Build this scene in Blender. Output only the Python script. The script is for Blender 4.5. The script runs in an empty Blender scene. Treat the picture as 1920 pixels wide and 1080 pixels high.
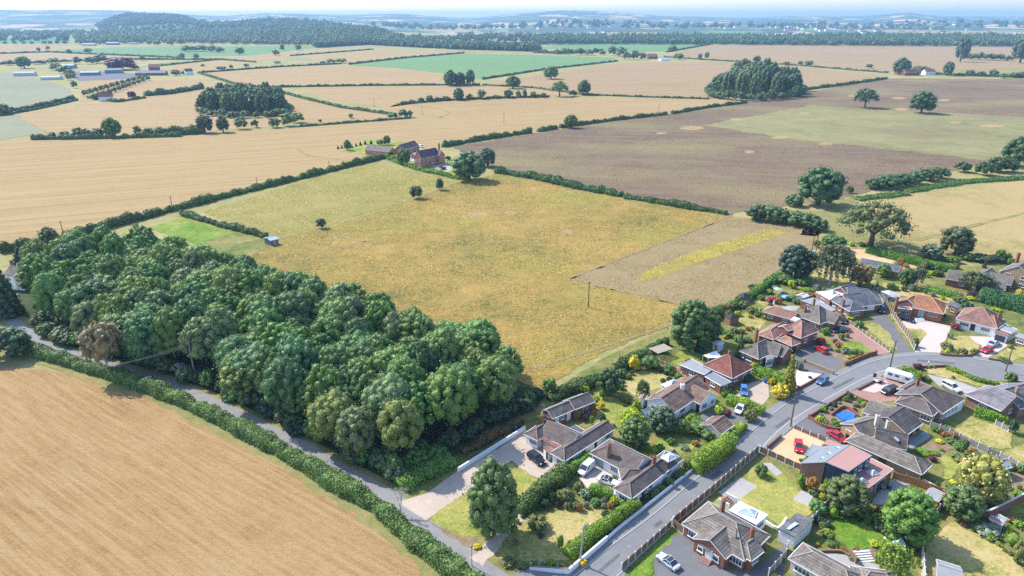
import bpy, math, random
import numpy as np
from mathutils import Vector
R = math.radians
rng = np.random.default_rng(7); random.seed(7)
scn = bpy.context.scene
COL = scn.collection
# ---------------------------------------------------------------- camera
CH, PITCH, FPX = 85.0, R(21.72), 1280.0
cam = bpy.data.cameras.new("camera"); cam.sensor_width = 36; cam.lens = 36*FPX/1920
cam.clip_start = 1; cam.clip_end = 60000
camo = bpy.data.objects.new("camera", cam); COL.objects.link(camo)
camo.location = (0, 0, CH); camo.rotation_euler = (R(90)-PITCH, 0, 0); scn.camera = camo
# ---------------------------------------------------------------- sky, sun, exposure
SUN_AZ = Vector((-.82, .57)); SUN_EL = R(45)
w = bpy.data.worlds.new("World"); scn.world = w; w.use_nodes = True
nt = w.node_tree; bg = nt.nodes["Background"]
sky = nt.nodes.new("ShaderNodeTexSky"); sky.sky_type = 'NISHITA'; sky.sun_disc = False
sky.sun_elevation = SUN_EL; sky.sun_rotation = math.atan2(SUN_AZ.x, SUN_AZ.y)
sky.air_density = 1.0; sky.dust_density = 1.0; sky.ozone_density = 4.0
nt.links.new(sky.outputs[0], bg.inputs[0]); bg.inputs[1].default_value = .15
sl = bpy.data.lights.new("sun", 'SUN'); sl.energy = 3.15; sl.angle = R(.5); sl.color = (1, .95, .87)
so = bpy.data.objects.new("sun", sl); COL.objects.link(so)
so.rotation_euler = Vector((-SUN_AZ.x*math.cos(SUN_EL), -SUN_AZ.y*math.cos(SUN_EL), -math.sin(SUN_EL))).to_track_quat('-Z', 'Y').to_euler()
so.location = (-60, 60, 300)
scn.view_settings.view_transform = 'Standard'; scn.view_settings.look = 'None'
scn.view_settings.exposure = 1.07; scn.view_settings.gamma = 1
scn.render.engine = 'CYCLES'
scn.cycles.max_bounces = 5; scn.cycles.diffuse_bounces = 2; scn.cycles.glossy_bounces = 2
scn.cycles.transmission_bounces = 3; scn.cycles.volume_bounces = 0; scn.cycles.transparent_max_bounces = 4
scn.cycles.use_denoising = False; scn.cycles.sample_clamp_indirect = 4
# ---------------------------------------------------------------- pixel of the photograph -> point of the place
SP, CP = math.sin(PITCH), math.cos(PITCH)
def P(px, py, z=0.0):
    x = (px-960)/FPX; y = (540-py)/FPX
    d = Vector((x, y*SP+CP, y*CP-SP))
    t = (z-CH)/d.z
    return Vector((d.x*t, d.y*t, z))
def mpp(px, py):
    p = P(px, py); return (p.y*CP+CH*SP)/FPX
def vmpp(px, py):                       # metres of height per pixel
    return mpp(px, py)/math.cos(PITCH-math.atan((py-540)/FPX)*0)
def zm(x0, y0, s=6.0):
    return lambda x, y: (x0+x/s, y0+y/s)
# ---------------------------------------------------------------- properties
LANDMARKS = []; AUTOLAB = []
def tag(o, label=None, cat=None, group=None, kind=None):
    if label: o["label"] = label
    if cat: o["category"] = cat
    if group: o["group"] = group
    if kind: o["kind"] = kind
    return o
def lm(phrase, p): LANDMARKS.append((phrase, Vector((p[0], p[1]))))
def autolab(o, words, cat, group, rel='beside'):
    o["category"] = cat; o["group"] = group; AUTOLAB.append((o, words, rel))
def link(name, me, parent=None, color=None, loc=None, rot=0, scale=None):
    o = bpy.data.objects.new(name, me); COL.objects.link(o)
    if parent: o.parent = parent
    if color is not None: o.color = (*color, 1)
    if loc is not None: o.location = loc
    if rot: o.rotation_euler = (0, 0, rot)
    if scale is not None: o.scale = scale
    return o
def empty(name, loc=(0, 0, 0), rot=0):
    o = bpy.data.objects.new(name, None); COL.objects.link(o); o.location = loc; o.rotation_euler = (0, 0, rot)
    o.empty_display_size = .3
    return o
# ---------------------------------------------------------------- meshes
def mesh(name, V, F, mats=(), mi=None, uv=None, smooth=False):
    V = np.asarray(V, dtype=np.float32)
    me = bpy.data.meshes.new(name)
    if isinstance(F, np.ndarray):
        n, k = F.shape
        me.vertices.add(len(V)); me.vertices.foreach_set("co", V.ravel())
        me.loops.add(n*k); me.loops.foreach_set("vertex_index", F.astype(np.int32).ravel())
        me.polygons.add(n); me.polygons.foreach_set("loop_start", np.arange(0, n*k, k, dtype=np.int32))
        me.polygons.foreach_set("loop_total", np.full(n, k, dtype=np.int32))
    else:
        me.from_pydata([tuple(map(float, v)) for v in V], [], [tuple(int(i) for i in f) for f in F])
    for m in mats: me.materials.append(m)
    if mi is not None: me.polygons.foreach_set("material_index", np.asarray(mi, dtype=np.int32))
    if uv is not None:
        l = me.uv_layers.new(name="uv"); l.data.foreach_set("uv", np.asarray(uv, dtype=np.float32).ravel())
    if smooth: me.polygons.foreach_set("use_smooth", np.ones(len(me.polygons), dtype=bool))
    me.update(); me.validate()
    return me
class MB:                               # collects shapes for ONE mesh
    def __init__(s): s.v = []; s.f = []; s.m = []
    def add(s, V, F, m=0):
        b = len(s.v); s.v += [tuple(v) for v in V]; s.f += [tuple(i+b for i in f) for f in F]; s.m += [m]*len(F)
    def box(s, c, size, rot=0, m=0, top=1.0):
        sx, sy, sz = size[0]/2, size[1]/2, size[2]/2; ca, sa = math.cos(rot), math.sin(rot); V = []
        for z, k in ((-sz, 1), (sz, top)):
            for x, y in ((-sx, -sy), (sx, -sy), (sx, sy), (-sx, sy)):
                x *= k; y *= k; V.append((c[0]+x*ca-y*sa, c[1]+x*sa+y*ca, c[2]+z))
        s.add(V, [(0, 3, 2, 1), (4, 5, 6, 7), (0, 1, 5, 4), (1, 2, 6, 5), (2, 3, 7, 6), (3, 0, 4, 7)], m)
    def prism(s, poly, z0, z1, m=0):
        n = len(poly); V = [(p[0], p[1], z0) for p in poly]+[(p[0], p[1], z1) for p in poly]
        a = sum(poly[i][0]*poly[(i+1) % n][1]-poly[(i+1) % n][0]*poly[i][1] for i in range(n))
        F = [tuple(range(n-1, -1, -1)), tuple(range(n, 2*n))]+[(i, (i+1) % n, n+(i+1) % n, n+i) for i in range(n)]
        if a < 0: F = [f[::-1] for f in F]
        s.add(V, F, m)
    def tube(s, pts, rad, n=7, m=0, cap=True):
        pts = [Vector(p) for p in pts]; V = []; F = []
        for i, p in enumerate(pts):
            d = (pts[min(i+1, len(pts)-1)]-pts[max(i-1, 0)]).normalized()
            a = d.cross(Vector((0, 0, 1)) if abs(d.z) < .9 else Vector((1, 0, 0))).normalized(); b = d.cross(a)
            r = rad[i] if hasattr(rad, '__len__') else rad
            for k in range(n):
                t = 2*math.pi*k/n; V.append(p+(a*math.cos(t)+b*math.sin(t))*r)
        for i in range(len(pts)-1):
            for k in range(n): F.append((i*n+k, i*n+(k+1) % n, (i+1)*n+(k+1) % n, (i+1)*n+k))
        if cap: F += [tuple(range(n-1, -1, -1)), tuple(range((len(pts)-1)*n, len(pts)*n))]
        s.add(V, F, m)
    def mesh(s, name, mats, smooth=False): return mesh(name, s.v, s.f, mats, s.m, smooth=smooth)
# ---------------------------------------------------------------- materials
MATS = {}
def newmat(name):
    m = bpy.data.materials.new(name); m.use_nodes = True
    n = m.node_tree; b = n.nodes["Principled BSDF"]; return m, n, b
def N(nt, t, **kw):
    n = nt.nodes.new(t)
    for k, v in kw.items():
        if k in ('ins',):
            for i, x in v.items(): n.inputs[i].default_value = x
        else: setattr(n, k, v)
    return n
def L(nt, a, b): nt.links.new(a, b)
def coords(nt, rot=0.0, sc=(1, 1, 1), src='Object'):
    tc = N(nt, "ShaderNodeTexCoord"); mp = N(nt, "ShaderNodeMapping"); mr = N(nt, "ShaderNodeMapping")
    mr.inputs['Rotation'].default_value = (0, 0, rot); mp.inputs['Scale'].default_value = sc
    L(nt, tc.outputs[src], mr.inputs[0]); L(nt, mr.outputs[0], mp.inputs[0]); return mp.outputs[0]
def noise(nt, vec, scale, detail=4, rough=.6):
    n = N(nt, "ShaderNodeTexNoise"); n.inputs['Scale'].default_value = scale; n.inputs['Detail'].default_value = detail
    n.inputs['Roughness'].default_value = rough; L(nt, vec, n.inputs['Vector']); return n.outputs['Fac']
def ramp(nt, fac, stops):
    r = N(nt, "ShaderNodeValToRGB"); e = r.color_ramp.elements
    while len(e) < len(stops): e.new(.5)
    for i, (p, c) in enumerate(stops):
        e[i].position = p; e[i].color = (*c, 1) if len(c) == 3 else c
    L(nt, fac, r.inputs[0]); return r.outputs[0]
def mix(nt, fac, a, b, mode='MIX'):
    m = N(nt, "ShaderNodeMix", data_type='RGBA', blend_type=mode)
    for s, i in ((fac, 0), (a, 6), (b, 7)):
        if hasattr(s, 'is_linked') or hasattr(s, 'links'): L(nt, s, m.inputs[i])
        elif isinstance(s, (int, float)): m.inputs[i].default_value = s
        else: m.inputs[i].default_value = (*s, 1)
    return m.outputs[2]
def bump(nt, b, h, strength=.4, dist=.1):
    n = N(nt, "ShaderNodeBump"); n.inputs['Strength'].default_value = strength; n.inputs['Distance'].default_value = dist
    L(nt, h, n.inputs['Height']); L(nt, n.outputs[0], b.inputs['Normal'])
def flat(name, col, rough=.8, metal=0, spec=.3, var=.12, sc=3.0):
    if name in MATS: return MATS[name]
    m, n, b = newmat(name); v = coords(n)
    c = mix(n, noise(n, v, sc), [x*(1-var) for x in col], [min(1, x*(1+var)) for x in col]); L(n, c, b.inputs['Base Color'])
    b.inputs['Roughness'].default_value = rough; b.inputs['Metallic'].default_value = metal; b.inputs['Specular IOR Level'].default_value = spec
    MATS[name] = m; return m
def land(name, cols, s1=.02, s2=.2, s3=1.5, rows=None, rowcol=None, rowrot=0, tram=None, tramcol=None, specks=None, speckcol=None, b_=.5, bd=.25, rows2=None, patch=None, k_=1.0, lo_=.36, tint=(1, 1, 1)):
    """a field: three scales of mottling, optional straw rows, tramlines and specks, all in world metres"""
    if name in MATS: return MATS[name]
    m, n, b = newmat(name); v = coords(n)
    dim = lambda c: tuple(x*k_*t for x, t in zip(c, tint)) if c else c
    cols = [dim(c) for c in cols]; rowcol = dim(rowcol); tramcol = dim(tramcol); speckcol = dim(speckcol)
    k = len(cols)-1
    f = mix(n, .45, N_rgb(n, noise(n, v, s1, 5, .65)), N_rgb(n, noise(n, v, s2, 5, .7)))
    f = mix(n, .35, f, N_rgb(n, noise(n, v, s3, 4, .7)))
    c = ramp(n, f, [(lo_+(1-2*lo_)*i/max(1, k), cols[i]) for i in range(k+1)])
    if rows:
        vr = coords(n, rowrot, (rows[0], rows[1], 1)); r = noise(n, vr, 1.0, 5, .7)
        c = mix(n, ramp(n, r, [(.42, (0, 0, 0)), (.6, (1, 1, 1))]), c, rowcol)
    if rows and rows2:
        r2 = noise(n, coords(n, rowrot+rows2[2], (rows2[0], rows2[1], 1)), 1.0, 4, .75)
        c = mix(n, ramp(n, r2, [(.36, (.5, .5, .5)), (.50, (0, 0, 0))]), c, dim(rows2[3]))
    if tram:
        vt = coords(n, rowrot, (1, 1, 1)); wv = N(n, "ShaderNodeTexWave", wave_type='BANDS', bands_direction='Y')
        wv.inputs['Scale'].default_value = .314/tram; wv.inputs['Distortion'].default_value = .5; wv.inputs['Detail'].default_value = 1; wv.inputs['Detail Scale'].default_value = .02
        L(n, vt, wv.inputs[0]); c = mix(n, ramp(n, wv.outputs['Fac'], [(.985, (0, 0, 0)), (.996, (.42, .42, .42))]), c, tramcol)
    if patch:
        pn = noise(n, coords(n, patch[3] if len(patch) > 3 else 0, (1, patch[4] if len(patch) > 4 else 1, 1)), patch[0], 3, .5)
        pw_ = patch[5] if len(patch) > 5 else .05
        c = mix(n, ramp(n, pn, [(patch[1], (0, 0, 0)), (patch[1]+pw_, (1, 1, 1))]), c, dim(patch[2]))
    if specks:
        vo = N(n, "ShaderNodeTexVoronoi"); vo.inputs['Scale'].default_value = specks[0]; L(n, v, vo.inputs['Vector'])
        msk = mix(n, 1.0, ramp(n, vo.outputs['Distance'], [(specks[1], (1, 1, 1)), (specks[1]+.06, (0, 0, 0))]),
                  ramp(n, noise(n, v, .025, 3), [(.5, (0, 0, 0)), (.6, (1, 1, 1))]), 'MULTIPLY')
        c = mix(n, msk, c, speckcol)
    L(n, c, b.inputs['Base Color']); b.inputs['Roughness'].default_value = .95; b.inputs['Specular IOR Level'].default_value = .1
    h = mix(n, .5, N_rgb(n, noise(n, v, s3, 4, .75)), N_rgb(n, noise(n, v, s3*3, 3, .7)))
    bump(n, b, h, b_, bd)
    MATS[name] = m; return m
def N_rgb(n, o): return o
# foliage takes its colour from the object, so one shared mesh can be many plants
def foliage_mat(name, trans=.22, flower=None):
    m, n, b = newmat(name); v = coords(n)
    oi = N(n, "ShaderNodeObjectInfo")
    f = noise(n, v, .6, 3, .6); f2 = noise(n, v, 2.6, 2, .6)
    k = ramp(n, mix(n, .45, f, f2), [(.36, (.80, .90, .80)), (.5, (1.65, 1.62, 1.45)), (.64, (2.8, 2.5, 1.95))])
    c = mix(n, 1.0, oi.outputs['Color'], k, 'MULTIPLY')
    hsv = N(n, "ShaderNodeHueSaturation"); hsv.inputs['Saturation'].default_value = 1
    mr = N(n, "ShaderNodeMapRange"); mr.inputs[3].default_value = .485; mr.inputs[4].default_value = .515
    L(n, oi.outputs['Random'], mr.inputs[0]); L(n, mr.outputs[0], hsv.inputs['Hue'])
    mr2 = N(n, "ShaderNodeMapRange"); mr2.inputs[3].default_value = .85; mr2.inputs[4].default_value = 1.15
    L(n, oi.outputs['Random'], mr2.inputs[0]); L(n, mr2.outputs[0], hsv.inputs['Value'])
    L(n, c, hsv.inputs['Color']); c = hsv.outputs[0]
    L(n, c, b.inputs['Base Color']); b.inputs['Roughness'].default_value = .55; b.inputs['Specular IOR Level'].default_value = .35
    tr = N(n, "ShaderNodeBsdfTranslucent"); L(n, c, tr.inputs[0])
    ms = N(n, "ShaderNodeMixShader"); ms.inputs[0].default_value = trans
    L(n, b.outputs[0], ms.inputs[1]); L(n, tr.outputs[0], ms.inputs[2])
    L(n, ms.outputs[0], n.nodes["Material Output"].inputs[0]); return m
FOL = foliage_mat("foliage")
BARK = flat("bark", (.11, .085, .06), var=.4, sc=2)
PALEBARK = flat("pale_bark", (.42, .40, .36), var=.4, sc=3)
BLOOM = {'white': flat("white_blossom", (.78, .78, .72)), 'pink': flat("pink_blossom", (.62, .13, .36)), 'yellow': flat("yellow_blossom", (.75, .55, .04)), 'lilac': flat("lilac_blossom", (.5, .22, .5)), 'cream': flat("cream_blossom", (.62, .55, .22))}
# ---------------------------------------------------------------- foliage shapes (numpy)
def leafquads(C, Nn, size, rg, stretch=1.5):
    n = len(C); Nn = Nn/np.linalg.norm(Nn, axis=1, keepdims=True)
    r = rg.normal(size=(n, 3)); a = np.cross(Nn, r); a /= np.linalg.norm(a, axis=1, keepdims=True); b = np.cross(Nn, a)
    s = size*(.6+.8*rg.random((n, 1))); a = a*s*.5*stretch; b = b*s*.5
    bend = Nn*s*.18
    V = np.stack([C-a, C+b*.9+bend, C+a, C-b*.9+bend], 1).reshape(-1, 3)
    return V, np.arange(4*n).reshape(n, 4)
_ico = None
def ico():
    global _ico
    if _ico is None:
        import bmesh
        bm = bmesh.new(); bmesh.ops.create_icosphere(bm, subdivisions=2, radius=1)
        bm.verts.ensure_lookup_table()
        _ico = (np.array([v.co[:] for v in bm.verts]), np.array([[v.index for v in f.verts] for f in bm.faces])); bm.free()
    return _ico
def lump(c, rad, rg, amp=.18):
    V, F = ico(); d = 1+amp*np.sin(V@rg.normal(size=3)*3+rg.random()*6)+amp*.6*np.sin(V@rg.normal(size=3)*5+rg.random()*6)
    return V*d[:, None]*np.asarray(rad)+np.asarray(c), np.c_[F, F[:, 2:3]]*1
def join(parts):
    V = []; F = []; b = 0
    for v, f in parts: V.append(v); F.append(f+b); b += len(v)
    return np.concatenate(V), np.concatenate(F)
def quadtri(F):                          # repeated last index -> degenerate quads, avoid by splitting
    return F
def crown_arrays(seed, clumps, leaf, per, core=.72, up=.35, hemi=-.25, jitter=.16, stretch=1.5):
    """clumps: list of (centre, radii). leaves over every clump, outward; dark gaps come from real depth"""
    rg = np.random.default_rng(seed); parts = []; cores = []
    ctr = np.mean([c for c, r in clumps], axis=0)
    for c, r in clumps:
        c = np.asarray(c, float); r = np.asarray(r, float); area = (r[0]*r[1]*r[2])**(2/3)
        n = max(8, int(per*area/(leaf*leaf)))
        d = rg.normal(size=(n*2, 3)); d /= np.linalg.norm(d, axis=1, keepdims=True)
        out = c-ctr; on = np.linalg.norm(out); out = out/on if on > .1 else np.array([0, 0, 1.])
        keep = (d@(out*.7+np.array([0, 0, .5]))) > hemi; d = d[keep][:n]
        rad = 1-jitter*rg.random((len(d), 1))**2+.10*np.sin(d@rg.normal(size=3)*5)[:, None]
        stray = rg.random((len(d), 1)) < .22; rad = rad+np.where(stray, rg.random((len(d), 1))*.34, 0)
        C = c+d*r*rad
        Nn = d+np.array([0, 0, up])+rg.normal(size=d.shape)*.75
        parts.append(leafquads(C, Nn, leaf, rg, stretch))
        if core: cores.append(lump(c, r*core, rg))
    V, F = join(parts)
    T = None
    if cores:
        cv, cf = join(cores); T = (cv, cf[:, :3])
    return V, F, T
def fol_mesh(name, arr, extra=None):
    V, F, T = arr
    me = bpy.data.meshes.new(name)
    faces = [F]; verts = [V]; b = len(V)
    n4 = len(F); tri = np.zeros((0, 3), int)
    if T is not None: tri = T[1]+b; verts.append(T[0]); b += len(T[0])
    n3 = len(tri)
    ev = []; 
    V = np.concatenate(verts).astype(np.float32)
    me.vertices.add(len(V)); me.vertices.foreach_set("co", V.ravel())
    idx = np.concatenate([F.ravel(), tri.ravel()]).astype(np.int32)
    me.loops.add(len(idx)); me.loops.foreach_set("vertex_index", idx)
    me.polygons.add(n4+n3)
    ls = np.concatenate([np.arange(n4)*4, n4*4+np.arange(n3)*3]).astype(np.int32); lt = np.concatenate([np.full(n4, 4), np.full(n3, 3)]).astype(np.int32)
    me.polygons.foreach_set("loop_start", ls); me.polygons.foreach_set("loop_total", lt)
    me.materials.append(FOL)
    if extra is not None:                # share of the leaves that are blossom
        mat, share, seed = extra; me.materials.append(mat)
        mi = np.zeros(n4+n3, np.int32); rg = np.random.default_rng(seed)
        cl = np.sin(V[F[:, 0]]@np.array([3.1, 2.3, 2.7]))+np.sin(V[F[:, 0]]@np.array([-2.2, 4.1, 1.3])); q = np.quantile(cl, 1-share)
        mi[:n4] = (cl > q) & (rg.random(n4) < .85); me.polygons.foreach_set("material_index", mi)
    me.update(); me.validate(); return me
def clumps_dome(seed, r, z0, z1, n, cr=.36, power=1.0, flat_=1.0, inner=.62):
    rg = np.random.default_rng(seed); out = []; zc = (z0+z1)/2; hz = (z1-z0)/2
    out.append(((0, 0, zc), (r*inner, r*inner, hz*inner)))
    g = math.pi*(3-5**.5)
    for i in range(n):
        zz = 1-1.75*(i+.5)/n; rr = math.sqrt(max(0, 1-zz*zz)); a = g*i+rg.random()*.7
        k = .66+.12*rg.random()
        c = (r*k*rr*math.cos(a), r*k*rr*math.sin(a), zc+hz*k*(zz if zz > 0 else zz*.9)*flat_)
        q = r*cr*(.75+.5*rg.random()); out.append((c, (q, q, q*.85)))
    return out
# ---------------------------------------------------------------- plant prototypes: name -> dict(crown mesh, trunk mesh, nominal r, h)
PROTO = {}
def trunk_mesh(name, h, r0, limbs, seed, mat=None, spread=.5, top=.75):
    rg = random.Random(seed); mb = MB()
    pts = [(0, 0, -.2), (0, 0, 0), (rg.uniform(-.1, .1), rg.uniform(-.1, .1), h*.35), (rg.uniform(-.3, .3), rg.uniform(-.3, .3), h*top)]
    mb.tube(pts, [r0*1.5, r0*1.25, r0*.85, r0*.25], 8)
    for i in range(limbs):
        a = 2*math.pi*i/limbs+rg.random(); z = h*(.22+.3*rg.random()); l = h*spread*(.6+.5*rg.random())
        mb.tube([(0, 0, z), (math.cos(a)*l*.5, math.sin(a)*l*.5, z+l*.45), (math.cos(a)*l, math.sin(a)*l, z+l*.75)], [r0*.55, r0*.35, r0*.1], 6)
    return mb.mesh(name, [mat or BARK], True)
def proto(key, crown, trunk, r, h): PROTO[key] = dict(crown=crown, trunk=trunk, r=r, h=h)
for i in range(5):
    cl = clumps_dome(20+i, 6.6, 1.6+.5*(i % 2), 15.2, 58+5*i, .20+.05*(i % 3))
    proto('broad%d' % i, fol_mesh('broadleaf_crown', crown_arrays(40+i, cl, .34, 2.0, jitter=.5, hemi=-.35)), trunk_mesh('trunk', 15, .32, 5, i, None, .38), 6.8, 15.5)
for i in range(3):
    cl = clumps_dome(70+i, 5.2, -.9, 11, 40+4*i, .27)
    proto('round%d' % i, fol_mesh('round_crown', crown_arrays(80+i, cl, .36, 2.0, jitter=.45, hemi=-.35)), trunk_mesh('trunk', 11, .4, 5, 10+i, None, .3), 5.6, 11)
for i in range(2):
    cl = clumps_dome(270+i, 5.4, -2.2, 14, 64, .24)
    proto('full%d' % i, fol_mesh('leafy_crown', crown_arrays(280+i, cl, .38, 2.1, jitter=.45, hemi=-.35)), trunk_mesh('trunk', 12, .3, 4, 30+i, None, .3), 5.6, 14.3)
def oak_clumps(seed):
    rg = np.random.default_rng(seed); out = []
    for i in range(66):
        a = i*2.399+rg.random()*.5; q = math.sqrt((i+.5)/66); rr = 9.6*q
        z = 4.0+8.6*math.sqrt(max(0, 1-q*q*.96))*(.45+.55*rg.random())
        s = 1.5+1.0*rg.random(); out.append(((rr*math.cos(a), rr*math.sin(a), z), (s*1.25, s*1.25, s*.7)))
    return out
proto('oak', fol_mesh('oak_crown', crown_arrays(5, oak_clumps(5), .42, 1.5, core=.5, hemi=-.6)), trunk_mesh('trunk', 14, .75, 9, 77, spread=.68, top=.7), 11, 13.5)
def conifer(seed, r, h, tiers, lf, per, z0=.3, tops=1):
    rg = np.random.default_rng(seed); cl = []
    for t in range(tops):
        ox, oy = (0, 0) if t == 0 else (r*.5*math.cos(t*2.1), r*.5*math.sin(t*2.1)); hh = h*(1 if t == 0 else .75+.18*rg.random()); rr0 = r*(1 if tops == 1 else .74)
        for i in range(tiers):
            k = i/(tiers-1); z = z0+(hh-z0)*k*.95; rr = rr0*(1-k)**(.8 if tops == 1 else .5); n = max(2 if tops > 1 else 1, int(3+5*(1-k)))
            for j in range(n):
                a = j*2*math.pi/n+i*1.1+rg.random()*.5; q = max(.28*rr0*.5, rr*.42)
                cl.append(((ox+rr*.66*math.cos(a), oy+rr*.66*math.sin(a), z+q*.4), (q, q, max(q*.75, h/tiers*.62))))
    return crown_arrays(seed, cl, lf, per, core=.7, up=.1, stretch=1.9)
proto('leylandii', fol_mesh('leylandii_crown', conifer(3, 5, 14, 9, .42, 1.5, .2, 5)), trunk_mesh('trunk', 14, .4, 0, 3), 5, 14)
proto('spruce', fol_mesh('spruce_crown', conifer(4, 2.6, 9, 10, .3, 1.6, .5)), trunk_mesh('trunk', 9, .18, 0, 4), 2.6, 9)
proto('cypress', fol_mesh('cypress_crown', conifer(6, 1.3, 5.5, 9, .2, 1.8, .1)), trunk_mesh('trunk', 5, .12, 0, 5), 1.1, 5.5)
def birch():
    rg = np.random.default_rng(9); cl = []; strands = []
    for i in range(34):
        a = i*2.4; q = math.sqrt((i+.5)/34); z = 5.5+7.5*math.sqrt(max(0, 1-q*q))*(.7+.3*rg.random())
        c = (4.0*q*math.cos(a), 4.0*q*math.sin(a), z); cl.append((c, (1.0, 1.0, .9)))
        for k in range(3):
            c2 = np.array(c)+np.array([rg.normal()*.7, rg.normal()*.7, 0]); ln = 1.5+rg.random()*min(4.5, z-2.0)*q; m = int(ln*16)
            C = c2+np.c_[rg.normal(size=m)*.22, rg.normal(size=m)*.22, -rg.random(m)*ln]; strands.append(leafquads(C, rg.normal(size=(m, 3))+np.array([0, 0, .2]), .32, rg, 1.8))
    V, F, T = crown_arrays(9, cl, .34, 1.6, core=.45); V, F = join([(V, F)]+strands); return V, F, T
proto('birch', fol_mesh('weeping_birch_crown', birch()), trunk_mesh('trunk', 14, .3, 5, 9, PALEBARK, .3), 4.6, 13.5)
for i in range(4):
    cl = clumps_dome(100+i, 1.35, .12, 2.0, 14+2*i, .4)
    proto('bush%d' % i, fol_mesh('bush_leaves', crown_arrays(110+i, cl, .2, 2.0)), None, 1.5, 2.05)
for nm, mt, sh in (('bushwhite', 'white', .45), ('bushpink', 'pink', .45), ('bushyellow', 'yellow', .35), ('bushlilac', 'lilac', .5)):
    proto(nm, fol_mesh('flowering_bush_leaves', crown_arrays(120, clumps_dome(121, 1.35, .12, 2.0, 16, .4), .2, 2.0), (BLOOM[mt], sh, 1)), None, 1.5, 2.05)
proto('golden', fol_mesh('golden_tree_crown', crown_arrays(131, clumps_dome(130, 5.0, .6, 8.6, 40, .3), .42, 2.0), (BLOOM['cream'], .6, 2)), trunk_mesh('trunk', 7, .3, 5, 12), 5.3, 8.8)
proto('ball', fol_mesh('clipped_bush_leaves', crown_arrays(140, [((0, 0, 1), (.95, .95, 1))], .13, 2.6, core=.86, jitter=.06)), None, 1, 2)
for i in range(3):
    cl = clumps_dome(150+i, 4.6, .2, 9, 9+2*i, .45)
    proto('far%d' % i, fol_mesh('distant_tree_crown', crown_arrays(160+i, cl, 1.0, 1.8)), None, 5, 9.3)
def bare():
    rg = random.Random(4); mb = MB()
    def grow(p, d, l, r, k):
        q = p+d*l; mb.tube([p, q], [r, r*.65], 5, cap=False)
        if k == 0: return
        for _ in range(3):
            e = (d+Vector((rg.uniform(-.7, .7), rg.uniform(-.7, .7), rg.uniform(-.1, .5)))).normalized(); grow(q, e, l*.72, r*.6, k-1)
    grow(Vector((0, 0, 0)), Vector((0, 0, 1)), 2.2, .16, 4); return mb.mesh('bare_branches', [PALEBARK])
BARE = bare()
G_WOOD = [(0.075, 0.140, 0.046), (0.089, 0.161, 0.046), (0.066, 0.125, 0.052), (0.113, 0.176, 0.053), (0.095, 0.172, 0.041), (0.116, 0.161, 0.071), (0.084, 0.148, 0.053), (0.135, 0.184, 0.053)]
C_DARK = (.036, .068, .038); C_MID = (.075, .135, .035); C_BRIGHT = (.105, .19, .022); C_LIME = (.24, .30, .02); C_GOLD = (.42, .36, .03); C_PURPLE = (.075, .022, .045)
C_RED = (.17, .035, .05); C_GREY = (.14, .18, .13); C_OLIVE = (.105, .12, .04); C_BLUE = (.06, .105, .10); C_RUST = (.22, .11, .035)
WORD = {C_DARK: 'dark green', C_MID: 'mid green', C_BRIGHT: 'bright green', C_LIME: 'lime green', C_GOLD: 'golden yellow', C_PURPLE: 'dark purple', C_RED: 'deep red', C_GREY: 'grey green', C_OLIVE: 'olive green', C_BLUE: 'blue green', C_RUST: 'rusty brown'}
def plant(key, p, h, r, color, name, rot=None, parts=None, z=0):
    q = PROTO[key]; s = (r/q['r'], r/q['r'], h/q['h']); rot = random.uniform(0, 6.28) if rot is None else rot
    loc = (p[0], p[1], z)
    if q['trunk'] is None or parts is False:
        return link(name, q['crown'], None, color, loc, rot, s)
    e = empty(name, loc, rot); e.scale = s
    link('trunk', q['trunk'], e); link('crown', q['crown'], e, color); return e
def sized(px, py, hpx, wpx):
    m = mpp(px, py); dep = PITCH+math.atan((py-540)/FPX)
    h = hpx*m/math.cos(dep) if dep < .9 else hpx*m; h = max(.5, (hpx-wpx*.5*math.sin(dep)*.55)*m/math.cos(dep))
    return P(px, py), h, wpx*m/2
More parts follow.
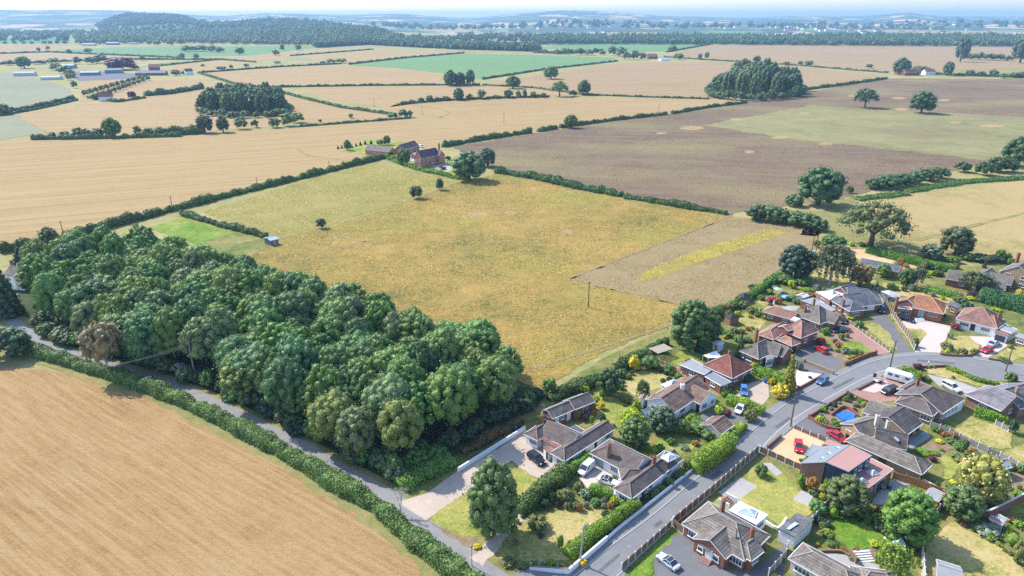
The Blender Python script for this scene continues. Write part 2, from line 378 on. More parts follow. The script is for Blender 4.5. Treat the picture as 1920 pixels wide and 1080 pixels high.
def hedge_arrays(pts, wd, ht, leaf, per, seed, rough=.25, taper=.85):
    rg = np.random.default_rng(seed); pts = np.array([(p[0], p[1]) for p in pts], float)
    seg = np.linalg.norm(np.diff(pts, axis=0), axis=1); cum = np.r_[0, np.cumsum(seg)]; Ltot = cum[-1]
    def at(s):
        i = np.clip(np.searchsorted(cum, s, side='right')-1, 0, len(seg)-1); t = (s-cum[i])/seg[i]
        d = (pts[i+1]-pts[i])/seg[i][:, None]; return pts[i]+d*(s-cum[i])[:, None], d
    ph = rg.random(6)*6.28; sc = max(wd, ht)
    def mod(s): return 1+rough*(.5*np.sin(s/sc*.53+ph[0]+np.sin(s/sc*.21))+.4*np.sin(s/sc*1.37+ph[1]+2*np.sin(s/sc*.31))+.35*np.sin(s/sc*3.3+ph[2]+2*np.sin(s/sc*.77)))
    def mod2(s): return 1+rough*(.5*np.sin(s/sc*.61+ph[3]+np.sin(s/sc*.17))+.4*np.sin(s/sc*1.7+ph[4]+2*np.sin(s/sc*.41))+.3*np.sin(s/sc*3.9+ph[5]))
    n = int(per*Ltot*(wd+2*ht)/(leaf*leaf)); s = rg.random(n)*Ltot; q, d = at(s); nr = np.c_[-d[:, 1], d[:, 0]]
    u = rg.random(n)*(wd+2*ht); hh = ht*mod(s); ww = wd*mod2(s)
    a = np.where(u < ht, -1, np.where(u > ht+wd, 1, (u-ht)/wd*2-1)); zz = np.where(u < ht, u/ht, np.where(u > ht+wd, (u-ht-wd)/ht, 1.0))
    rnd = np.where(zz > .8, 1-(zz-.8)*.9, 1.0); lat = a*ww/2*rnd*(taper+(1-taper)*(1-zz))+rg.normal(size=n)*.05*wd
    zc = zz*hh*(1-.16*np.abs(a)**3*(zz > .95))+rg.normal(size=n)*.03*ht
    C = np.c_[q+nr*lat[:, None], np.maximum(.03, zc)]
    on = np.c_[nr*np.where(np.abs(a) > .98, np.sign(a), a*.4)[:, None], np.where(np.abs(a) > .98, .25, 1.0)]
    V, F = leafquads(C, on+rg.normal(size=(n, 3))*.5, leaf, rg)
    ks = np.linspace(0, Ltot, max(2, int(Ltot/(sc*.45))+1)); q, d = at(np.minimum(ks, Ltot-1e-4)); nr = np.c_[-d[:, 1], d[:, 0]]; h2 = ht*mod(ks)*.86; w2 = wd*mod2(ks)*.8
    ring = [(-.5, 0), (.5, 0), (.48, .75), (.3, 1), (-.3, 1), (-.48, .75)]; cv = []; cf = []
    for i in range(len(ks)):
        for (x, z) in ring: cv.append((*(q[i]+nr[i]*w2[i]*x), z*h2[i]))
    for i in range(len(ks)-1):
        for k in range(6):
            a0, b0, c0, d0 = i*6+k, i*6+(k+1) % 6, (i+1)*6+(k+1) % 6, (i+1)*6+k; cf += [(a0, b0, c0), (a0, c0, d0)]
    e = (len(ks)-1)*6
    for k in range(1, 5): cf += [(0, k+1, k), (e, e+k, e+k+1)]
    return V, F, (np.array(cv), np.array(cf))
_hs = [500]
def hedge(pts, wd, ht, color, label, leaf=.3, per=1.6, rough=.25, name='hedge', cat='hedge', px=True, group=None, taper=.85):
    _hs[0] += 1
    W = [P(*p) for p in pts] if px else pts
    o0 = W[0].copy() if px else Vector((W[0][0], W[0][1], 0))
    arr = hedge_arrays([(p[0]-o0[0], p[1]-o0[1]) for p in W], wd, ht, leaf, per, _hs[0], rough, taper)
    o = link(name, fol_mesh(name, arr), None, color, (o0[0], o0[1], 0)); tag(o, label, cat, group)
    mid = W[len(W)//2]; return o
# ---------------------------------------------------------------- ground sheets
def sheet(name, pts, mat, z=.02, px=True, kind='structure'):
    W = [P(*p) for p in pts] if px else [Vector((p[0], p[1], 0)) for p in pts]
    o = link(name, mesh(name, [(p.x, p.y, z) for p in W], [tuple(range(len(W)))], [mat])); 
    if o.data.polygons[0].normal.z < 0: o.data.flip_normals()
    o["kind"] = kind; return o
def ribbon(pts, off0, off1):
    """two offset copies of a world polyline (left positive)"""
    A = []; B = []
    for i, p in enumerate(pts):
        d = (pts[min(i+1, len(pts)-1)]-pts[max(i-1, 0)]); d = Vector((d.x, d.y, 0)).normalized(); n = Vector((-d.y, d.x, 0))
        A.append(p+n*off0); B.append(p+n*off1)
    return A, B
def strip_obj(name, A, B, z, mat, thick=None, kind='structure'):
    n = len(A); V = [(p.x, p.y, z) for p in A]+[(p.x, p.y, z) for p in B]; F = [(i, i+1, n+i+1, n+i) for i in range(n-1)]
    if thick:
        V += [(p.x, p.y, z-thick) for p in A]+[(p.x, p.y, z-thick) for p in B]
        F += [(i, 2*n+i, 2*n+i+1, i+1) for i in range(n-1)]+[(n+i, n+i+1, 3*n+i+1, 3*n+i) for i in range(n-1)]+[(0, n, 3*n, 2*n), (n-1, 3*n-1, 4*n-1, 2*n-1)]
    o = link(name, mesh(name, V, F, [mat])); o["kind"] = kind; return o
def smoothline(pts, k=4):
    out = []
    for i in range(len(pts)-1):
        p0, p1, p2, p3 = pts[max(i-1, 0)], pts[i], pts[i+1], pts[min(i+2, len(pts)-1)]
        for j in range(k):
            t = j/k; out.append(.5*((2*p1)+(p2-p0)*t+(2*p0-5*p1+4*p2-p3)*t*t+(3*p1-p0-3*p2+p3)*t**3))
    return out+[pts[-1]]
_rg = random.Random(8)
def ragged(pts, n_, a):
    W = [P(*p) for p in pts]; out = []
    for p, q in zip(W, W[1:]+W[:1]):
        d = q-p; k = max(1, min(n_, int(d.length/(2.2*a)))); nn = Vector((-d.y, d.x, 0)).normalized()
        for i in range(k): out.append(p.lerp(q, i/k)+nn*_rg.uniform(-a, a)*(1 if i else .3))
    return out
LANE_ROT = math.atan2(-83, 123)
M_straw_near = land('near_stubble', [(.44, .285, .125), (.56, .385, .185), (.66, .49, .27)], .04, .35, 1.8, rows=(.05, 1.2), rowcol=(.68, .51, .29), rowrot=-LANE_ROT, rows2=(.5, 2.2, -.55, (.46, .29, .125)), b_=1, bd=.3, k_=.56, lo_=.40, tint=(1.06, .96, .82))
M_straw = land('stubble', [(.50, .36, .19), (.58, .43, .245), (.64, .49, .29)], .006, .05, .4, rows=(.006, .25), rowcol=(.66, .52, .32), rowrot=-R(22), tram=23, tramcol=(.36, .27, .15), b_=.25, k_=0.53, lo_=.40, tint=(1.05, .96, .76))
M_straw2 = land('pale_stubble', [(.56, .40, .22), (.63, .47, .27), (.69, .53, .33)], .004, .04, .3, rows=(.004, .15), rowcol=(.70, .55, .35), rowrot=-R(10), tram=24, tramcol=(.42, .31, .18), b_=.2, k_=0.5, lo_=.40, tint=(1.05, .96, .76))
M_straw3 = land('buff_stubble', [(.50, .36, .215), (.56, .42, .265), (.60, .46, .31)], .004, .04, .3, rows=(.004, .12), rowcol=(.62, .49, .34), rowrot=-R(25), tram=30, tramcol=(.36, .26, .17), b_=.2, k_=0.52, lo_=.40, tint=(1.05, .96, .76))
M_gold = land('golden_barley', [(.60, .42, .17), (.66, .48, .21), (.70, .53, .26)], .004, .04, .3, b_=.2, k_=0.52)
M_mead = land('golden_meadow', [(.17, .17, .05), (.30, .245, .07), (.40, .29, .085), (.47, .34, .12)], .022, .17, .9, specks=(.22, .09), speckcol=(.62, .50, .05), b_=.9, bd=.4, lo_=.41, patch=(.014, .50, (.34, .33, .07), .4, 1.8, .25), k_=0.8, tint=(1.04, .96, .94))
M_past = land('dry_pasture', [(.26, .25, .075), (.36, .33, .11), (.48, .42, .19)], .02, .12, .7, b_=.6, bd=.3, k_=.68, tint=(1.08, 1, .88))
M_buff = land('buff_meadow', [(.27, .20, .09), (.36, .27, .135), (.43, .33, .18)], .02, .15, .9, b_=.8, bd=.3, k_=.76)
M_rape = land('yellow_flower_strip', [(.30, .22, .09), (.34, .26, .075), (.42, .34, .065), (.46, .37, .07)], .06, .3, 1.2, b_=.8, bd=.3, lo_=.40, k_=.85)
M_dry = land('dry_hay_field', [(.26, .22, .085), (.40, .31, .13), (.48, .37, .175), (.50, .35, .17)], .015, .11, .7, b_=.6, bd=.3, lo_=.40, k_=.78, tint=(1, 1, .95))
M_brown = land('brown_crop', [(.115, .075, .050), (.17, .115, .078), (.215, .15, .105)], .012, .09, .6, b_=.8, bd=.4, rows=(.012, .12), rowcol=(.19, .145, .085), rowrot=R(8), patch=(.008, .47, (.24, .195, .095), R(8), 2.0, .25), lo_=.40)
M_olive = land('olive_crop', [(.16, .155, .07), (.235, .215, .095), (.29, .255, .125)], .012, .09, .6, b_=.6, bd=.3, lo_=.40, patch=(.010, .52, (.21, .165, .09), R(8), 2.5, .2))
M_green = land('green_crop', [(.13, .24, .09), (.17, .29, .11), (.20, .32, .13)], .004, .03, .3, b_=.2, rows=(.004, .06), rowcol=(.19, .32, .13), rowrot=-R(20), k_=0.8)
M_greygr = land('grey_green_crop', [(.24, .25, .15), (.30, .30, .19), (.36, .34, .22)], .006, .05, .4, b_=.2, k_=0.8)
M_lawn = land('lawn', [(.10, .17, .025), (.19, .24, .04), (.31, .31, .075), (.42, .36, .13)], .06, .30, 1.6, b_=.5, bd=.12, lo_=.41)
M_lawngold = land('golden_lawn', [(.13, .18, .035), (.23, .25, .055), (.33, .305, .08), (.43, .355, .15)], .06, .3, 1.6, b_=.5, bd=.12, lo_=.41)
M_lawng = land('green_lawn', [(.075, .16, .018), (.12, .22, .022), (.19, .25, .045), (.32, .31, .10)], .07, .3, 1.6, b_=.5, bd=.12, lo_=.41)
M_lawnd = land('dry_lawn', [(.15, .18, .045), (.28, .26, .075), (.42, .34, .14), (.48, .37, .18)], .06, .3, 1.6, b_=.5, bd=.12, lo_=.41)
M_garden = land('garden_ground', [(.075, .11, .028), (.14, .165, .04), (.24, .22, .075), (.33, .26, .12)], .07, .35, 1.8, b_=.8, bd=.2, lo_=.40)
M_soil = land('soil_bed', [(.16, .11, .07), (.26, .19, .12), (.36, .28, .18)], .15, .7, 3, b_=.8, bd=.15)
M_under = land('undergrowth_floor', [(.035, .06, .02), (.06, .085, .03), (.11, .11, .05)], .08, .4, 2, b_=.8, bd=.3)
M_verge = land('verge_grass', [(.13, .16, .04), (.24, .22, .08), (.36, .29, .13)], .1, .5, 2.5, b_=.8, bd=.2)
M_asph = land('asphalt', [(.165, .165, .172), (.20, .20, .205), (.235, .232, .23)], .05, .4, 6, b_=.15, bd=.02)
M_tarm = land('drive_tarmac', [(.125, .125, .132), (.155, .155, .16), (.19, .187, .183)], .08, .5, 6, b_=.15, bd=.02)
M_pave = land('pavement_asphalt', [(.19, .19, .195), (.225, .225, .228), (.26, .257, .255)], .06, .5, 6, b_=.15, bd=.02)
M_kerb = flat('kerb_concrete', (.48, .47, .45))
M_gravel = land('pink_gravel', [(.36, .29, .24), (.46, .37, .30), (.55, .46, .38)], .08, .6, 5, b_=.5, bd=.05)
M_ogravel = land('orange_gravel', [(.48, .32, .17), (.58, .40, .23), (.66, .48, .30)], .1, .6, 6, b_=.5, bd=.05)
M_block = land('red_block_paving', [(.27, .155, .13), (.34, .20, .165), (.40, .25, .21)], .1, .7, 6, b_=.3, bd=.03)
M_pblock = land('pale_block_paving', [(.46, .38, .33), (.54, .45, .40), (.60, .52, .46)], .1, .7, 6, b_=.3, bd=.03)
M_slab = land('patio_slabs', [(.30, .285, .27), (.37, .35, .33), (.44, .42, .395)], .12, .8, 6, b_=.2, bd=.02)
M_wgravel = land('white_gravel', [(.52, .53, .53), (.62, .62, .61), (.72, .71, .70)], .12, .8, 6, b_=.4, bd=.03)
M_lane = land('lane_tarmac', [(.20, .198, .195), (.25, .245, .238), (.30, .29, .28)], .05, .4, 6, b_=.2, bd=.03)
M_ground = land('country_ground', [(.17, .19, .06), (.30, .27, .11), (.45, .35, .18)], .003, .03, .3, b_=.3)
# ---------------------------------------------------------------- the ground, fields
sheet('ground', [(-30000, -300), (30000, -300), (30000, 45000), (-30000, 45000)], M_ground, -.06, px=False)
FIELDS = [
 ('stubble_field', M_straw_near, [(-350, 640), (30, 690), (180, 700), (300, 745), (420, 808), (540, 872), (640, 938), (740, 1003), (860, 1085), (1010, 1250), (-600, 1250)]),
 ('stubble_field', M_straw, [(-300, 268), (60, 262), (300, 259), (420, 248), (560, 240), (700, 229), (775, 222), (720, 205), (740, 196), (880, 184), (1030, 181), (1310, 186), (1395, 190), (1250, 212), (1060, 237), (850, 272), (770, 288), (690, 301), (600, 324), (450, 361), (290, 402), (100, 452), (0, 471), (-300, 545)]),
 ('pasture', M_past, [(380, 397), (470, 370), (600, 330), (705, 306), (770, 320), (860, 342), (760, 380), (650, 410), (590, 432), (520, 450), (440, 420)]),
 ('paddock', M_lawng, [(275, 428), (340, 408), (445, 436), (372, 458)]),
 ('meadow', M_mead, [(590, 432), (760, 380), (860, 342), (930, 327), (1060, 350), (1180, 372), (1372, 405), (1220, 465), (1066, 525), (1270, 571), (1250, 612), (1130, 660), (1010, 735), (900, 700), (700, 640), (540, 585), (430, 495), (520, 452)]),
 ('buff_meadow', M_buff, [(1066, 525), (1220, 465), (1372, 405), (1540, 432), (1530, 470), (1455, 510), (1390, 560), (1300, 585), (1270, 571)]),
 ('brown_crop_field', M_brown, [(850, 275), (1060, 240), (1250, 215), (1400, 192), (1660, 147), (1920, 148), (2200, 150), (2200, 228), (1920, 219), (1640, 205), (1520, 197), (1320, 235), (1500, 262), (1870, 302), (1800, 318), (1680, 345), (1560, 378), (1400, 392), (1372, 403), (1180, 370), (1060, 348), (930, 325), (895, 300)]),
 ('olive_crop_field', M_olive, [(1320, 235), (1520, 197), (1640, 205), (1920, 219), (2200, 228), (2200, 335), (1870, 302), (1500, 262)]),
 ('dry_field', M_dry, [(1500, 440), (1540, 392), (1620, 372), (1700, 366), (1920, 338), (2300, 342), (2300, 372), (1920, 398), (1705, 452), (1650, 460)]),
 ('dry_field', M_dry, [(1712, 455), (1920, 401), (2300, 375), (2300, 530), (1920, 490), (1800, 490)]),
 ('stubble_field', M_straw2, [(30, 216), (150, 196), (270, 185), (380, 174), (384, 205), (440, 228), (560, 215), (520, 236), (400, 246), (250, 254), (95, 252)]),
 ('stubble_field', M_straw2, [(505, 168), (550, 180), (740, 216), (720, 226), (600, 232), (540, 225)]),
 ('grey_green_field', M_greygr, [(-300, 150), (0, 138), (32, 134), (132, 166), (136, 184), (0, 206), (-300, 250)]),
 ('grey_green_field', M_greygr, [(-300, 260), (0, 215), (30, 216), (88, 248), (0, 262), (-300, 266)]),
 ('stubble_field', M_straw2, [(372, 139), (520, 127), (640, 121), (760, 130), (828, 138), (830, 158), (690, 159), (510, 163), (440, 158)]),
 ('stubble_field', M_straw2, [(545, 166), (690, 161), (830, 160), (905, 160), (1000, 166), (1090, 177), (950, 182), (830, 188), (720, 202), (640, 190)]),
 ('green_field', M_green, [(655, 122), (760, 109), (870, 101), (1000, 103), (1150, 108), (1158, 114), (1020, 130), (905, 148), (835, 138), (760, 129)]),
 ('barley_field', M_gold, [(548, 106), (720, 94), (868, 99), (760, 108), (648, 119)]),
 ('barley_field', M_gold, [(300, 124), (400, 113), (480, 118), (372, 136), (310, 134)]),
 ('green_field', M_green, [(255, 127), (300, 118), (412, 111), (300, 124)]),
 ('stubble_field', M_straw2, [(-200, 101), (0, 101), (200, 103), (330, 107), (335, 113), (200, 112), (0, 121), (-200, 127)]),
 ('green_field', M_green, [(90, 97), (200, 89), (400, 86), (610, 87), (545, 95), (480, 103), (335, 108), (200, 102)]),
 ('stubble_field', M_straw2, [(420, 112), (545, 97), (700, 91), (548, 105), (480, 116)]),
 ('stubble_field', M_straw2, [(-200, 85), (135, 84), (95, 96), (-200, 100)]),
 ('green_field', M_green, [(-200, 73), (130, 71), (130, 81), (-200, 84)]),
 ('barley_field', M_gold, [(700, 80), (860, 77), (1000, 80), (990, 88), (860, 90), (720, 86)]),
 ('green_field', M_green, [(1000, 90), (1060, 83), (1330, 83), (1250, 97), (1130, 97)]),
 ('stubble_field', M_straw3, [(1335, 84), (1600, 86), (1920, 88), (2300, 91), (2300, 136), (1920, 128), (1664, 135), (1480, 121), (1245, 106)]),
 ('stubble_field', M_straw3, [(905, 157), (1160, 118), (1330, 115), (1480, 124), (1660, 141), (1500, 168), (1400, 188), (1310, 183), (1090, 176), (1000, 163)]),
 ('pasture', M_straw2, [(150, 150), (380, 150), (440, 162), (380, 172), (270, 184), (150, 192)]),
 ('stubble_field', M_straw2, [(360, 78), (470, 74), (720, 76), (700, 79), (520, 83)]),
]
for nm, mt, poly in FIELDS: sheet(nm, ragged(poly, 70 if 'olive' in nm else 14, {'brown_crop_field': 2.0, 'olive_crop_field': 3.5}.get(nm, .7)), mt, .024 if 'olive' in nm else .02, px=False)
sheet('flower_strip', ragged([(1192, 531), (1235, 521), (1340, 482), (1478, 437), (1440, 429), (1347, 456), (1240, 494), (1203, 515)], 16, .7), M_rape, .05, px=False)
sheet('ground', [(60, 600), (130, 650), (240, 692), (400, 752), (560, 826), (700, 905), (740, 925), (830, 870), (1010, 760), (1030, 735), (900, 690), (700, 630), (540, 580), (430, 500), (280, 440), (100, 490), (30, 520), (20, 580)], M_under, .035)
sheet('rough_ground', [(372, 458), (445, 436), (520, 452), (470, 480), (430, 497)], M_garden, .05)
sheet('rough_ground', [(1400, 395), (1545, 395), (1560, 378), (1600, 370), (1640, 430), (1760, 470), (1700, 500), (1620, 475), (1540, 435)], M_verge, .045)
# whole village plot
sheet('garden_ground', [(950, 1085), (860, 1015), (745, 940), (830, 870), (1010, 760), (1030, 735), (1130, 672), (1250, 615), (1300, 585), (1390, 560), (1455, 508), (1540, 470), (1620, 470), (1780, 500), (1920, 495), (2300, 540), (2300, 1250), (1060, 1250)], M_garden, .03)
for i_, (px_, py_, w_, h_) in enumerate([(893, 402, 20, 5), (957, 399, 12, 4), (1063, 436, 10, 5), (1297, 240, 24, 4), (1462, 258, 16, 3), (1548, 270, 14, 3), (1405, 285, 10, 3), (1380, 224, 12, 2.5), (1600, 180, 10, 2), (1685, 184, 14, 2), (1690, 205, 14, 3), (1770, 188, 12, 2), (1860, 236, 26, 3), (1510, 212, 10, 2), (1790, 230, 12, 2), (1240, 250, 10, 2)]):
    sheet('bare_patch', ragged([(px_+w_*math.cos(t*.7854), py_+h_*math.sin(t*.7854)) for t in range(8)], 4, 1.0), M_straw2, .034+.0008*i_, px=False)
# tramlines and worn tracks across the meadow
for tr in ([(1000, 690), (1100, 660), (1250, 612)], [(585, 432), (640, 445), (693, 455)], [(1066, 522), (1220, 463), (1372, 404)], [(530, 505), (610, 470), (700, 450)], [(760, 380), (850, 345), (880, 338)]):
    W = smoothline([P(*p) for p in tr], 6); A, B = ribbon(W, .5, -.5); strip_obj('trodden_path', A, B, .06, M_buff)
for tr in ([(735, 205), (800, 215), (838, 222)], [(770, 196), (825, 205), (842, 212), (820, 222)], [(560, 280), (580, 292), (640, 300), (700, 310)], [(1720, 452), (1820, 425), (1930, 398)]):
    W = smoothline([P(*p) for p in tr], 6); A, B = ribbon(W, .9, -.9); strip_obj('wheel_track', A, B, .06, M_verge)
# ---------------------------------------------------------------- hills far away
def interp(x, xs): return np.interp(x, [a for a, b in xs], [b for a, b in xs])
RIDGE = [(-600, 18), (0, 14), (120, 15), (200, 18), (260, 25), (420, 31), (500, 26), (640, 29), (760, 28), (880, 35), (960, 28), (1050, 23), (1150, 25), (1240, 30), (1400, 34), (1500, 30), (1620, 31), (1700, 25), (1760, 31), (1920, 32), (2500, 30)]
def hz(X, Y):
    X = np.asarray(X, float); Y = np.asarray(Y, float); ds = Y*CP+CH*SP; px = 960+FPX*X/ds
    tz = np.clip(CH+(30.5-interp(px, RIDGE))/FPX*1.16*11500, 18, 165)
    e = np.clip((Y-3600)/7400, 0, 1); e = e*e*(3-2*e)
    n = 14*np.sin(X/420+Y/900)+10*np.sin(X/230-Y/610+2)+8*np.sin(X/900+Y/310)+5*np.sin(X/120+Y/170)
    z = e*tz+np.clip((Y-2900)/1500, 0, 1)*(1-e*.75)*(n*.7+4)
    def bumpz(cx, cy, sx, sy, a): return a*np.exp(-((px-cx)/sx)**4-((Y-cy)/sy)**2)
    z = z+bumpz(285, 4700, 95, 800, 74)+bumpz(500, 4300, 150, 700, 22)+bumpz(610, 3000, 130, 420, 26)+bumpz(670, 2900, 55, 300, 10)
    return z-1.0
nx, ny = 260, 150
gy = np.concatenate([np.linspace(2350, 5200, 80), np.linspace(5300, 15000, ny-80)]); gxr = np.linspace(-1.15, 1.15, nx)
GX = gxr[None, :]*(gy[:, None]*.95+100); GY = np.repeat(gy[:, None], nx, 1); GZ = hz(GX, GY)
GZ[0, :] = -3; GZ[-1, :] -= 60
V = np.stack([GX, GY, GZ], -1).reshape(-1, 3); I = np.arange(nx*ny).reshape(ny, nx)
F = np.stack([I[:-1, :-1], I[:-1, 1:], I[1:, 1:], I[1:, :-1]], -1).reshape(-1, 4)
mh, n, b = newmat('far_hills'); v = coords(n, 0, (1/260, 1/420, .001)); vo = N(n, "ShaderNodeTexVoronoi"); L(n, v, vo.inputs['Vector']); vo.inputs['Scale'].default_value = 1
sep = N(n, "ShaderNodeSeparateColor"); L(n, vo.outputs['Color'], sep.inputs[0])
c = ramp(n, sep.outputs[0], [(.0, (.045, .085, .04)), (.34, (.06, .10, .045)), (.36, (.13, .21, .07)), (.56, (.17, .24, .08)), (.58, (.50, .36, .19)), (.8, (.62, .47, .27)), (.82, (.05, .09, .045))])
c.node.color_ramp.interpolation = 'CONSTANT'
nn = noise(n, coords(n, 0, (1/180, 1/320, .001)), 1.0, 4, .65); c = mix(n, ramp(n, nn, [(.50, (0, 0, 0)), (.56, (1, 1, 1))]), c, (.045, .085, .042))
L(n, c, b.inputs['Base Color']); b.inputs['Roughness'].default_value = .95
o = link('hills', mesh('hills', V, F, [mh], smooth=True)); o["kind"] = 'structure'
lm('the far hills', (0, 6000))
# ---------------------------------------------------------------- far woods: one mass each
def merged(keys, pts, sc, seed):
    rg = np.random.default_rng(seed); Vs = []; Fs = []; b = 0; base = []
    for k in keys:
        me = PROTO[k]['crown']; nv = len(me.vertices); v = np.zeros(nv*3, np.float32); me.vertices.foreach_get("co", v); v = v.reshape(-1, 3)
        q = [tuple(p.vertices) for p in me.polygons]; f4 = np.array([t for t in q if len(t) == 4]); f3 = np.array([t for t in q if len(t) == 3]); base.append((v, f4, f3))
    F4 = []; F3 = []
    for i, p in enumerate(pts):
        v, f4, f3 = base[i % len(base)]; a = rg.random()*6.28; s = sc[i]; ca, sa = math.cos(a)*s, math.sin(a)*s
        Vs.append(np.c_[v[:, 0]*ca-v[:, 1]*sa+p[0], v[:, 0]*sa+v[:, 1]*ca+p[1], v[:, 2]*s*(.85+.4*rg.random())+p[2]]); F4.append(f4+b); F3.append(f3+b); b += len(v)
    return np.concatenate(Vs), np.concatenate(F4), np.concatenate(F3)
cl = clumps_dome(171, 4.6, .2, 9, 5, .5); proto('mini0', fol_mesh('distant_wood_crown', crown_arrays(172, cl, 1.7, 1.5)), None, 5, 9.3)
cl = clumps_dome(175, 4.4, .2, 9.5, 6, .5); proto('mini1', fol_mesh('distant_wood_crown', crown_arrays(176, cl, 1.7, 1.5)), None, 5, 9.3)
def inpoly(x, y, poly):
    c = False; n = len(poly)
    for i in range(n):
        x1, y1 = poly[i][:2]; x2, y2 = poly[(i+1) % n][:2]
        if (y1 > y) != (y2 > y) and x < (x2-x1)*(y-y1)/(y2-y1)+x1: c = not c
    return c
def fill(poly, gap, seed, maxn=4000):
    rg = random.Random(seed); xs = [p[0] for p in poly]; ys = [p[1] for p in poly]; out = []
    y = min(ys); row = 0
    while y < max(ys):
        x = min(xs)+(gap/2 if row % 2 else 0)
        while x < max(xs):
            q = (x+rg.uniform(-.38, .38)*gap, y+rg.uniform(-.38, .38)*gap)
            if inpoly(q[0], q[1], poly): out.append(q)
            x += gap
        y += gap*.87; row += 1
    rg.shuffle(out); return out[:maxn]
def wood(name, polypx, gap, scale, color, label, seed, world=False, maxn=2500):
    poly = polypx if world else [P(*p)[:2] for p in polypx]
    pts = fill(poly, gap, seed, maxn); rg = np.random.default_rng(seed)
    p3 = [(x, y, max(0, float(hz(x, y))) if y > 2350 else 0) for x, y in pts]; sc = scale*(.8+.45*rg.random(len(p3)))
    arr = merged(['mini0', 'mini1'], p3, sc, seed)
    V, F4, F3 = arr; me = bpy.data.meshes.new(name); me.vertices.add(len(V)); me.vertices.foreach_set("co", V.astype(np.float32).ravel())
    idx = np.concatenate([F4.ravel(), F3.ravel()]).astype(np.int32); me.loops.add(len(idx)); me.loops.foreach_set("vertex_index", idx); me.polygons.add(len(F4)+len(F3))
    me.polygons.foreach_set("loop_start", np.concatenate([np.arange(len(F4))*4, len(F4)*4+np.arange(len(F3))*3]).astype(np.int32)); me.polygons.foreach_set("loop_total", np.concatenate([np.full(len(F4), 4), np.full(len(F3), 3)]).astype(np.int32))
    me.materials.append(FOL); me.update(); me.validate()
    o = link(name, me, None, color); tag(o, label, 'wood', None, 'stuff'); return o
CW = (.07, .115, .055)
wood('woodland', [(1000, 84), (1130, 83), (1330, 84), (1600, 86), (1920, 88), (2100, 89), (2100, 80), (1600, 78), (1250, 77), (1000, 78)], 13, 1.75, CW, 'long belt of dark trees closing off the far stubble field', 31)
wood('woodland', [(590, 90), (690, 84), (760, 88), (860, 93), (1010, 97), (1010, 92), (860, 86), (760, 80), (690, 79), (590, 83)], 12, 1.6, CW, 'curving belt of trees behind the long green field', 32)
wood('woodland', [(140, 84), (300, 82), (480, 84), (600, 87), (760, 80), (720, 68), (600, 62), (450, 62), (300, 66), (150, 72)], 29, 1.6, (.10, .15, .07), 'broad spread of wood below the wooded ridge', 33, maxn=2200)
def skypoly(pts): return [(Y*CP*(px-960)/FPX+CH*SP*(px-960)/FPX, Y) for px, Y in pts]
wood('woodland', skypoly([(190, 4100), (365, 4100), (372, 4800), (180, 4800)]), 21, 1.6, (.075, .115, .06), 'dark wooded ridge standing highest at the skyline', 34, True)
wood('woodland', skypoly([(370, 3900), (640, 3500), (660, 4400), (380, 4600)]), 32, 2.6, CW, 'low wooded rise between the ridge and the dark knoll', 35, True)
wood('woodland', skypoly([(540, 2500), (720, 2500), (720, 3050), (540, 3100)]), 17, 1.4, (.085, .13, .06), 'dark wooded knoll behind the narrow barley field', 36, True, 2200)
wood('woodland', skypoly([(860, 2900), (1930, 2900), (1930, 3150), (860, 3150)]), 42, 1.9, CW, 'scattered hazy trees beyond the long tree belt', 37, True, 700)
wood('woodland', skypoly([(700, 4600), (1930, 4600), (1930, 5600), (700, 5600)]), 130, 3.0, CW, 'hazy copses dotted over the right hand hills', 38, True, 500)
wood('woodland', skypoly([(-60, 2500), (520, 2500), (520, 4000), (-60, 4000)]), 62, 1.8, CW, 'scattered hedgerow trees of the plain at the far left', 39, True, 600)
wood('woodland', skypoly([(740, 2600), (1000, 2450), (1930, 2450), (1930, 2800), (740, 2900)]), 46, 1.7, CW, 'loose trees just behind the long dark belt', 40, True, 600)
# ---------------------------------------------------------------- lane, village road
lane = smoothline([P(*p) for p in [(-120, 560), (0, 592), (30, 607), (62, 632), (90, 650), (150, 668), (230, 693), (315, 720), (400, 755), (490, 799), (560, 834), (640, 881), (695, 910), (745, 940), (785, 973), (830, 1008), (885, 1050), (930, 1082), (1000, 1130)]], 4)
A, B = ribbon(lane, 1.65, -1.65); strip_obj('lane', A, B, .06, M_lane)
A, B = ribbon(lane, 3.0, -3.2); strip_obj('verge', A, B, .05, M_verge)
KL = [(1060, 1096), (1080, 1079), (1150, 1022), (1220, 970), (1300, 903), (1380, 835), (1440, 784), (1490, 749), (1560, 713), (1628, 681), (1688, 669), (1760, 667), (1850, 677), (1930, 690), (2050, 705)]
KR = [(1140, 1094), (1165, 1073), (1262, 985), (1340, 920), (1418, 853), (1440, 826), (1488, 785), (1590, 725), (1645, 699), (1690, 687), (1740, 685), (1775, 687), (1803, 694), (1822, 705), (1850, 713), (1890, 714), (1930, 717), (2050, 740)]
kl = smoothline([P(*p) for p in KL], 4); kr = smoothline([P(*p) for p in KR], 4)
poly = kl+kr[::-1]
o = link('road', mesh('road', [(p.x, p.y, .055) for p in poly], [tuple(range(len(poly)))], [M_asph])); o["kind"] = 'structure'
if o.data.polygons[0].normal.z < 0: o.data.flip_normals()
sheet('road', [(1040, 1070), (1085, 1070), (1175, 1068), (1160, 1120), (1000, 1130), (940, 1090), (985, 1066)], M_asph, .052)
A, B = ribbon(kl, .14, 0); strip_obj('kerb', A, B, .15, M_kerb, .13)
A, B = ribbon(kl, 1.75, .14); strip_obj('pavement', A, B, .146, M_pave, .1)
kr2 = [p for p in kr if p.y > P(1425, 848).y and p.x < P(1690, 687).x]
A, B = ribbon(kr, 0, -.14); strip_obj('kerb', A, B, .15, M_kerb, .13)
A, B = ribbon(kr2, -.14, -1.75); strip_obj('pavement', A, B, .146, M_pave, .1)
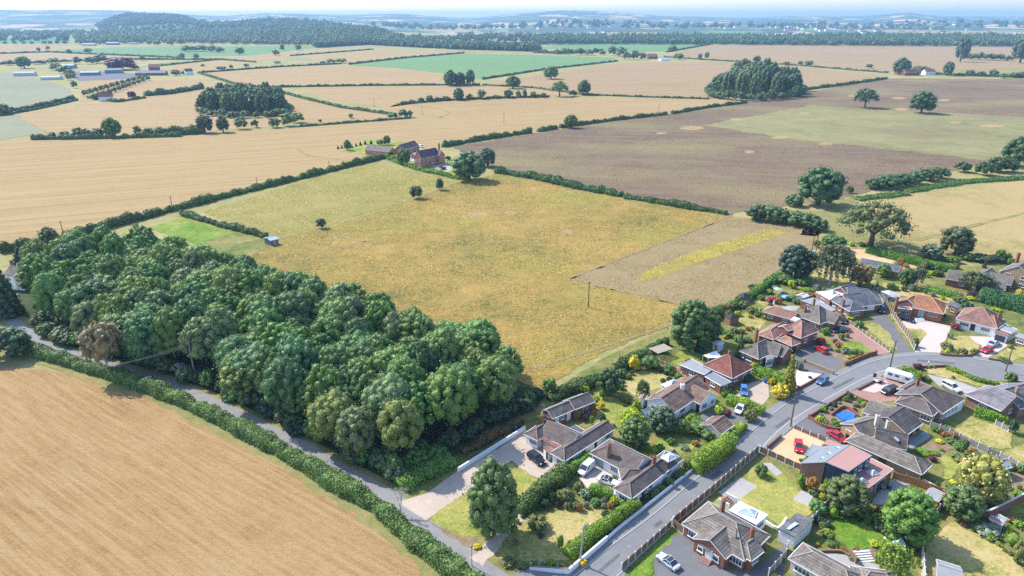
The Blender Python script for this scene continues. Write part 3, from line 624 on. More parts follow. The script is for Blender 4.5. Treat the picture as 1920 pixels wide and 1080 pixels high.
# ---------------------------------------------------------------- lane hedges
near = ribbon(lane, -4.0, 0)[0]
st = P(28, 668); en = P(985, 1200)
hp = [p for p in near if p.x > st.x-2 and p.y > 60]
hedge([Vector((p.x, p.y, 0)) for p in hp], 3.1, 2.6, (.095, .155, .045), 'long bushy green hedge between the lane and the stubble field', .28, 1.9, .3, px=False)
lm('the lane hedge', P(560, 880)); lm('the lane', P(640, 880)); 
# ---------------------------------------------------------------- the wood beside the lane
WP = [P(*p)[:2] for p in [(80, 599), (142, 637), (242, 677), (402, 733), (562, 809), (662, 866), (735, 886), (795, 856), (860, 822), (975, 755), (985, 728), (885, 690), (740, 650), (620, 605), (540, 575), (440, 535), (300, 500), (130, 500), (60, 540)]]
pts = fill(WP, 7.1, 3)
k = 0
for (x, y) in pts:
    h = random.uniform(12.5, 18.5); r = random.uniform(4.4, 6.6); c = random.choice(G_WOOD)
    o = plant('broad%d' % random.randrange(5), (x, y), h, r, c, 'broadleaf_tree'); k += 1
    tag(o, 'tall green broadleaf tree crowded into the wood beside the lane', 'tree', 'broadleaf trees of the wood beside the lane')
# skirts of lower growth along the wood's edges
edge = ribbon(lane, 4.2, 0)[0]
for i, p in enumerate(edge):
    if P(70, 610).x < p.x < P(735, 920).x and i % 1 == 0:
        for _ in range(2):
            o = plant('bush%d' % random.randrange(4), (p.x+random.uniform(-2.5, 2.5), p.y+random.uniform(-.5, 2.5)), random.uniform(2, 4.8), random.uniform(1.6, 3.2), random.choice([C_DARK, C_MID, (.07, .10, .04), (.09, .12, .06)]), 'shrub')
            tag(o, 'leafy shrub in the undergrowth between the wood and the lane', 'shrub', 'undergrowth shrubs along the lane side of the wood')
for t in np.linspace(0, 1, 22):
    a = P(760, 890).lerp(P(1012, 748), t); o = plant('bush%d' % random.randrange(4), (a.x+random.uniform(-2, 1), a.y+random.uniform(-1, 3)), random.uniform(1.5, 4), random.uniform(1.3, 2.8), random.choice([C_DARK, C_MID, (.07, .085, .035)]), 'shrub')
    tag(o, 'dark shrub under the wood edge above the long white wall', 'shrub', 'undergrowth shrubs on the house side of the wood')
for (px, py, hp_, wp_) in [(205, 705, 120, 60)]:
    p, h, r = sized(px, py, hp_, wp_); e = empty('dying_tree', (p.x, p.y, 0)); s = h/8.5; e.scale = (s, s, s)
    link('trunk', BARE, e); link('crown', PROTO['bush1']['crown'], e, (.16, .13, .075), (0, 0, 2.2), 0, (1.7, 1.7, 2.4)); tag(e, 'half dead brown tree with bare twigs beside the lane', 'tree')
for (px, py, s) in [(430, 742, .9), (560, 846, .6), (752, 968, 1.1), (345, 715, 1.0)]:
    p = P(px, py); o = link('bare_bush', BARE, None, None, (p.x, p.y, 0), px, (s, s, s*.8)); autolab(o, 'leafless pale twiggy bush', 'bush', 'leafless bushes by the lane')
p, h, r = sized(45, 505, 58, 40); 
# ---------------------------------------------------------------- named single trees: (kind, px, py, h px, w px, colour, label)
def treepx(key, px, py, hp_, wp_, c, label, name='tree', cat='tree', z=0, group=None, flat_parts=True):
    p, h, r = sized(px, py, hp_, wp_); o = plant(key, p, h, r, c, name, parts=flat_parts); tag(o, label, cat, group); return o
FG = (.085, .14, .042)
for t in [
 ('oak', 1621, 202, 38, 46, (.05, .085, .035), 'spreading field tree with a clear trunk alone in the brown crop', 'oak_tree'),
 ('round0', 1727, 212, 44, 54, (.05, .085, .03), 'rounded field tree with a dark low skirt alone in the brown crop', 'field_tree'),
 ('round1', 1534, 384, 80, 96, (.045, .088, .036), 'large dense round tree at the foot of the brown field', 'field_tree'),
 ('oak', 1632, 462, 96, 128, (.095, .11, .045), 'big spreading oak with open limbs above the clipped hedge', 'oak_tree'),
 ('full0', 1490, 522, 78, 74, (.032, .06, .042), 'dark blue green tree beside the buff meadow corner', 'broadleaf_tree'),
 ('birch', 1555, 535, 86, 74, (.10, .125, .07), 'weeping silver birch on the dry lawn behind the slate roofed bungalow', 'birch_tree'),
 ('full1', 1292, 652, 108, 88, (.06, .105, .034), 'broad dark conifer clump at the corner of the meadow and gardens', 'conifer_tree'),
 ('full0', 1324, 642, 74, 56, (.06, .10, .035), 'lower conifer on the house side of the broad conifer clump', 'conifer_tree'),
 ('round1', 1790, 478, 62, 68, (.075, .10, .05), 'grey green tree standing above the village hedge at the dry field', 'field_tree'),
 ('round2', 1745, 484, 32, 44, (.11, .14, .09), 'small grey leaved tree left of the grey green field edge tree', 'field_tree'),
 ('birch', 1826, 548, 46, 58, (.09, .11, .055), 'drooping olive tree in front of the brown gabled bungalows', 'weeping_tree'),
 ('round0', 880, 338, 62, 74, (.07, .115, .05), 'large pale green round tree at the farmhouse garden corner', 'garden_tree'),
 ('round1', 914, 312, 38, 36, (.05, .085, .045), 'darker tree behind the big round farmhouse tree', 'garden_tree'),
 ('round2', 757, 308, 34, 32, (.08, .11, .045), 'light green tree in front of the farmhouse barns', 'garden_tree'),
 ('round0', 652, 282, 22, 17, FG, 'small upright tree left of the long brick barn', 'garden_tree'),
 ('round1', 726, 272, 20, 16, FG, 'small tree behind the long brick barn', 'garden_tree'),
 ('bush1', 713, 273, 12, 16, FG, 'low bushy tree behind the ridge of the brick barn', 'garden_tree'),
 ('bush0', 780, 372, 25, 26, (.05, .085, .035), 'round dark bush alone on the pasture edge', 'bush'),
 ('bush2', 825, 356, 22, 16, (.05, .085, .035), 'upright dark bush on the path by the pasture', 'bush'),
 ('bush0', 602, 428, 20, 20, (.045, .08, .045), 'small dark bush beside the trodden pasture track', 'bush'),
 ('round2', 1070, 240, 28, 30, FG, 'round hedgerow tree beside a pole between stubble and brown crop', 'field_tree'),
 ('oak', 1049, 181, 30, 36, FG, 'umbrella shaped tree at the end of the field hedge', 'field_tree'),
 ('round0', 1095, 178, 30, 30, (.07, .11, .05), 'paler round tree right of the umbrella shaped tree', 'field_tree'),
 ('round1', 962, 166, 26, 34, FG, 'bushy tree on the hedge between two stubble fields', 'field_tree'),
 ('round2', 1033, 148, 26, 32, FG, 'round tree at the corner of the long green field', 'field_tree'),
 ('round0', 845, 161, 32, 30, (.07, .105, .06), 'leftmost tall poplar of the poplar trio at the green field', 'poplar_tree'),
 ('round1', 863, 161, 27, 26, (.05, .085, .05), 'shorter middle poplar of the poplar trio at the green field', 'poplar_tree'),
 ('round2', 882, 160, 32, 20, (.08, .115, .07), 'slim right hand poplar of the poplar trio at the green field', 'poplar_tree'),
 ('round0', 860, 188, 25, 24, FG, 'largest tree in the thin hedge above the pale stubble', 'field_tree'),
 ('round1', 212, 257, 40, 40, FG, 'tallest tree in the hedgerow under the far left stubble', 'field_tree'),
 ('round2', 385, 249, 38, 36, (.05, .085, .045), 'dark tall tree at the hedge below the left copse', 'field_tree'),
 ('round0', 419, 248, 34, 28, (.06, .095, .05), 'second tree beside the dark tree below the left copse', 'field_tree'),
 ('round1', 46, 128, 24, 30, FG, 'single large round tree left of the farm sheds', 'field_tree'),
 ('round2', 228, 131, 26, 60, C_PURPLE, 'great copper purple tree among the farm sheds', 'copper_beech_tree'),
 ('round1', 248, 184, 14, 18, C_PURPLE, 'small purple tree by the red roofed cottage', 'copper_beech_tree'),
 ('round0', 1688, 140, 34, 36, (.06, .10, .05), 'large tree left of the distant red roofed farm', 'field_tree'),
 ('round1', 1776, 142, 28, 22, (.07, .11, .07), 'pale upright tree right of the distant red roofed farm', 'field_tree'),
 ('round2', 1800, 116, 50, 28, (.08, .12, .08), 'tall pale poplar at the end of the far bush row', 'poplar_tree'),
 ('round0', 1912, 118, 54, 42, (.07, .11, .075), 'tallest poplar at the far right of the bush row', 'poplar_tree'),
 ('spruce', 44, 497, 48, 34, (.035, .065, .06), 'blue spruce beside the white cottage', 'spruce_tree'),
 ('leylandii', 12, 590, 98, 58, (.05, .085, .045), 'large dark conifer hiding the white cottage', 'conifer_tree'),
 ('round1', 97, 470, 50, 42, (.07, .10, .045), 'loose green tree by the poles at the stubble edge', 'field_tree'),
 ('round0', 20, 668, 66, 90, (.05, .09, .042), 'dense low tree at the lane bend by the hedge end', 'field_tree'),
 ('full0', 925, 1002, 160, 108, (.085, .135, .05), 'big leafy tree on the front lawn beside the gravel drive', 'garden_tree'),
 ('golden', 1833, 938, 92, 92, (.20, .22, .05), 'wide golden flowering tree by the timber greenhouse', 'golden_tree'),
 ('full1', 1695, 1012, 112, 108, (.085, .155, .03), 'large bright green tree behind the patio garden', 'garden_tree'),
 ('full1', 1585, 957, 78, 88, (.085, .12, .045), 'feathery green tree hiding the flank of the pink roofed house', 'garden_tree'),
 ('full0', 1800, 970, 72, 76, (.08, .13, .045), 'round leafy tree outside the tall brick garden wall', 'garden_tree'),
 ('birch', 1668, 1085, 72, 62, (.15, .20, .03), 'yellow green drooping tree at the garden steps', 'weeping_tree'),
 ('full0', 1240, 808, 58, 62, (.055, .085, .045), 'dark grey green tree in the garden of the brown tiled bungalow', 'garden_tree'),
 ('full1', 1188, 838, 66, 66, (.07, .12, .035), 'broad green tree behind the white walled bungalow', 'garden_tree'),
 ('cypress', 1476, 738, 72, 24, (.19, .20, .03), 'tall golden columnar conifer beside the village road', 'conifer_tree'),
 ('cypress', 1386, 672, 46, 18, (.045, .085, .035), 'slim dark columnar conifer by the grey tiled house', 'conifer_tree'),
 ('round0', 1140, 740, 58, 52, (.045, .085, .033), 'dense dark tree on the garden side of the meadow corner', 'garden_tree'),
 ('birch', 1204, 750, 42, 26, (.09, .13, .04), 'slender light green tree beside the white gable', 'garden_tree'),
 ('round2', 1612, 535, 48, 46, (.20, .15, .06), 'russet leaved small tree behind the slate roofed bungalow', 'russet_tree'),
 ('round0', 1655, 520, 30, 30, (.10, .15, .04), 'small light green tree in front of the long low garage', 'garden_tree'),
 ('round1', 1698, 538, 40, 36, (.05, .10, .03), 'dark round tree at the fence behind the orange roofed bungalow', 'garden_tree'),
 ('birch', 1718, 538, 44, 26, (.10, .13, .07), 'grey drooping tree beside the dark round tree at the fence', 'garden_tree'),
 ('round2', 1560, 468, 34, 54, (.06, .11, .03), 'green spreading tree beside the transformer poles', 'garden_tree'),
 ('round1', 1586, 495, 26, 38, (.045, .085, .045), 'dark low tree by the gravel yard', 'garden_tree'),
 ('round0', 1905, 312, 62, 64, (.05, .09, .032), 'large dark tree at the right edge above the bramble bank', 'field_tree'),
 ('bush0', 1868, 322, 30, 44, (.06, .10, .035), 'round bush at the bramble bank below the large dark tree', 'bush'),
]:
    o = treepx(*t[:7], name=t[7], cat='bush' if t[7] == 'bush' else 'tree'); lm('the '+t[6], o.location) if False else None
def many(kind, lst, words, cat, group, color, name, rel='beside'):
    for (px, py, h_, w_) in lst:
        k = kind if isinstance(kind, str) else random.choice(kind); p, h, r = sized(px, py, h_, w_)
        o = plant(k, p, h, r, color if isinstance(color[0], float) else random.choice(color), name, parts=False); autolab(o, words, cat, group, rel)
FARC = [(.08, .125, .05), (.09, .135, .055), (.075, .115, .05)]
FK = ['far0', 'far1', 'far2']
many(FK, [(75, 260, 10, 14), (98, 259, 12, 16), (122, 259, 14, 20), (148, 258, 20, 22), (165, 258, 18, 22), (185, 257, 18, 24), (258, 252, 17, 16), (280, 254, 15, 20), (300, 253, 16, 22), (322, 252, 14, 20), (345, 250, 14, 20), (362, 250, 18, 18), (452, 242, 24, 26), (478, 239, 16, 16), (515, 239, 20, 24), (540, 236, 26, 30), (558, 230, 20, 26), (600, 229, 6, 8), (658, 222, 10, 10), (736, 222, 12, 22), (755, 220, 16, 18), (768, 220, 14, 14)], 'dark bushy tree', 'tree', 'hedgerow trees along the left stubble edge', FARC, 'hedgerow_tree')
many(FK, [(755, 195, 6, 8), (772, 194, 8, 12), (790, 192, 10, 14), (805, 191, 13, 16), (820, 190, 9, 12), (836, 189, 10, 14), (880, 187, 12, 14), (903, 186, 19, 17), (930, 185, 8, 14), (953, 184, 17, 19), (972, 183, 14, 12), (984, 183, 16, 10), (1000, 183, 12, 14), (1018, 183, 10, 14), (1074, 180, 12, 18)], 'dark bushy tree', 'tree', 'hedgerow trees above the pale stubble', FARC, 'hedgerow_tree')
cop = []
for i in range(30):
    a = i*2.4; q = math.sqrt((i+.5)/30); cop.append((1418+78*q*math.cos(a), 174+12*q*math.sin(a), 38+22*(1-abs(q*math.cos(a)))+random.uniform(-6, 6), random.uniform(26, 38)))
many(['round0', 'round2', 'full0'], cop, 'tall tree of a dense island copse', 'tree', 'trees of the island copse in the stubble', [(.055, .09, .042), (.105, .145, .07), (.07, .11, .048)], 'copse_tree', 'close to')
cop = []
for i in range(32):
    a = i*2.4; q = math.sqrt((i+.5)/32); cop.append((458+80*q*math.cos(a), 205+13*q*math.sin(a), 30+18*(1-abs(q*math.cos(a))*.6)+random.uniform(-5, 5), random.uniform(26, 36)))
many(['round0', 'full1', 'full0'], cop, 'tall tree of the left copse', 'tree', 'trees of the left copse in the stubble', [(.06, .10, .042), (.10, .14, .055), (.075, .115, .05)], 'copse_tree', 'close to')
av = []
for i in range(12):
    t = i/11; av.append((160+112*t, 180-33*t, 12-3*t, 12-2*t)); av.append((178+100*t, 187-36*t, 12-3*t, 12-2*t))
many(FK, av, 'small round avenue tree', 'tree', 'two rows of avenue trees by the farm', FARC, 'avenue_tree')
far = [(130, 150, 14, 14), (140, 165, 14, 12), (135, 146, 10, 16), (8, 215, 22, 26), (145, 120, 14, 14), (170, 120, 14, 22), (190, 118, 16, 30), (20, 122, 10, 22), (75, 120, 8, 26), (100, 118, 10, 22), (120, 138, 16, 26), (105, 132, 14, 22), (132, 145, 16, 20),
 (450, 103, 15, 19), (518, 104, 11, 15), (342, 110, 11, 13), (368, 110, 10, 12), (355, 97, 12, 30), (378, 96, 12, 26), (400, 97, 12, 24), (412, 98, 10, 18), (530, 95, 12, 10), (560, 95, 12, 12), (268, 114, 10, 12), (73, 97, 8, 8), (90, 94, 8, 8), (165, 99, 9, 16), (130, 100, 8, 10), (10, 83, 6, 8), (28, 83, 6, 8), (45, 83, 6, 8), (60, 83, 6, 8), (83, 83, 7, 9), (95, 83, 7, 9), (108, 83, 8, 9), (122, 83, 8, 9), (280, 84, 8, 9), (295, 85, 10, 14), (320, 85, 10, 14), (340, 84, 12, 16), (398, 83, 8, 10), (440, 83, 8, 10), (460, 84, 9, 14), (480, 84, 10, 14), (500, 84, 10, 14),
 (1260, 97, 12, 20), (1272, 112, 12, 22), (1312, 112, 12, 9), (1325, 111, 14, 9), (1418, 118, 14, 16), (1474, 123, 8, 14), (1500, 122, 8, 10), (1516, 124, 11, 18), (1630, 128, 8, 14), (1175, 112, 16, 16), (1190, 112, 18, 18), (1205, 112, 14, 14), (1130, 103, 8, 14), (1148, 104, 18, 18), (1165, 106, 18, 22), (1045, 102, 10, 14), (1060, 102, 12, 20), (1085, 103, 13, 22), (1105, 104, 12, 18), (640, 118, 9, 22), (620, 119, 9, 20), (605, 120, 6, 12),
 (380, 125, 5, 8), (412, 131, 7, 14), (420, 131, 7, 9), (434, 129, 8, 8), (462, 126, 7, 12), (520, 119, 5, 14), (255, 130, 8, 14), (330, 142, 12, 18), (345, 140, 8, 10)]
many(FK, far, 'small dark round tree', 'tree', 'scattered distant field trees', FARC, 'field_tree')
many(FK, [(1820, 112, 12, 20), (1838, 112, 14, 22), (1856, 113, 13, 22), (1874, 113, 12, 20), (1890, 114, 10, 18), (1726, 135, 12, 32), (1745, 138, 8, 14), (1818, 142, 11, 18), (1840, 143, 10, 18), (1862, 143, 14, 18), (1880, 147, 10, 16), (1900, 146, 11, 18), (1915, 146, 12, 18), (1800, 143, 7, 14)], 'hazy green bushy tree', 'tree', 'bushy trees around the distant red roofed farm', FARC, 'field_tree')
many(['bush0', 'bush1', 'bush2', 'bush3'], [(1640, 354, 22, 40), (1665, 352, 26, 48), (1692, 348, 24, 46), (1715, 344, 24, 40), (1740, 338, 24, 44), (1762, 334, 22, 36), (1803, 322, 20, 32), (1845, 328, 26, 36), (1890, 322, 26, 36)], 'dark rounded field bush', 'bush', 'bush row along the bramble bank', [(.05, .088, .034), (.058, .095, .038)], 'bush')
many(['bush0', 'bush1', 'bush2', 'bush3'], [(1418, 412, 30, 48), (1450, 416, 32, 52), (1485, 420, 28, 56), (1515, 426, 28, 48), (1535, 432, 24, 36), (1488, 386, 22, 38), (1592, 362, 14, 16)], 'dark rounded thicket bush', 'bush', 'thicket bushes at the end of the field hedge', [(.045, .08, .034), (.055, .09, .036)], 'bush')
# ---------------------------------------------------------------- hedges between fields
DH = (.07, .115, .036); FH = (.072, .112, .045)
for pts, wd, ht, c, lab, lf in [
 ([(0, 474), (100, 457), (230, 420), (290, 404)], 3.5, 3.2, DH, 'dark hedge from the cottage along the left stubble field', .5),
 ([(290, 404), (450, 363), (600, 326), (735, 292)], 3, 2.8, DH, 'dark straight hedge between the stubble and the green pasture', .5),
 ([(830, 276), (900, 263), (995, 249)], 3.2, 3.0, DH, 'thick dark hedge right of the farmhouse', .5),
 ([(1008, 247), (1045, 241)], 3.2, 2.6, DH, 'short hedge length left of the lone hedgerow tree', .5),
 ([(1050, 240), (1150, 226), (1250, 215)], 3, 2.6, DH, 'hedge running from the lone hedgerow tree toward the copse', .6),
 ([(1260, 214), (1320, 203), (1400, 193)], 3, 2.4, DH, 'low hedge length below the island copse', .7),
 ([(1500, 170), (1580, 160), (1662, 148)], 3.5, 3, FH, 'hedge right of the island copse toward the far farm', .8),
 ([(930, 324), (1000, 334), (1060, 349), (1110, 358), (1165, 368)], 4.5, 3.2, (.05, .095, .03), 'bushy hedge from the farmhouse tree into the brown crop edge', .5),
 ([(1172, 371), (1250, 384), (1362, 402)], 4, 2.2, (.055, .095, .03), 'lower bushy hedge running on to the yellow strip corner', .5),
 ([(340, 402), (400, 420), (500, 446)], 3, 2.0, (.06, .10, .035), 'bushy hedge beside the small green paddock', .4),
 ([(722, 296), (780, 318), (850, 334), (880, 338)], 2.5, 2.2, C_BRIGHT, 'bright garden hedge in front of the brick farmhouse', .4),
 ([(735, 293), (700, 302)], 2.5, 2.2, DH, 'short dark hedge at the corner of the farmhouse garden', .4),
 ([(372, 137), (440, 158), (505, 166), (550, 180), (640, 202), (740, 216)], 3, 2.2, FH, 'hedge curving down past the left copse', .8),
 ([(510, 164), (690, 161), (830, 160), (900, 160)], 3, 2.4, FH, 'thin dark hedge between two pale stubble fields', .9),
 ([(905, 160), (1000, 165), (1095, 178), (1200, 182), (1330, 186)], 2.5, 1.6, FH, 'low hedge line below the buff stubble', .9),
 ([(745, 197), (830, 189), (950, 184), (1030, 182)], 3, 2.2, FH, 'ragged hedge under the row of small trees', .8),
 ([(905, 149), (1020, 131), (1158, 115)], 3, 2.4, FH, 'straight hedge under the long green field', 1),
 ([(655, 121), (760, 109), (870, 100)], 3, 3, FH, 'hedge between barley and the long green field', 1),
 ([(545, 105), (700, 93)], 3, 2.5, FH, 'hedge above the barley strip', 1.2),
 ([(372, 137), (520, 126), (640, 120)], 3, 2.5, FH, 'hedge over the left pale stubble', 1),
 ([(300, 124), (412, 112), (480, 117)], 3, 2.5, FH, 'hedge above the left barley field', 1.2),
 ([(0, 121), (200, 112), (335, 112), (420, 112)], 4, 3, FH, 'hedge under the far left stubble strip', 1.2),
 ([(0, 101), (90, 98), (200, 103), (340, 109)], 4, 3, FH, 'hedge between the far stubble strip and green field', 1.2),
 ([(5, 212), (70, 200), (138, 184)], 3, 2.5, (.06, .10, .04), 'hedge along the left field track', .8),
 ([(0, 218), (75, 204), (145, 188)], 3, 2.0, (.06, .10, .04), 'second lower hedge along the left field track', .8),
 ([(165, 184), (220, 192), (272, 184)], 3, 2.5, FH, 'clipped hedge round the red roofed cottage', .8),
 ([(272, 180), (320, 176), (380, 166)], 6, 5, FH, 'tall bushy hedge leading to the left copse', 1),
 ([(60, 262), (200, 260), (340, 256)], 3, 3, FH, 'dark hedge under the left hedgerow trees', .7),
 ([(270, 255), (350, 252), (385, 250)], 4, 5, FH, 'taller bushy hedge left of the dark hedge tree', .7),
 ([(560, 238), (650, 231), (770, 222)], 2.5, 1.5, FH, 'low hedge between the copse and the tramlines', .7),
 ([(1245, 107), (1330, 113), (1480, 122), (1600, 132), (1665, 137)], 3, 2.2, FH, 'low hedge between the two buff stubble fields', 1.2),
 ([(1250, 98), (1330, 84)], 4, 3, FH, 'hedge at the end of the far green field', 1.5),
 ([(1700, 137), (1800, 142), (1930, 146)], 4, 3, FH, 'hedge in front of the distant red roofed farm', 1.2),
 ([(1130, 98), (1045, 101), (1000, 99)], 6, 7, FH, 'tree-high hedge below the far green field', 1.5),
]:
    hedge(pts, wd, ht, c, lab, lf, 1.4, .45)
    W = []
    for p, q in zip(pts, pts[1:]): W += [P(*p).lerp(P(*q), t/8) for t in range(8)]
    W.append(P(*pts[-1])); A, B = ribbon(W, wd*.5+1.6, -wd*.5-1.6)
    for a_ in A+B: a_.x += random.uniform(-.9, .9); a_.y += random.uniform(-.9, .9)
    strip_obj('field_margin', A, B, .04, M_verge)
hedge([(1605, 375), (1660, 368), (1700, 364)], 7, .9, (.07, .14, .03), 'left end of the low green bramble bank', .5, 1.5, .3, 'bramble_bank', 'brambles')
hedge([(1700, 360), (1800, 342), (1930, 334)], 8, .9, (.07, .14, .03), 'long low green bramble bank above the dry field', .5, 1.5, .3, 'bramble_bank', 'brambles')
hedge([(1625, 473), (1700, 493), (1790, 512)], 2.6, 2.6, (.075, .165, .025), 'long clipped bright hedge behind the gravel yard', .3, 1.8, .08)
hedge([(1836, 562), (1880, 574), (1935, 590)], 5, 4.2, (.045, .105, .04), 'tall dark clipped hedge behind the white bungalow', .35, 1.7, .15)
hedge([(1736, 545), (1800, 562)], 1.6, 1.8, C_BRIGHT, 'narrow hedge behind the orange timber fence', .3, 1.6, .12)
# ---------------------------------------------------------------- tussocky grass standing in the meadows: nobody could count it
def grass(name, polypx, n_, h, color, label, seed, cut=()):
    rg = np.random.default_rng(seed); W = [P(*p) for p in polypx]; xs = [p.x for p in W]; ys = [p.y for p in W]; C = []; poly = [(p.x, p.y) for p in W]
    X = rg.uniform(min(xs), max(xs), n_); Y = rg.uniform(min(ys), max(ys), n_); k = np.sin(X*.21+np.sin(Y*.13)*2)+np.sin(Y*.27+np.sin(X*.17)*2)+np.sin(X*.05-Y*.07)*.8+rg.normal(size=n_)*.7
    px_ = np.zeros(n_, bool); vx = np.array([p[0] for p in poly]); vy = np.array([p[1] for p in poly])
    for i in range(len(poly)):
        x1, y1, x2, y2 = vx[i], vy[i], vx[(i+1) % len(poly)], vy[(i+1) % len(poly)]
        if y1 != y2: px_ ^= ((y1 > Y) != (y2 > Y)) & (X < (x2-x1)*(Y-y1)/(y2-y1)+x1)
    m = px_ & (k > -.6); X, Y = X[m], Y[m]; a = rg.random(len(X))*6.28; hh = h*(.3+.7*rg.random(len(X))); w_ = hh*2.0; dx, dy = np.cos(a)*w_/2, np.sin(a)*w_/2; lx, ly = rg.normal(size=len(X))*hh*1.5, rg.normal(size=len(X))*hh*1.5
    V = np.stack([np.c_[X-dx, Y-dy, np.zeros(len(X))], np.c_[X+dx, Y+dy, np.zeros(len(X))], np.c_[X+dx*.5+lx, Y+dy*.5+ly, hh], np.c_[X-dx*.5+lx, Y-dy*.5+ly, hh]], 1).reshape(-1, 3); c0 = np.array([np.mean(X), np.mean(Y), 0])
    o = link(name, mesh(name, V-c0, np.arange(4*len(X)).reshape(-1, 4), [FOL]), None, color, tuple(c0)); tag(o, label, 'grass', None, 'stuff')
MP = [(590, 432), (760, 380), (860, 342), (930, 327), (1060, 350), (1180, 372), (1372, 405), (1220, 465), (1066, 525), (1270, 571), (1250, 612), (1130, 660), (1010, 735), (900, 700), (700, 640), (540, 585), (430, 495), (520, 452)]
grass('meadow_grass', MP, 150000, .2, (.36, .28, .08), 'golden tussocky grass of the big central meadow', 1)
grass('meadow_grass', MP, 50000, .24, (.27, .25, .06), 'greener weeds growing in patches of the central meadow', 2)
grass('meadow_grass', [(380, 397), (470, 370), (600, 330), (705, 306), (770, 320), (860, 342), (760, 380), (650, 410), (590, 432), (520, 450), (440, 420)], 50000, .22, (.32, .28, .085), 'dry green grass of the pasture', 3)
grass('meadow_grass', [(1066, 525), (1220, 465), (1372, 405), (1540, 432), (1530, 470), (1455, 510), (1390, 560), (1300, 585), (1270, 571)], 40000, .2, (.26, .195, .095), 'thin buff grass of the corner meadow', 4)
grass('meadow_grass', [(1192, 531), (1235, 521), (1340, 482), (1478, 437), (1440, 429), (1347, 456), (1240, 494), (1203, 515)], 9000, .24, (.42, .34, .06), 'yellow flower heads of the bright strip', 5)
grass('crop_plants', [(850, 278), (1060, 243), (1250, 217), (1400, 195), (1325, 237), (1500, 264), (1870, 304), (1800, 318), (1680, 345), (1560, 378), (1400, 392), (1372, 403), (1180, 370), (1060, 348), (930, 325)], 100000, .26, (.17, .115, .075), 'brown ripening crop plants of the upper right field', 6)
A, B = ribbon([Vector((p.x, p.y, 0)) for p in hp], -1.2, -3.5)
for a_ in B: a_.x += random.uniform(-.8, .8); a_.y += random.uniform(-.8, .8)
strip_obj('field_margin', A, B, .03, M_verge)
skirt = []
for i in range(26):
    a = i*2*math.pi/26; skirt.append((1416+86*math.cos(a), 177+12*math.sin(a), random.uniform(12, 22), random.uniform(18, 28)))
many(['bush0', 'bush1', 'bush2'], skirt, 'shrub at the foot of the island copse', 'shrub', 'shrubs around the island copse', [(.06, .10, .04), (.075, .115, .05)], 'shrub', 'close')
skirt = []
for i in range(24):
    a = i*2*math.pi/24; skirt.append((460+84*math.cos(a), 208+13*math.sin(a), random.uniform(10, 18), random.uniform(16, 26)))
many(['bush0', 'bush1', 'bush2'], skirt, 'shrub at the foot of the left copse', 'shrub', 'shrubs around the left copse', [(.06, .10, .04), (.08, .12, .05)], 'shrub', 'close')
# ---------------------------------------------------------------- building materials
def tile(name, col, row=.34, wid=.33, gap=.03, dark=.45, lichen=None, var=.18):
    if name in MATS: return MATS[name]
    m, n, b = newmat(name); uv = N(n, "ShaderNodeTexCoord").outputs['UV']
    br = N(n, "ShaderNodeTexBrick"); L(n, uv, br.inputs['Vector']); br.inputs['Scale'].default_value = 1; br.inputs['Brick Width'].default_value = wid; br.inputs['Row Height'].default_value = row
    br.inputs['Mortar Size'].default_value = gap; br.inputs['Mortar Smooth'].default_value = .3; br.inputs['Bias'].default_value = 0
    br.inputs['Color1'].default_value = (*[x*(1-var) for x in col], 1); br.inputs['Color2'].default_value = (*[x*(1+var) for x in col], 1); br.inputs['Mortar'].default_value = (*[x*dark for x in col], 1)
    v = coords(n); c = mix(n, 1.0, br.outputs[0], ramp(n, noise(n, v, .5, 5, .65), [(.32, (.60, .60, .63)), (.52, (1, 1, 1)), (.70, (1.35, 1.28, 1.18))]), 'MULTIPLY')
    if lichen: c = mix(n, ramp(n, noise(n, v, 1.6, 4, .7), [(.60, (0, 0, 0)), (.72, (.75, .75, .75))]), c, lichen)
    L(n, c, b.inputs['Base Color']); b.inputs['Roughness'].default_value = .8; b.inputs['Specular IOR Level'].default_value = .3; bump(n, b, br.outputs['Fac'], .4, -.03)
    MATS[name] = m; return m
def brick(name, col):
    if name in MATS: return MATS[name]
    m, n, b = newmat(name); v = coords(n); f = noise(n, v, 4, 3, .7); f2 = noise(n, v, .5, 3)
    c = mix(n, f, [x*.62 for x in col], [x*1.4 for x in col]); c = mix(n, 1.0, c, ramp(n, f2, [(.3, (.8, .8, .8)), (.7, (1.12, 1.1, 1.08))]), 'MULTIPLY')
    L(n, c, b.inputs['Base Color']); b.inputs['Roughness'].default_value = .9; MATS[name] = m; return m
BR_RED = brick('red_brick', (.25, .10, .07)); BR_BUFF = brick('buff_brick', (.36, .25, .16)); BR_BROWN = brick('brown_brick', (.24, .14, .10)); BR_PINK = brick('weathered_brick', (.30, .17, .14))
WHITE = flat('white_render', (.80, .81, .82), var=.04, sc=.8); CREAM = flat('cream_render', (.55, .50, .42), var=.08, sc=.8); NAVY = flat('navy_cladding', (.05, .07, .12), var=.2)
UPVC = flat('white_frame', (.80, .80, .80), .4); BROWNF = flat('brown_frame', (.10, .055, .03), .5); FASC = flat('fascia', (.70, .70, .69), .5); LEAD = flat('lead_grey', (.22, .23, .25), .6)
T_DARK = tile('dark_plain_tiles', (.145, .115, .105), .30, .30, .025, .6, (.24, .21, .16)); T_BROWN = tile('brown_tiles', (.21, .135, .105), .55, 3, .07, .5, (.30, .24, .18)); T_GREYB = tile('grey_brown_tiles', (.185, .16, .135), .30, .30, .025, .6, (.28, .26, .2))
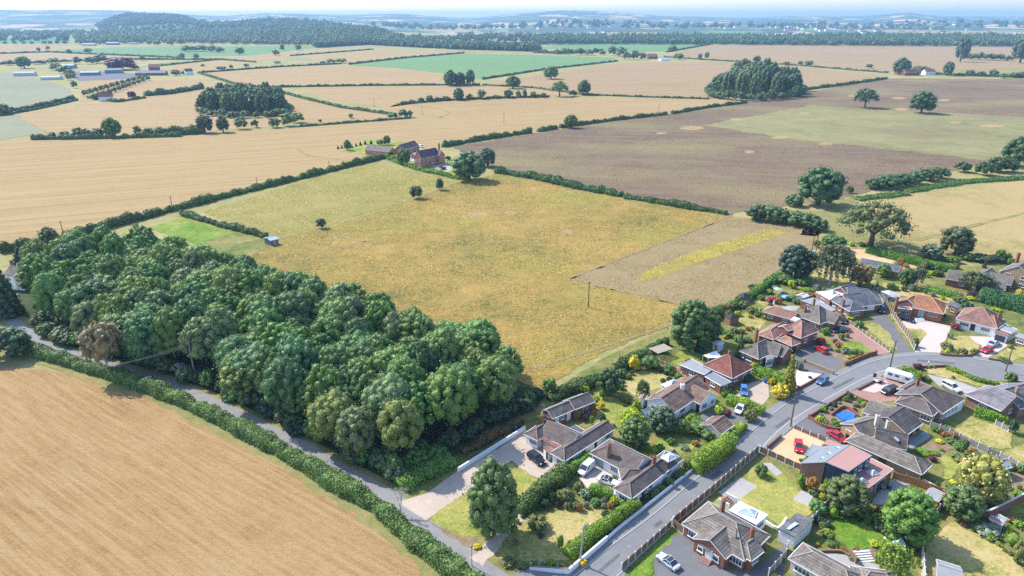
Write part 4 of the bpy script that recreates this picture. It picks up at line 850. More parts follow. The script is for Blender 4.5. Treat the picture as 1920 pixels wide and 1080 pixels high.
T_RED = tile('red_clay_tiles', (.23, .085, .065), .28, .28, .022, .6); T_PINK = tile('pink_clay_tiles', (.32, .17, .13), .28, .28, .022, .65); T_SLATE = tile('slate_tiles', (.135, .145, .165), .34, .5, .03, .6); T_ORNG = tile('orange_clay_tiles', (.38, .17, .09), .30, .30, .03, .6)
T_GREY = tile('grey_concrete_tiles', (.205, .175, .15), .50, 4, .07, .5, (.32, .3, .25)); T_CHAR = tile('charcoal_tiles', (.105, .09, .09), .55, 4, .07, .5, (.2, .18, .15)); T_MAUVE = tile('mauve_grey_tiles', (.20, .18, .20), .5, 4, .07, .6); T_RBRN = tile('red_brown_tiles', (.27, .145, .115), .30, .30, .025, .6, (.3, .2, .15))
FELT = flat('grey_flat_felt', (.28, .285, .30), var=.2, sc=.8); DFELT = flat('dark_flat_felt', (.105, .10, .105), var=.2, sc=.8); WROOF = flat('white_flat_roof', (.60, .61, .62), var=.1, sc=.6); PINKR = flat('pink_membrane_roof', (.40, .225, .20), var=.08, sc=.5); BLUEGREY = flat('blue_grey_slates', (.20, .225, .25), var=.1)
TEAL = flat('teal_door', (.16, .36, .36), .5); WDOOR = flat('white_door', (.74, .76, .78), .4); BDOOR = flat('dark_door', (.05, .03, .03), .4)
WOODF = flat('fence_timber', (.24, .15, .09), var=.35, sc=1.2); WOODO = flat('orange_timber', (.42, .22, .09), var=.2, sc=1.2); WOODG = flat('grey_timber', (.30, .29, .27), var=.25, sc=1.2); CONC = flat('concrete', (.66, .65, .63), var=.12)
POLEW = flat('pole_timber', (.16, .12, .085), var=.2)
m, n, b = newmat('window_glass'); b.inputs['Base Color'].default_value = (.035, .045, .055, 1); b.inputs['Roughness'].default_value = .06; b.inputs['Specular IOR Level'].default_value = .7; GLASS = m
m, n, b = newmat('pale_roof_glass'); b.inputs['Base Color'].default_value = (.42, .52, .58, 1); b.inputs['Roughness'].default_value = .12; b.inputs['Specular IOR Level'].default_value = .6; PGLASS = m
CAMXY = Vector((0, 0))
_wm = {}
def window_mesh(w_, h_, nm, mat):
    k = (round(w_, 1), h_, nm, mat.name)
    if k not in _wm:
        w_ = k[0]; mb = MB(); t = .09
        for x in (-w_/2+t/2, w_/2-t/2): mb.box((x, 0, h_/2), (t, .1, h_))
        for z in (t/2, h_-t/2): mb.box((0, 0, z), (w_-2*t, .1, t))
        for i in range(1, nm): mb.box((-w_/2+w_*i/nm, 0, h_/2), (t*.8, .09, h_-2*t))
        if h_ > 1.05: mb.box((0, 0, h_*.72), (w_-2*t, .07, t*.6))
        sl_ = MB(); sl_.box((0, .06, -.035), (w_+.15, .2, .07)); g = MB(); g.box((0, -.01, h_/2), (w_-.1, .04, h_-.1))
        _wm[k] = (mb.mesh('window_frame', [mat]), g.mesh('window_pane', [GLASS]), sl_.mesh('window_sill', [mat]))
    return _wm[k]
def slab(mb, tops, th, uvs=None):
    """roof shell: top polygons, skirt round the outer edge, underside"""
    V = []; idx = {}
    def vi(p):
        k = (round(p[0], 3), round(p[1], 3), round(p[2], 3))
        if k not in idx: idx[k] = len(V); V.append(Vector(p))
        return idx[k]
    F = [[vi(p) for p in t] for t in tops]; n = len(V); E = {}
    for f in F:
        for a, b in zip(f, f[1:]+f[:1]): E[(a, b)] = E.get((a, b), 0)+1
    allv = V+[v-Vector((0, 0, th)) for v in V]; faces = [tuple(f) for f in F]
    for (a, b) in E:
        if (b, a) not in E: faces.append((b, a, a+n, b+n))
    faces += [tuple(i+n for i in reversed(f)) for f in F]; return allv, faces
class House:
    def __init__(s, label, name, wall, roof, at, he=2.5, cat='house', frame=None, door=None, two=False):
        p = P(*at); s.root = empty(name, (p.x, p.y, 0)); s.o = Vector((p.x, p.y, 0)); tag(s.root, label, cat); s.wall, s.roof, s.he = wall, roof, he
        s.blocks = []; s.frame = frame or UPVC; s.segs = []; s.doormat = door; s.two = two
        lm('the '+label.split(' with ')[0].split(' beside ')[0].split(' behind ')[0].split(' at ')[0].split(' facing ')[0], p)
    def part(s, name, me, parent=None): return link(name, me, parent or s.root)
    def ob(s, mbx, name, mats, parent=None, smooth=False):
        return s.part(name, mbx.mesh(name, mats, smooth), parent)
    def rect(s, c, a, Ln, W, ends, he, pitch, roof, wall, over=.35, base=0.0, win=True):
        b = Vector((-a.y, a.x)); hw, hl = W/2, Ln/2; tp = math.tan(pitch); rise = hw*tp
        g = lambda x, y, z: Vector((c.x+a.x*x+b.x*y-s.o.x, c.y+a.y*x+b.y*y-s.o.y, z))
        i0 = min(hw, hl-.05) if ends[0] == 'h' else 0; i1 = min(hw, hl-.05) if ends[1] == 'h' else 0
        if i0 and i1 and i0+i1 > Ln-.2: k = (Ln-.2)/(i0+i1); i0 *= k; i1 *= k
        e = [g(-hl, -hw, he), g(hl, -hw, he), g(hl, hw, he), g(-hl, hw, he)]; r0, r1 = g(-hl+i0, 0, he+rise), g(hl-i1, 0, he+rise)
        tops = [[e[0], e[1], r1, r0], [e[2], e[3], r0, r1]]
        if i1: tops.append([e[1], e[2], r1])
        if i0: tops.append([e[3], e[0], r0])
        V, F = slab(None, tops, .16); uv = []
        for f in F:
            p = [V[i] for i in f]; nrm = (p[1]-p[0]).cross(p[2]-p[0]); nrm.normalize(); u = Vector((0, 0, 1)).cross(nrm); u = u.normalized() if u.length > .01 else Vector((1, 0, 0)); v = nrm.cross(u)
            uv += [(q.dot(u), q.dot(v)) for q in p]
        ro = s.part('roof', mesh('roof', V, F, [roof], uv=uv))
        rt = MB(); up = Vector((0, 0, .02)); rr = .12
        if (r1-r0).length > .3: rt.tube([r0+up, r1+up], rr, 6)
        if i1: rt.tube([e[1]+up, r1+up], rr*.9, 6); rt.tube([e[2]+up, r1+up], rr*.9, 6)
        if i0: rt.tube([e[0]+up, r0+up], rr*.9, 6); rt.tube([e[3]+up, r0+up], rr*.9, 6)
        s.ob(rt, 'ridge_tiles', [ridge_of(roof)], ro)
        fb = MB()
        for (p, q, on) in ((e[0], e[1], 1), (e[2], e[3], 1), (e[1], e[2], i1), (e[3], e[0], i0)):
            if on:
                m_ = (p+q)/2; d = q-p; nn = Vector((d.y, -d.x, 0)).normalized(); fb.box((m_.x+nn.x*.05, m_.y+nn.y*.05, he-.09), (d.length, .1, .17), math.atan2(d.y, d.x))
            else:
                ap = (r1 if (p-e[1]).length < .01 else r0); d = q-p; nn = Vector((d.y, -d.x, 0)).normalized()*.03
                for z_ in (p, q):
                    A_, B_2 = z_+nn-Vector((0, 0, .10)), ap+nn-Vector((0, 0, .10)); w2 = Vector((0, 0, .1)); t2 = nn*1.2
                    fb.add([A_-w2, B_2-w2, B_2+w2*.8, A_+w2*.8, A_-w2+t2, B_2-w2+t2, B_2+w2*.8+t2, A_+w2*.8+t2], [(0, 1, 2, 3), (7, 6, 5, 4), (0, 4, 5, 1), (1, 5, 6, 2), (2, 6, 7, 3), (3, 7, 4, 0)])
        s.ob(fb, 'fascia', [FASC], ro)
        oa0 = over if i0 else .14; oa1 = over if i1 else .14; wy = hw-over; x0, x1 = -hl+oa0, hl-oa1; zt = he-.18+over*tp*.6
        q = [g(x0, -wy, base), g(x1, -wy, base), g(x1, wy, base), g(x0, wy, base)]; t = [Vector((p.x, p.y, zt)) for p in q]; Vw = q+t; Fw = [(0, 1, 5, 4), (2, 3, 7, 6)]
        za = he+rise-.2
        if i1: Fw.append((1, 2, 6, 5))
        else: Vw.append(g(x1, 0, za)); Fw.append((1, 2, 6, len(Vw)-1, 5))
        if i0: Fw.append((3, 0, 4, 7))
        else: Vw.append(g(x0, 0, za)); Fw.append((3, 0, 4, len(Vw)-1, 7))
        s.part('wall', mesh('wall', Vw, Fw, [wall]))
        W4 = [Vector((p.x+s.o.x, p.y+s.o.y)) for p in q]; s.blocks.append(W4)
        if win:
            for i in range(4): s.segs.append((W4[i], W4[(i+1) % 4], len(s.blocks)-1, he, base))
        return W4
    def E(s, A, B, C, ridge='BC', ends='hh', pitch=32, he=None, roof=None, wall=None, over=.4, win=True):
        he = he or s.he; a, b, c = P(*A, he), P(*B, he), P(*C, he); u = (b-a).xy; lu = u.length; u = u/lu; v = Vector((-u.y, u.x)); lv = (c-b).xy.dot(v)
        ctr = a.xy+u*lu/2+v*lv/2
        if ridge == 'AB': s.rect(ctr, u, lu, abs(lv), ends, he, R(pitch), roof or s.roof, wall or s.wall, over, win=win)
        else: s.rect(ctr, v*(1 if lv > 0 else -1), abs(lv), lu, ends, he, R(pitch), roof or s.roof, wall or s.wall, over, win=win)
    def F(s, A, B, W, ends='hg', pitch=31, he=None, roof=None, wall=None, over=.4):
        he = he or s.he; a, b = P(*A, he).xy, P(*B, he).xy; u = (b-a); ln = u.length; u = u/ln; n_ = Vector((-u.y, u.x))
        if n_.y < 0: n_ = -n_
        s.rect((a+b)/2+n_*W/2, u, ln, W, ends, he, R(pitch), roof or s.roof, wall or s.wall, over)
    def G(s, p, q, W, hr, ends='gg', he=None, roof=None, wall=None, over=.35, win=True):
        he = he or s.he; a, b = P(*p, hr).xy, P(*q, hr).xy; u = (b-a); ln = u.length; u = u/ln
        e0 = W/2 if ends[0] == 'h' else 0; e1 = W/2 if ends[1] == 'h' else 0; a2 = a-u*e0; b2 = b+u*e1
        s.rect((a2+b2)/2, u, (b2-a2).length, W, ends, he, math.atan((hr-he)/(W/2)), roof or s.roof, wall or s.wall, over, win=win)
    def Q(s, pts, roof, wall=None, th=.22, win=True, name='flat_roof', edge=None, base=0.0):
        """roof over any ring of (px, py, z) eaves points, walls dropped to the ground"""
        V3 = [P(p[0], p[1], p[2])-s.o for p in pts]; n = len(V3)
        ar = sum(V3[i].x*V3[(i+1) % n].y-V3[(i+1) % n].x*V3[i].y for i in range(n))
        if ar < 0: V3 = V3[::-1]
        V, F = slab(None, [V3], th); uv = []
        d = (V3[1]-V3[0]).normalized(); b2 = Vector((-d.y, d.x, 0))
        for f in F: uv += [(V[i].dot(d), V[i].dot(b2)) for i in f]
        ro = s.part(name, mesh(name, V, F, [roof], uv=uv))
        if edge:
            eb = MB()
            for p, q in zip(V3, V3[1:]+V3[:1]): eb.tube([p+Vector((0, 0, -.04)), q+Vector((0, 0, -.04))], .10, 4)
            s.ob(eb, 'roof_edge', [edge], ro)
        if wall:
            c = sum(V3, Vector())/n; W3 = []
            for p in V3: dd = (c-p); dd.z = 0; W3.append(p+dd.normalized()*.28)
            Vw = [Vector((p.x, p.y, base)) for p in W3]+[p-Vector((0, 0, th-.02)) for p in W3]; s.part('wall', mesh('wall', Vw, [(i, (i+1) % n, n+(i+1) % n, n+i) for i in range(n)], [wall]))
            W2 = [(p+s.o).xy for p in W3]; s.blocks.append(W2)
            if win:
                for i in range(n): s.segs.append((W2[i], W2[(i+1) % n], len(s.blocks)-1, min(V3[i].z, V3[(i+1) % n].z), base))
        return ro
    def chim(s, px, py, z, mat=None, sz=(.75, .75), ht=2.0, pots=1, ref=None):
        p = (P(*ref[:2], ref[2]) if ref else P(px, py, z))-s.o; mb = MB(); lo = max(.5, z-ht-2.2); mb.box((p.x, p.y, (z+lo)/2), (sz[0], sz[1], z-lo)); mb.box((p.x, p.y, z-.12), (sz[0]+.14, sz[1]+.14, .14))
        o = s.ob(mb, 'chimney', [mat or BR_RED]); 
        for i in range(pots):
            t = MB(); t.tube([(p.x+(i-(pots-1)/2)*.35, p.y, z-.05), (p.x+(i-(pots-1)/2)*.35, p.y, z+.4)], [.13, .10], 8); s.ob(t, 'chimney_pot', [T_ORNG], o)
    def lantern(s, px, py, z, w_=2.0, d=1.6, rot=0, name='roof_lantern', h=.55):
        p = P(px, py, z)-s.o; mb = MB(); mb.box((p.x, p.y, z+.08), (w_, d, .2), rot); o = s.ob(mb, name, [UPVC]); g = MB(); g.box((p.x, p.y, z+.18+h/2), (w_*.94, d*.94, h), rot, top=.25); s.ob(g, 'pane', [PGLASS], o)
        ca, sa = math.cos(rot), math.sin(rot); bars = MB()
        for x, y in ((-1, -1), (1, -1), (1, 1), (-1, 1)):
            X, Y = x*w_*.47, y*d*.47; bars.tube([(p.x+X*ca-Y*sa, p.y+X*sa+Y*ca, z+.2), (p.x+(X*ca-Y*sa)*.25, p.y+(X*sa+Y*ca)*.25, z+.2+h)], .05, 5)
        s.ob(bars, 'glazing_bars', [UPVC], o)
    def rooflight(s, px, py, z, w_=.8, l=1.1, slope=None, rot=0):
        p = P(px, py, z)-s.o; mb = MB(); mb.box((0, 0, 0), (w_, l, .16)); o = s.ob(mb, 'rooflight', [LEAD]); o.location = p; o.rotation_euler = (slope or 0, 0, rot); g = MB(); g.box((0, 0, .09), (w_*.84, l*.86, .03)); s.ob(g, 'pane', [PGLASS], o)
    def opening(s, kind, px, py, w_, h_, z=0.0, mat=None, nm=3):
        """a door, garage door or window set on the wall nearest to this pixel"""
        p = P(px, py, z+h_/2).xy; best = None
        for i, W4 in enumerate(s.blocks):
            for a, b in zip(W4, W4[1:]+W4[:1]):
                d = (b-a); ln = d.length; d = d/ln; t = max(0, min(ln, (p-a).dot(d))); q = a+d*t; nn = Vector((d.y, -d.x))
                if nn.dot(CAMXY-q) < 0: continue
                t2 = max(w_/2+.1, min(ln-w_/2-.1, t)) if ln > w_+.2 else ln/2; q = a+d*t2; ds = (p-q).length
                if best is None or ds < best[0]: best = (ds, q, nn, i)
        ds, q, nn, i = best; s.put(kind, q, nn, w_, h_, z, mat, nm); s.taken = getattr(s, 'taken', [])+[(q, w_)]
    def put(s, kind, q, nn, w_, h_, z, mat=None, nm=3):
        rot = math.atan2(nn.x, -nn.y)+math.pi; loc = Vector((q.x-s.o.x+nn.x*.035, q.y-s.o.y+nn.y*.035, z))
        if kind == 'window':
            f, g, sl_ = window_mesh(w_, h_, nm, mat or s.frame); o = link('window', f, s.root, None, loc, rot); link('pane', g, o); link('sill', sl_, o)
        else:
            mb = MB(); mb.box((0, 0, h_/2), (w_, .07, h_)); 
            for k in range(4 if kind == 'garage_door' else 0): mb.box((0, .04, h_*(k+.5)/4), (w_*.96, .02, h_/4*.86))
            o = s.ob(mb, kind, [mat or WDOOR]); o.location = loc; o.rotation_euler = (0, 0, rot)
            fb = MB(); fb.box((-w_/2-.04, 0, h_/2), (.08, .1, h_+.08)); fb.box((w_/2+.04, 0, h_/2), (.08, .1, h_+.08)); fb.box((0, 0, h_+.04), (w_, .1, .08)); s.ob(fb, 'door_frame', [UPVC], o)
            if kind == 'door': hb = MB(); hb.box((w_*.38, .06, h_*.48), (.06, .05, .16)); s.ob(hb, 'handle', [LEAD], o)
    def finish(s, gap=3.4, ww=(1.2, 2.0), doors=1):
        rg = random.Random(int(s.o.x*7+s.o.y*13)); taken = getattr(s, 'taken', []); nd = doors
        for a, b, bi, he, base in sorted(s.segs, key=lambda t: -(t[1]-t[0]).length):
            d = b-a; ln = d.length; d = d/ln; nn = Vector((d.y, -d.x)); mid = (a+b)/2
            if nn.dot(CAMXY-mid) < 0 or ln < 1.6: continue
            k = max(1, int(ln/gap))
            for i in range(k):
                q = a+d*ln*(i+.5)/k; w_ = min(ln-.5, rg.uniform(*ww))
                if any(inpoly(*(q+nn*.5), W4) for j, W4 in enumerate(s.blocks) if j != bi): continue
                if any((q-t).length < (w_+tw)/2+.2 for t, tw in taken): continue
                if s.two and he > 4:
                    s.put('window', q, nn, w_, 1.15, 3.5+base, None, 2)
                if he-base < 2.1: continue
                if nd and s.doormat and i == k//2: s.put('door', q, nn, .95, 2.05, base, s.doormat); nd -= 1
                else: s.put('window', q, nn, w_, 1.1, .95+base, None, 3 if w_ > 1.5 else 2)
def ridge_of(roof):
    k = roof.name+'_ridge'
    if k not in MATS:
        src = [x for x in roof.node_tree.nodes if x.type == 'TEX_BRICK']; c = src[0].inputs['Color2'].default_value[:3] if src else (.3, .3, .3)
        flat(k, tuple(min(.6, x*1.25+.03) for x in c), .85)
    return MATS[k]
def simple_shed(label, name, a, b, c, he, rise, wall, roof, cat='shed', door=True, ridge='BC'):
    """small gabled outbuilding from three eave corners"""
    h = House(label, name, wall, roof, a, he, cat); h.E(a, b, c, ridge, 'gg', math.degrees(math.atan(rise)), he, over=.15, win=False)
    if door:
        q, nn = None, None; W4 = h.blocks[0]
        for p, r_ in zip(W4, W4[1:]+W4[:1]):
            d = (r_-p).normalized(); n2 = Vector((d.y, -d.x)); m_ = (p+r_)/2
            if n2.dot(CAMXY-m_) > 0 and (q is None or n2.dot((CAMXY-m_).normalized()) > nn.dot((CAMXY-q).normalized())): q, nn = m_, n2
        h.put('door', q, nn, .8, min(1.8, he-.3), 0, WOODO if wall != WOODO else WOODF)
    return h
# ---------------------------------------------------------------- fences, walls
_pm = {}
def panel_mesh(ln, h, arch, mat, th=.06):
    k = (round(ln, 1), h, arch, mat.name)
    if k not in _pm:
        mb = MB(); n = 6; top = [(-ln/2+ln*i/n, h+(arch*math.sin(math.pi*i/n) if arch else 0)) for i in range(n+1)]
        V = []; 
        for y in (-th/2, th/2):
            V += [(x, y, .18) for x, z in top]+[(x, y, z) for x, z in top]
        m_ = n+1; F = []
        for i in range(n):
            F += [(i, i+1, m_+i+1, m_+i), (2*m_+i+1, 2*m_+i, 3*m_+i, 3*m_+i+1), (m_+i, m_+i+1, 3*m_+i+1, 3*m_+i), (i+1, i, 2*m_+i, 2*m_+i+1)]
        mb.add(V, F); 
        for i in range(int(ln/.3)): mb.box((-ln/2+.15+.3*i, -th/2-.012, .18+(h-.18)/2), (.05, .025, h-.22)); mb.box((-ln/2+.3+.3*i-.01, th/2+.012, .18+(h-.18)/2), (.05, .025, h-.22))
        _pm[k] = mb.mesh('fence_panel', [mat])
    return _pm[k]
def fence(pts, label, h=1.75, mat=None, post=None, arch=.14, span=1.85, board=True):
    W = [P(*p) for p in pts]; o0 = W[0]; root = empty('fence', (o0.x, o0.y, 0)); tag(root, label, 'fence'); k = ('post', h, (post or CONC).name)
    if k not in _pm: mb = MB(); mb.box((0, 0, (h+.1)/2), (.17, .17, h+.1)); mb.box((0, 0, h+.12), (.2, .2, .06)); _pm[k] = mb.mesh('fence_post', [post or CONC])
    for a, b in zip(W, W[1:]):
        d = (b-a); n_ = max(1, round(d.length/span)); st_ = d.length/n_; rot = math.atan2(d.y, d.x); u = d.normalized()
        for i in range(n_):
            p = a+u*st_*i-o0; link('post', _pm[k], root, None, (p.x, p.y, 0), rot); c = p+u*st_/2; link('panel', panel_mesh(st_-.1, h-.1, arch, mat or WOODF), root, None, (c.x, c.y, 0), rot)
        if board:
            c = (a+b)/2-o0; mb = MB(); mb.box((c.x, c.y, .09), (d.length-.16, .08, .18), rot); link('gravel_board', mb.mesh('gravel_board', [CONC]), root)
    p = W[-1]-o0; link('post', _pm[k], root, None, (p.x, p.y, 0)); return root
def wall(pts, h, mat, label, th=.24, cap=None, name='garden_wall', piers=0, hs=None):
    W = smoothline([P(*p) for p in pts], 3) if len(pts) > 2 else [P(*p) for p in pts]; o0 = W[0].copy(); A, B = ribbon(W, th/2, -th/2); n_ = len(A); V = []; F = []
    for ring, z in ((A, 0), (B, 0), (A, h), (B, h)):
        V += [(p.x-o0.x, p.y-o0.y, z if z == 0 else (h if hs is None else hs[0]+(hs[1]-hs[0])*i/(n_-1))) for i, p in enumerate(ring)]
    for i in range(n_-1): F += [(i+1, i, 2*n_+i, 2*n_+i+1), (n_+i, n_+i+1, 3*n_+i+1, 3*n_+i), (2*n_+i+1, 2*n_+i, 3*n_+i, 3*n_+i+1)]
    F += [(0, n_, 3*n_, 2*n_), (2*n_-1, n_-1, 3*n_-1, 4*n_-1)]
    root = link(name, mesh(name, V, F, [mat]), None, None, (o0.x, o0.y, 0)); tag(root, label, 'wall')
    A2, B2 = ribbon(W, th/2+.04, -th/2-.04); V = []; zt = [(h if hs is None else hs[0]+(hs[1]-hs[0])*i/(n_-1)) for i in range(n_)]
    for ring, dz in ((A2, .004), (B2, .004), (A2, .07), (B2, .07)): V += [(p.x-o0.x, p.y-o0.y, zt[i]+dz) for i, p in enumerate(ring)]
    link('coping', mesh('coping', V, F+[(i, i+1, n_+i+1, n_+i) for i in range(n_-1)], [cap or mat]), root)
    if piers:
        for p in (W[0], W[-1]): mb = MB(); mb.box((p.x-o0.x, p.y-o0.y, (h+.25)/2), (.42, .42, h+.25)); mb.box((p.x-o0.x, p.y-o0.y, h+.29), (.5, .5, .08)); link('pier', mb.mesh('pier', [mat]), root)
    return root
# ---------------------------------------------------------------- vehicles
def carpaint(name):
    m, n, b = newmat(name); oi = N(n, "ShaderNodeObjectInfo"); L(n, oi.outputs['Color'], b.inputs['Base Color']); b.inputs['Roughness'].default_value = .28; b.inputs['Coat Weight'].default_value = .5; b.inputs['Metallic'].default_value = .15; return m
PAINT = carpaint('car_paint'); RUBBER = flat('tyre_rubber', (.025, .025, .027)); ALLOY = flat('alloy_rim', (.45, .45, .47), .35, .6); LAMP = flat('headlight_glass', (.75, .77, .8), .15); TAIL = flat('tail_light_glass', (.35, .02, .02), .2); TRIM = flat('black_trim', (.03, .03, .032), .5); PLATE = flat('number_plate', (.7, .65, .3))
def loft(mb, secs, m=0):
    n = len(secs[0]); V = [p for s_ in secs for p in s_]; F = []
    for i in range(len(secs)-1):
        for k in range(n): F.append((i*n+k, i*n+(k+1) % n, (i+1)*n+(k+1) % n, (i+1)*n+k))
    F += [tuple(range(n-1, -1, -1)), tuple(range((len(secs)-1)*n, len(secs)*n))]; mb.add(V, F, m)
STY = {
 'hatch': dict(L=4.1, W=1.76, H=1.48, belt=.95, hood=.88, cab=(-2.0, 1.0), top=(-1.55, .15)),
 'suv': dict(L=4.6, W=1.9, H=1.66, belt=1.06, hood=1.0, cab=(-2.2, 1.15), top=(-1.85, .35)),
 'saloon': dict(L=4.7, W=1.82, H=1.43, belt=.93, hood=.86, cab=(-1.75, 1.1), top=(-.95, .2)),
 'coupe': dict(L=4.3, W=1.8, H=1.30, belt=.88, hood=.82, cab=(-1.55, .75), top=(-.85, .0)),
 'van': dict(L=4.4, W=1.82, H=1.85, belt=1.08, hood=1.05, cab=(-2.15, 1.25), top=(-2.1, .55)),
}
_cp = {}
def car_parts(st_):
    if st_ in _cp: return _cp[st_]
    d = STY[st_]; hl = d['L']/2; hw = d['W']/2; bz = d['belt']; b = MB(); van = st_ == 'van'
    def sec(x, w_, z0, z1): return [(x, -w_*.9, z0), (x, w_*.9, z0), (x, w_, z0+.25), (x, w_*.985, z1-.12), (x, w_*.9, z1), (x, -w_*.9, z1), (x, -w_*.985, z1-.12), (x, -w_, z0+.25)]
    rear = bz if st_ != 'coupe' else bz-.02
    loft(b, [sec(-hl, hw*.82, .38, rear-.22), sec(-hl+.12, hw*.94, .28, rear-.03), sec(-hl*.55, hw, .22, bz), sec(0, hw, .22, bz), sec(d['cab'][1]-.15, hw, .22, bz-.01), sec(d['cab'][1]+.25, hw*.985, .22, d['hood']), sec(hl-.3, hw*.93, .24, d['hood']-.14), sec(hl-.08, hw*.84, .28, d['hood']-.28), sec(hl, hw*.72, .34, d['hood']-.36)])
    x0, x1 = d['cab']; t0, t1 = d['top']; H = d['H']; tw = hw*.76; lw = hw*.93
    tp = [(t0, -tw), (t1, -tw), (t1, tw), (t0, tw)]; lo = [(x0, -lw), (x1, -lw), (x1, lw), (x0, lw)]
    b.prism([(t0-.05, -tw-.02), (t1+.05, -tw-.02), (t1+.05, tw+.02), (t0-.05, tw+.02)], H-.03, H+.025)
    for (p, q) in zip(lo, tp): b.tube([(p[0], p[1], bz-.02), (q[0], q[1], H)], .055, 5)
    for k in ((.45,) if not van else (.78,)):
        for sgn in (-1, 1): b.tube([(x0+(x1-x0)*k, sgn*lw, bz), (t0+(t1-t0)*k, sgn*tw, H)], .045, 5)
    if van:
        kx = .62; b.add([(x0, -lw, bz-.02), (x0+(x1-x0)*kx, -lw, bz-.02), (x0+(x1-x0)*kx, lw, bz-.02), (x0, lw, bz-.02), (t0, -tw, H), (t0+(t1-t0)*kx*1.1, -tw, H), (t0+(t1-t0)*kx*1.1, tw, H), (t0, tw, H)], [(0, 1, 5, 4), (2, 3, 7, 6), (3, 0, 4, 7), (1, 2, 6, 5)])
    body = b.mesh('car_body', [PAINT]); g = MB()
    gl, gt = .96, .965
    V = [(x*1.0, y*gl, bz-.02) for x, y in lo]+[(x, y*gt, H-.035) for x, y in tp]; g.add(V, [(0, 1, 5, 4), (1, 2, 6, 5), (2, 3, 7, 6), (3, 0, 4, 7), (4, 5, 6, 7)]); glass = g.mesh('car_glass', [GLASS])
    t = MB(); t.tube([(0, -.11, 0), (0, .11, 0)], .33, 14); tyre = t.mesh('tyre', [RUBBER]); r_ = MB(); r_.tube([(0, -.115, 0), (0, .115, 0)], .21, 10); rim = r_.mesh('rim', [ALLOY])
    h = MB(); h.box((0, 0, 0), (.2, .36, .14)); head = h.mesh('headlight', [LAMP]); h = MB(); h.box((0, 0, 0), (.12, .3, .18)); tail = h.mesh('tail_light', [TAIL]); h = MB(); h.box((0, 0, 0), (.05, .52, .12)); plate = h.mesh('number_plate', [PLATE]); h = MB(); h.box((0, 0, 0), (.16, .2, .12)); mir = h.mesh('mirror', [PAINT]); h = MB(); h.box((0, 0, 0), (.1, hw*1.2, .14)); gr = h.mesh('grille', [TRIM])
    _cp[st_] = (d, body, glass, tyre, rim, head, tail, plate, mir, gr); return _cp[st_]
def car(st_, color, at, dirpx, label, glass_roof=False):
    d, body, glass, tyre, rim, head, tail, plate, mir, gr = car_parts(st_); hl, hw = d['L']/2, d['W']/2
    p = P(*at); q = P(at[0]+dirpx[0], at[1]+dirpx[1]); a = math.atan2(q.y-p.y, q.x-p.x); root = empty('van' if st_ == 'van' else 'car', (p.x, p.y, .055), a); tag(root, label, 'van' if st_ == 'van' else 'car')
    link('body', body, root, color); link('windows', glass, root)
    if glass_roof: mb = MB(); mb.box(((d['top'][0]+d['top'][1])/2, 0, d['H']+.04), (d['top'][1]-d['top'][0]-.1, hw*1.4, .03)); link('glass_roof', mb.mesh('glass_roof', [GLASS]), root)
    for x in (-hl*.62, hl*.63):
        for y in (-1, 1): w_ = link('wheel', tyre, root, None, (x, y*(hw-.1), .33)); link('rim', rim, w_, None, (0, y*.012, 0))
    for y in (-1, 1):
        link('headlight', head, root, None, (hl-.17, y*hw*.62, d['hood']-.25)); link('tail_light', tail, root, None, (-hl+.05, y*hw*.68, d['belt']-.22)); link('mirror', mir, root, color, (d['cab'][1]-.35, y*(hw+.06), d['belt']+.08))
    link('number_plate', plate, root, None, (-hl+.0, 0, .55)); link('grille', gr, root, None, (hl-.03, 0, .42)); lm('the '+label.split(' on ')[0].split(' in ')[0].split(' at ')[0].split(' beside ')[0].split(' under ')[0].split(' outside ')[0], p); return root
# ---------------------------------------------------------------- the village houses
zA, zB, zC, zD, zE, zF, zG, zI, zJ, zK, zL, zN = zm(960, 720), zm(1120, 640), zm(1080, 800), zm(900, 900), zm(1180, 900), zm(1320, 560), zm(1440, 680), zm(1400, 820), zm(1600, 660), zm(1600, 820), zm(1440, 940), zm(1400, 460)
zM, zO, zQ = zm(1700, 920, 6.75), zm(1640, 460, 4.911), zm(600, 200, 4.8)
def q3(z_, pts, z): return [(*z_(*p[:2]), p[2] if len(p) > 2 else z) for p in pts]
# white L shaped bungalow
h = House('white rendered L shaped bungalow with dark tiled roof beside the black car', 'bungalow', WHITE, T_DARK, zA(400, 760), 2.6, door=BDOOR)
h.E(zA(425, 772), zA(592, 868), zA(1195, 522), 'BC', 'hg', 31)
h.E(zA(130, 560), zA(287, 637), zA(470, 560), 'BC', 'hg', 32)
h.G(zA(405, 412), zA(740, 565), 6.2, 4.5, 'gg', 2.6, win=False)
h.Q(q3(zA, [(290, 600), (425, 545), (620, 640), (500, 720, 2.55)], 2.65), T_RBRN, None, .16, name='porch_roof')
h.Q(q3(zA, [(342, 700), (425, 690), (500, 722), (415, 775)], 2.35), T_RBRN, WHITE, .14, False, 'porch_roof')
h.Q(q3(zA, [(640, 492), (715, 458), (828, 525), (762, 565)], 2.5), DFELT, WHITE, edge=FASC)
h.opening('window', *zA(505, 905), 1.9, 1.1, .9, nm=4); h.opening('window', *zA(200, 690), 2.0, 1.1, .9, nm=4); h.opening('door', *zA(390, 850), .95, 2.0, 0, TRIM)
h.chim(*zA(348, 345), 4.6, BR_RED, (.6, .6), 2.6); h.finish()
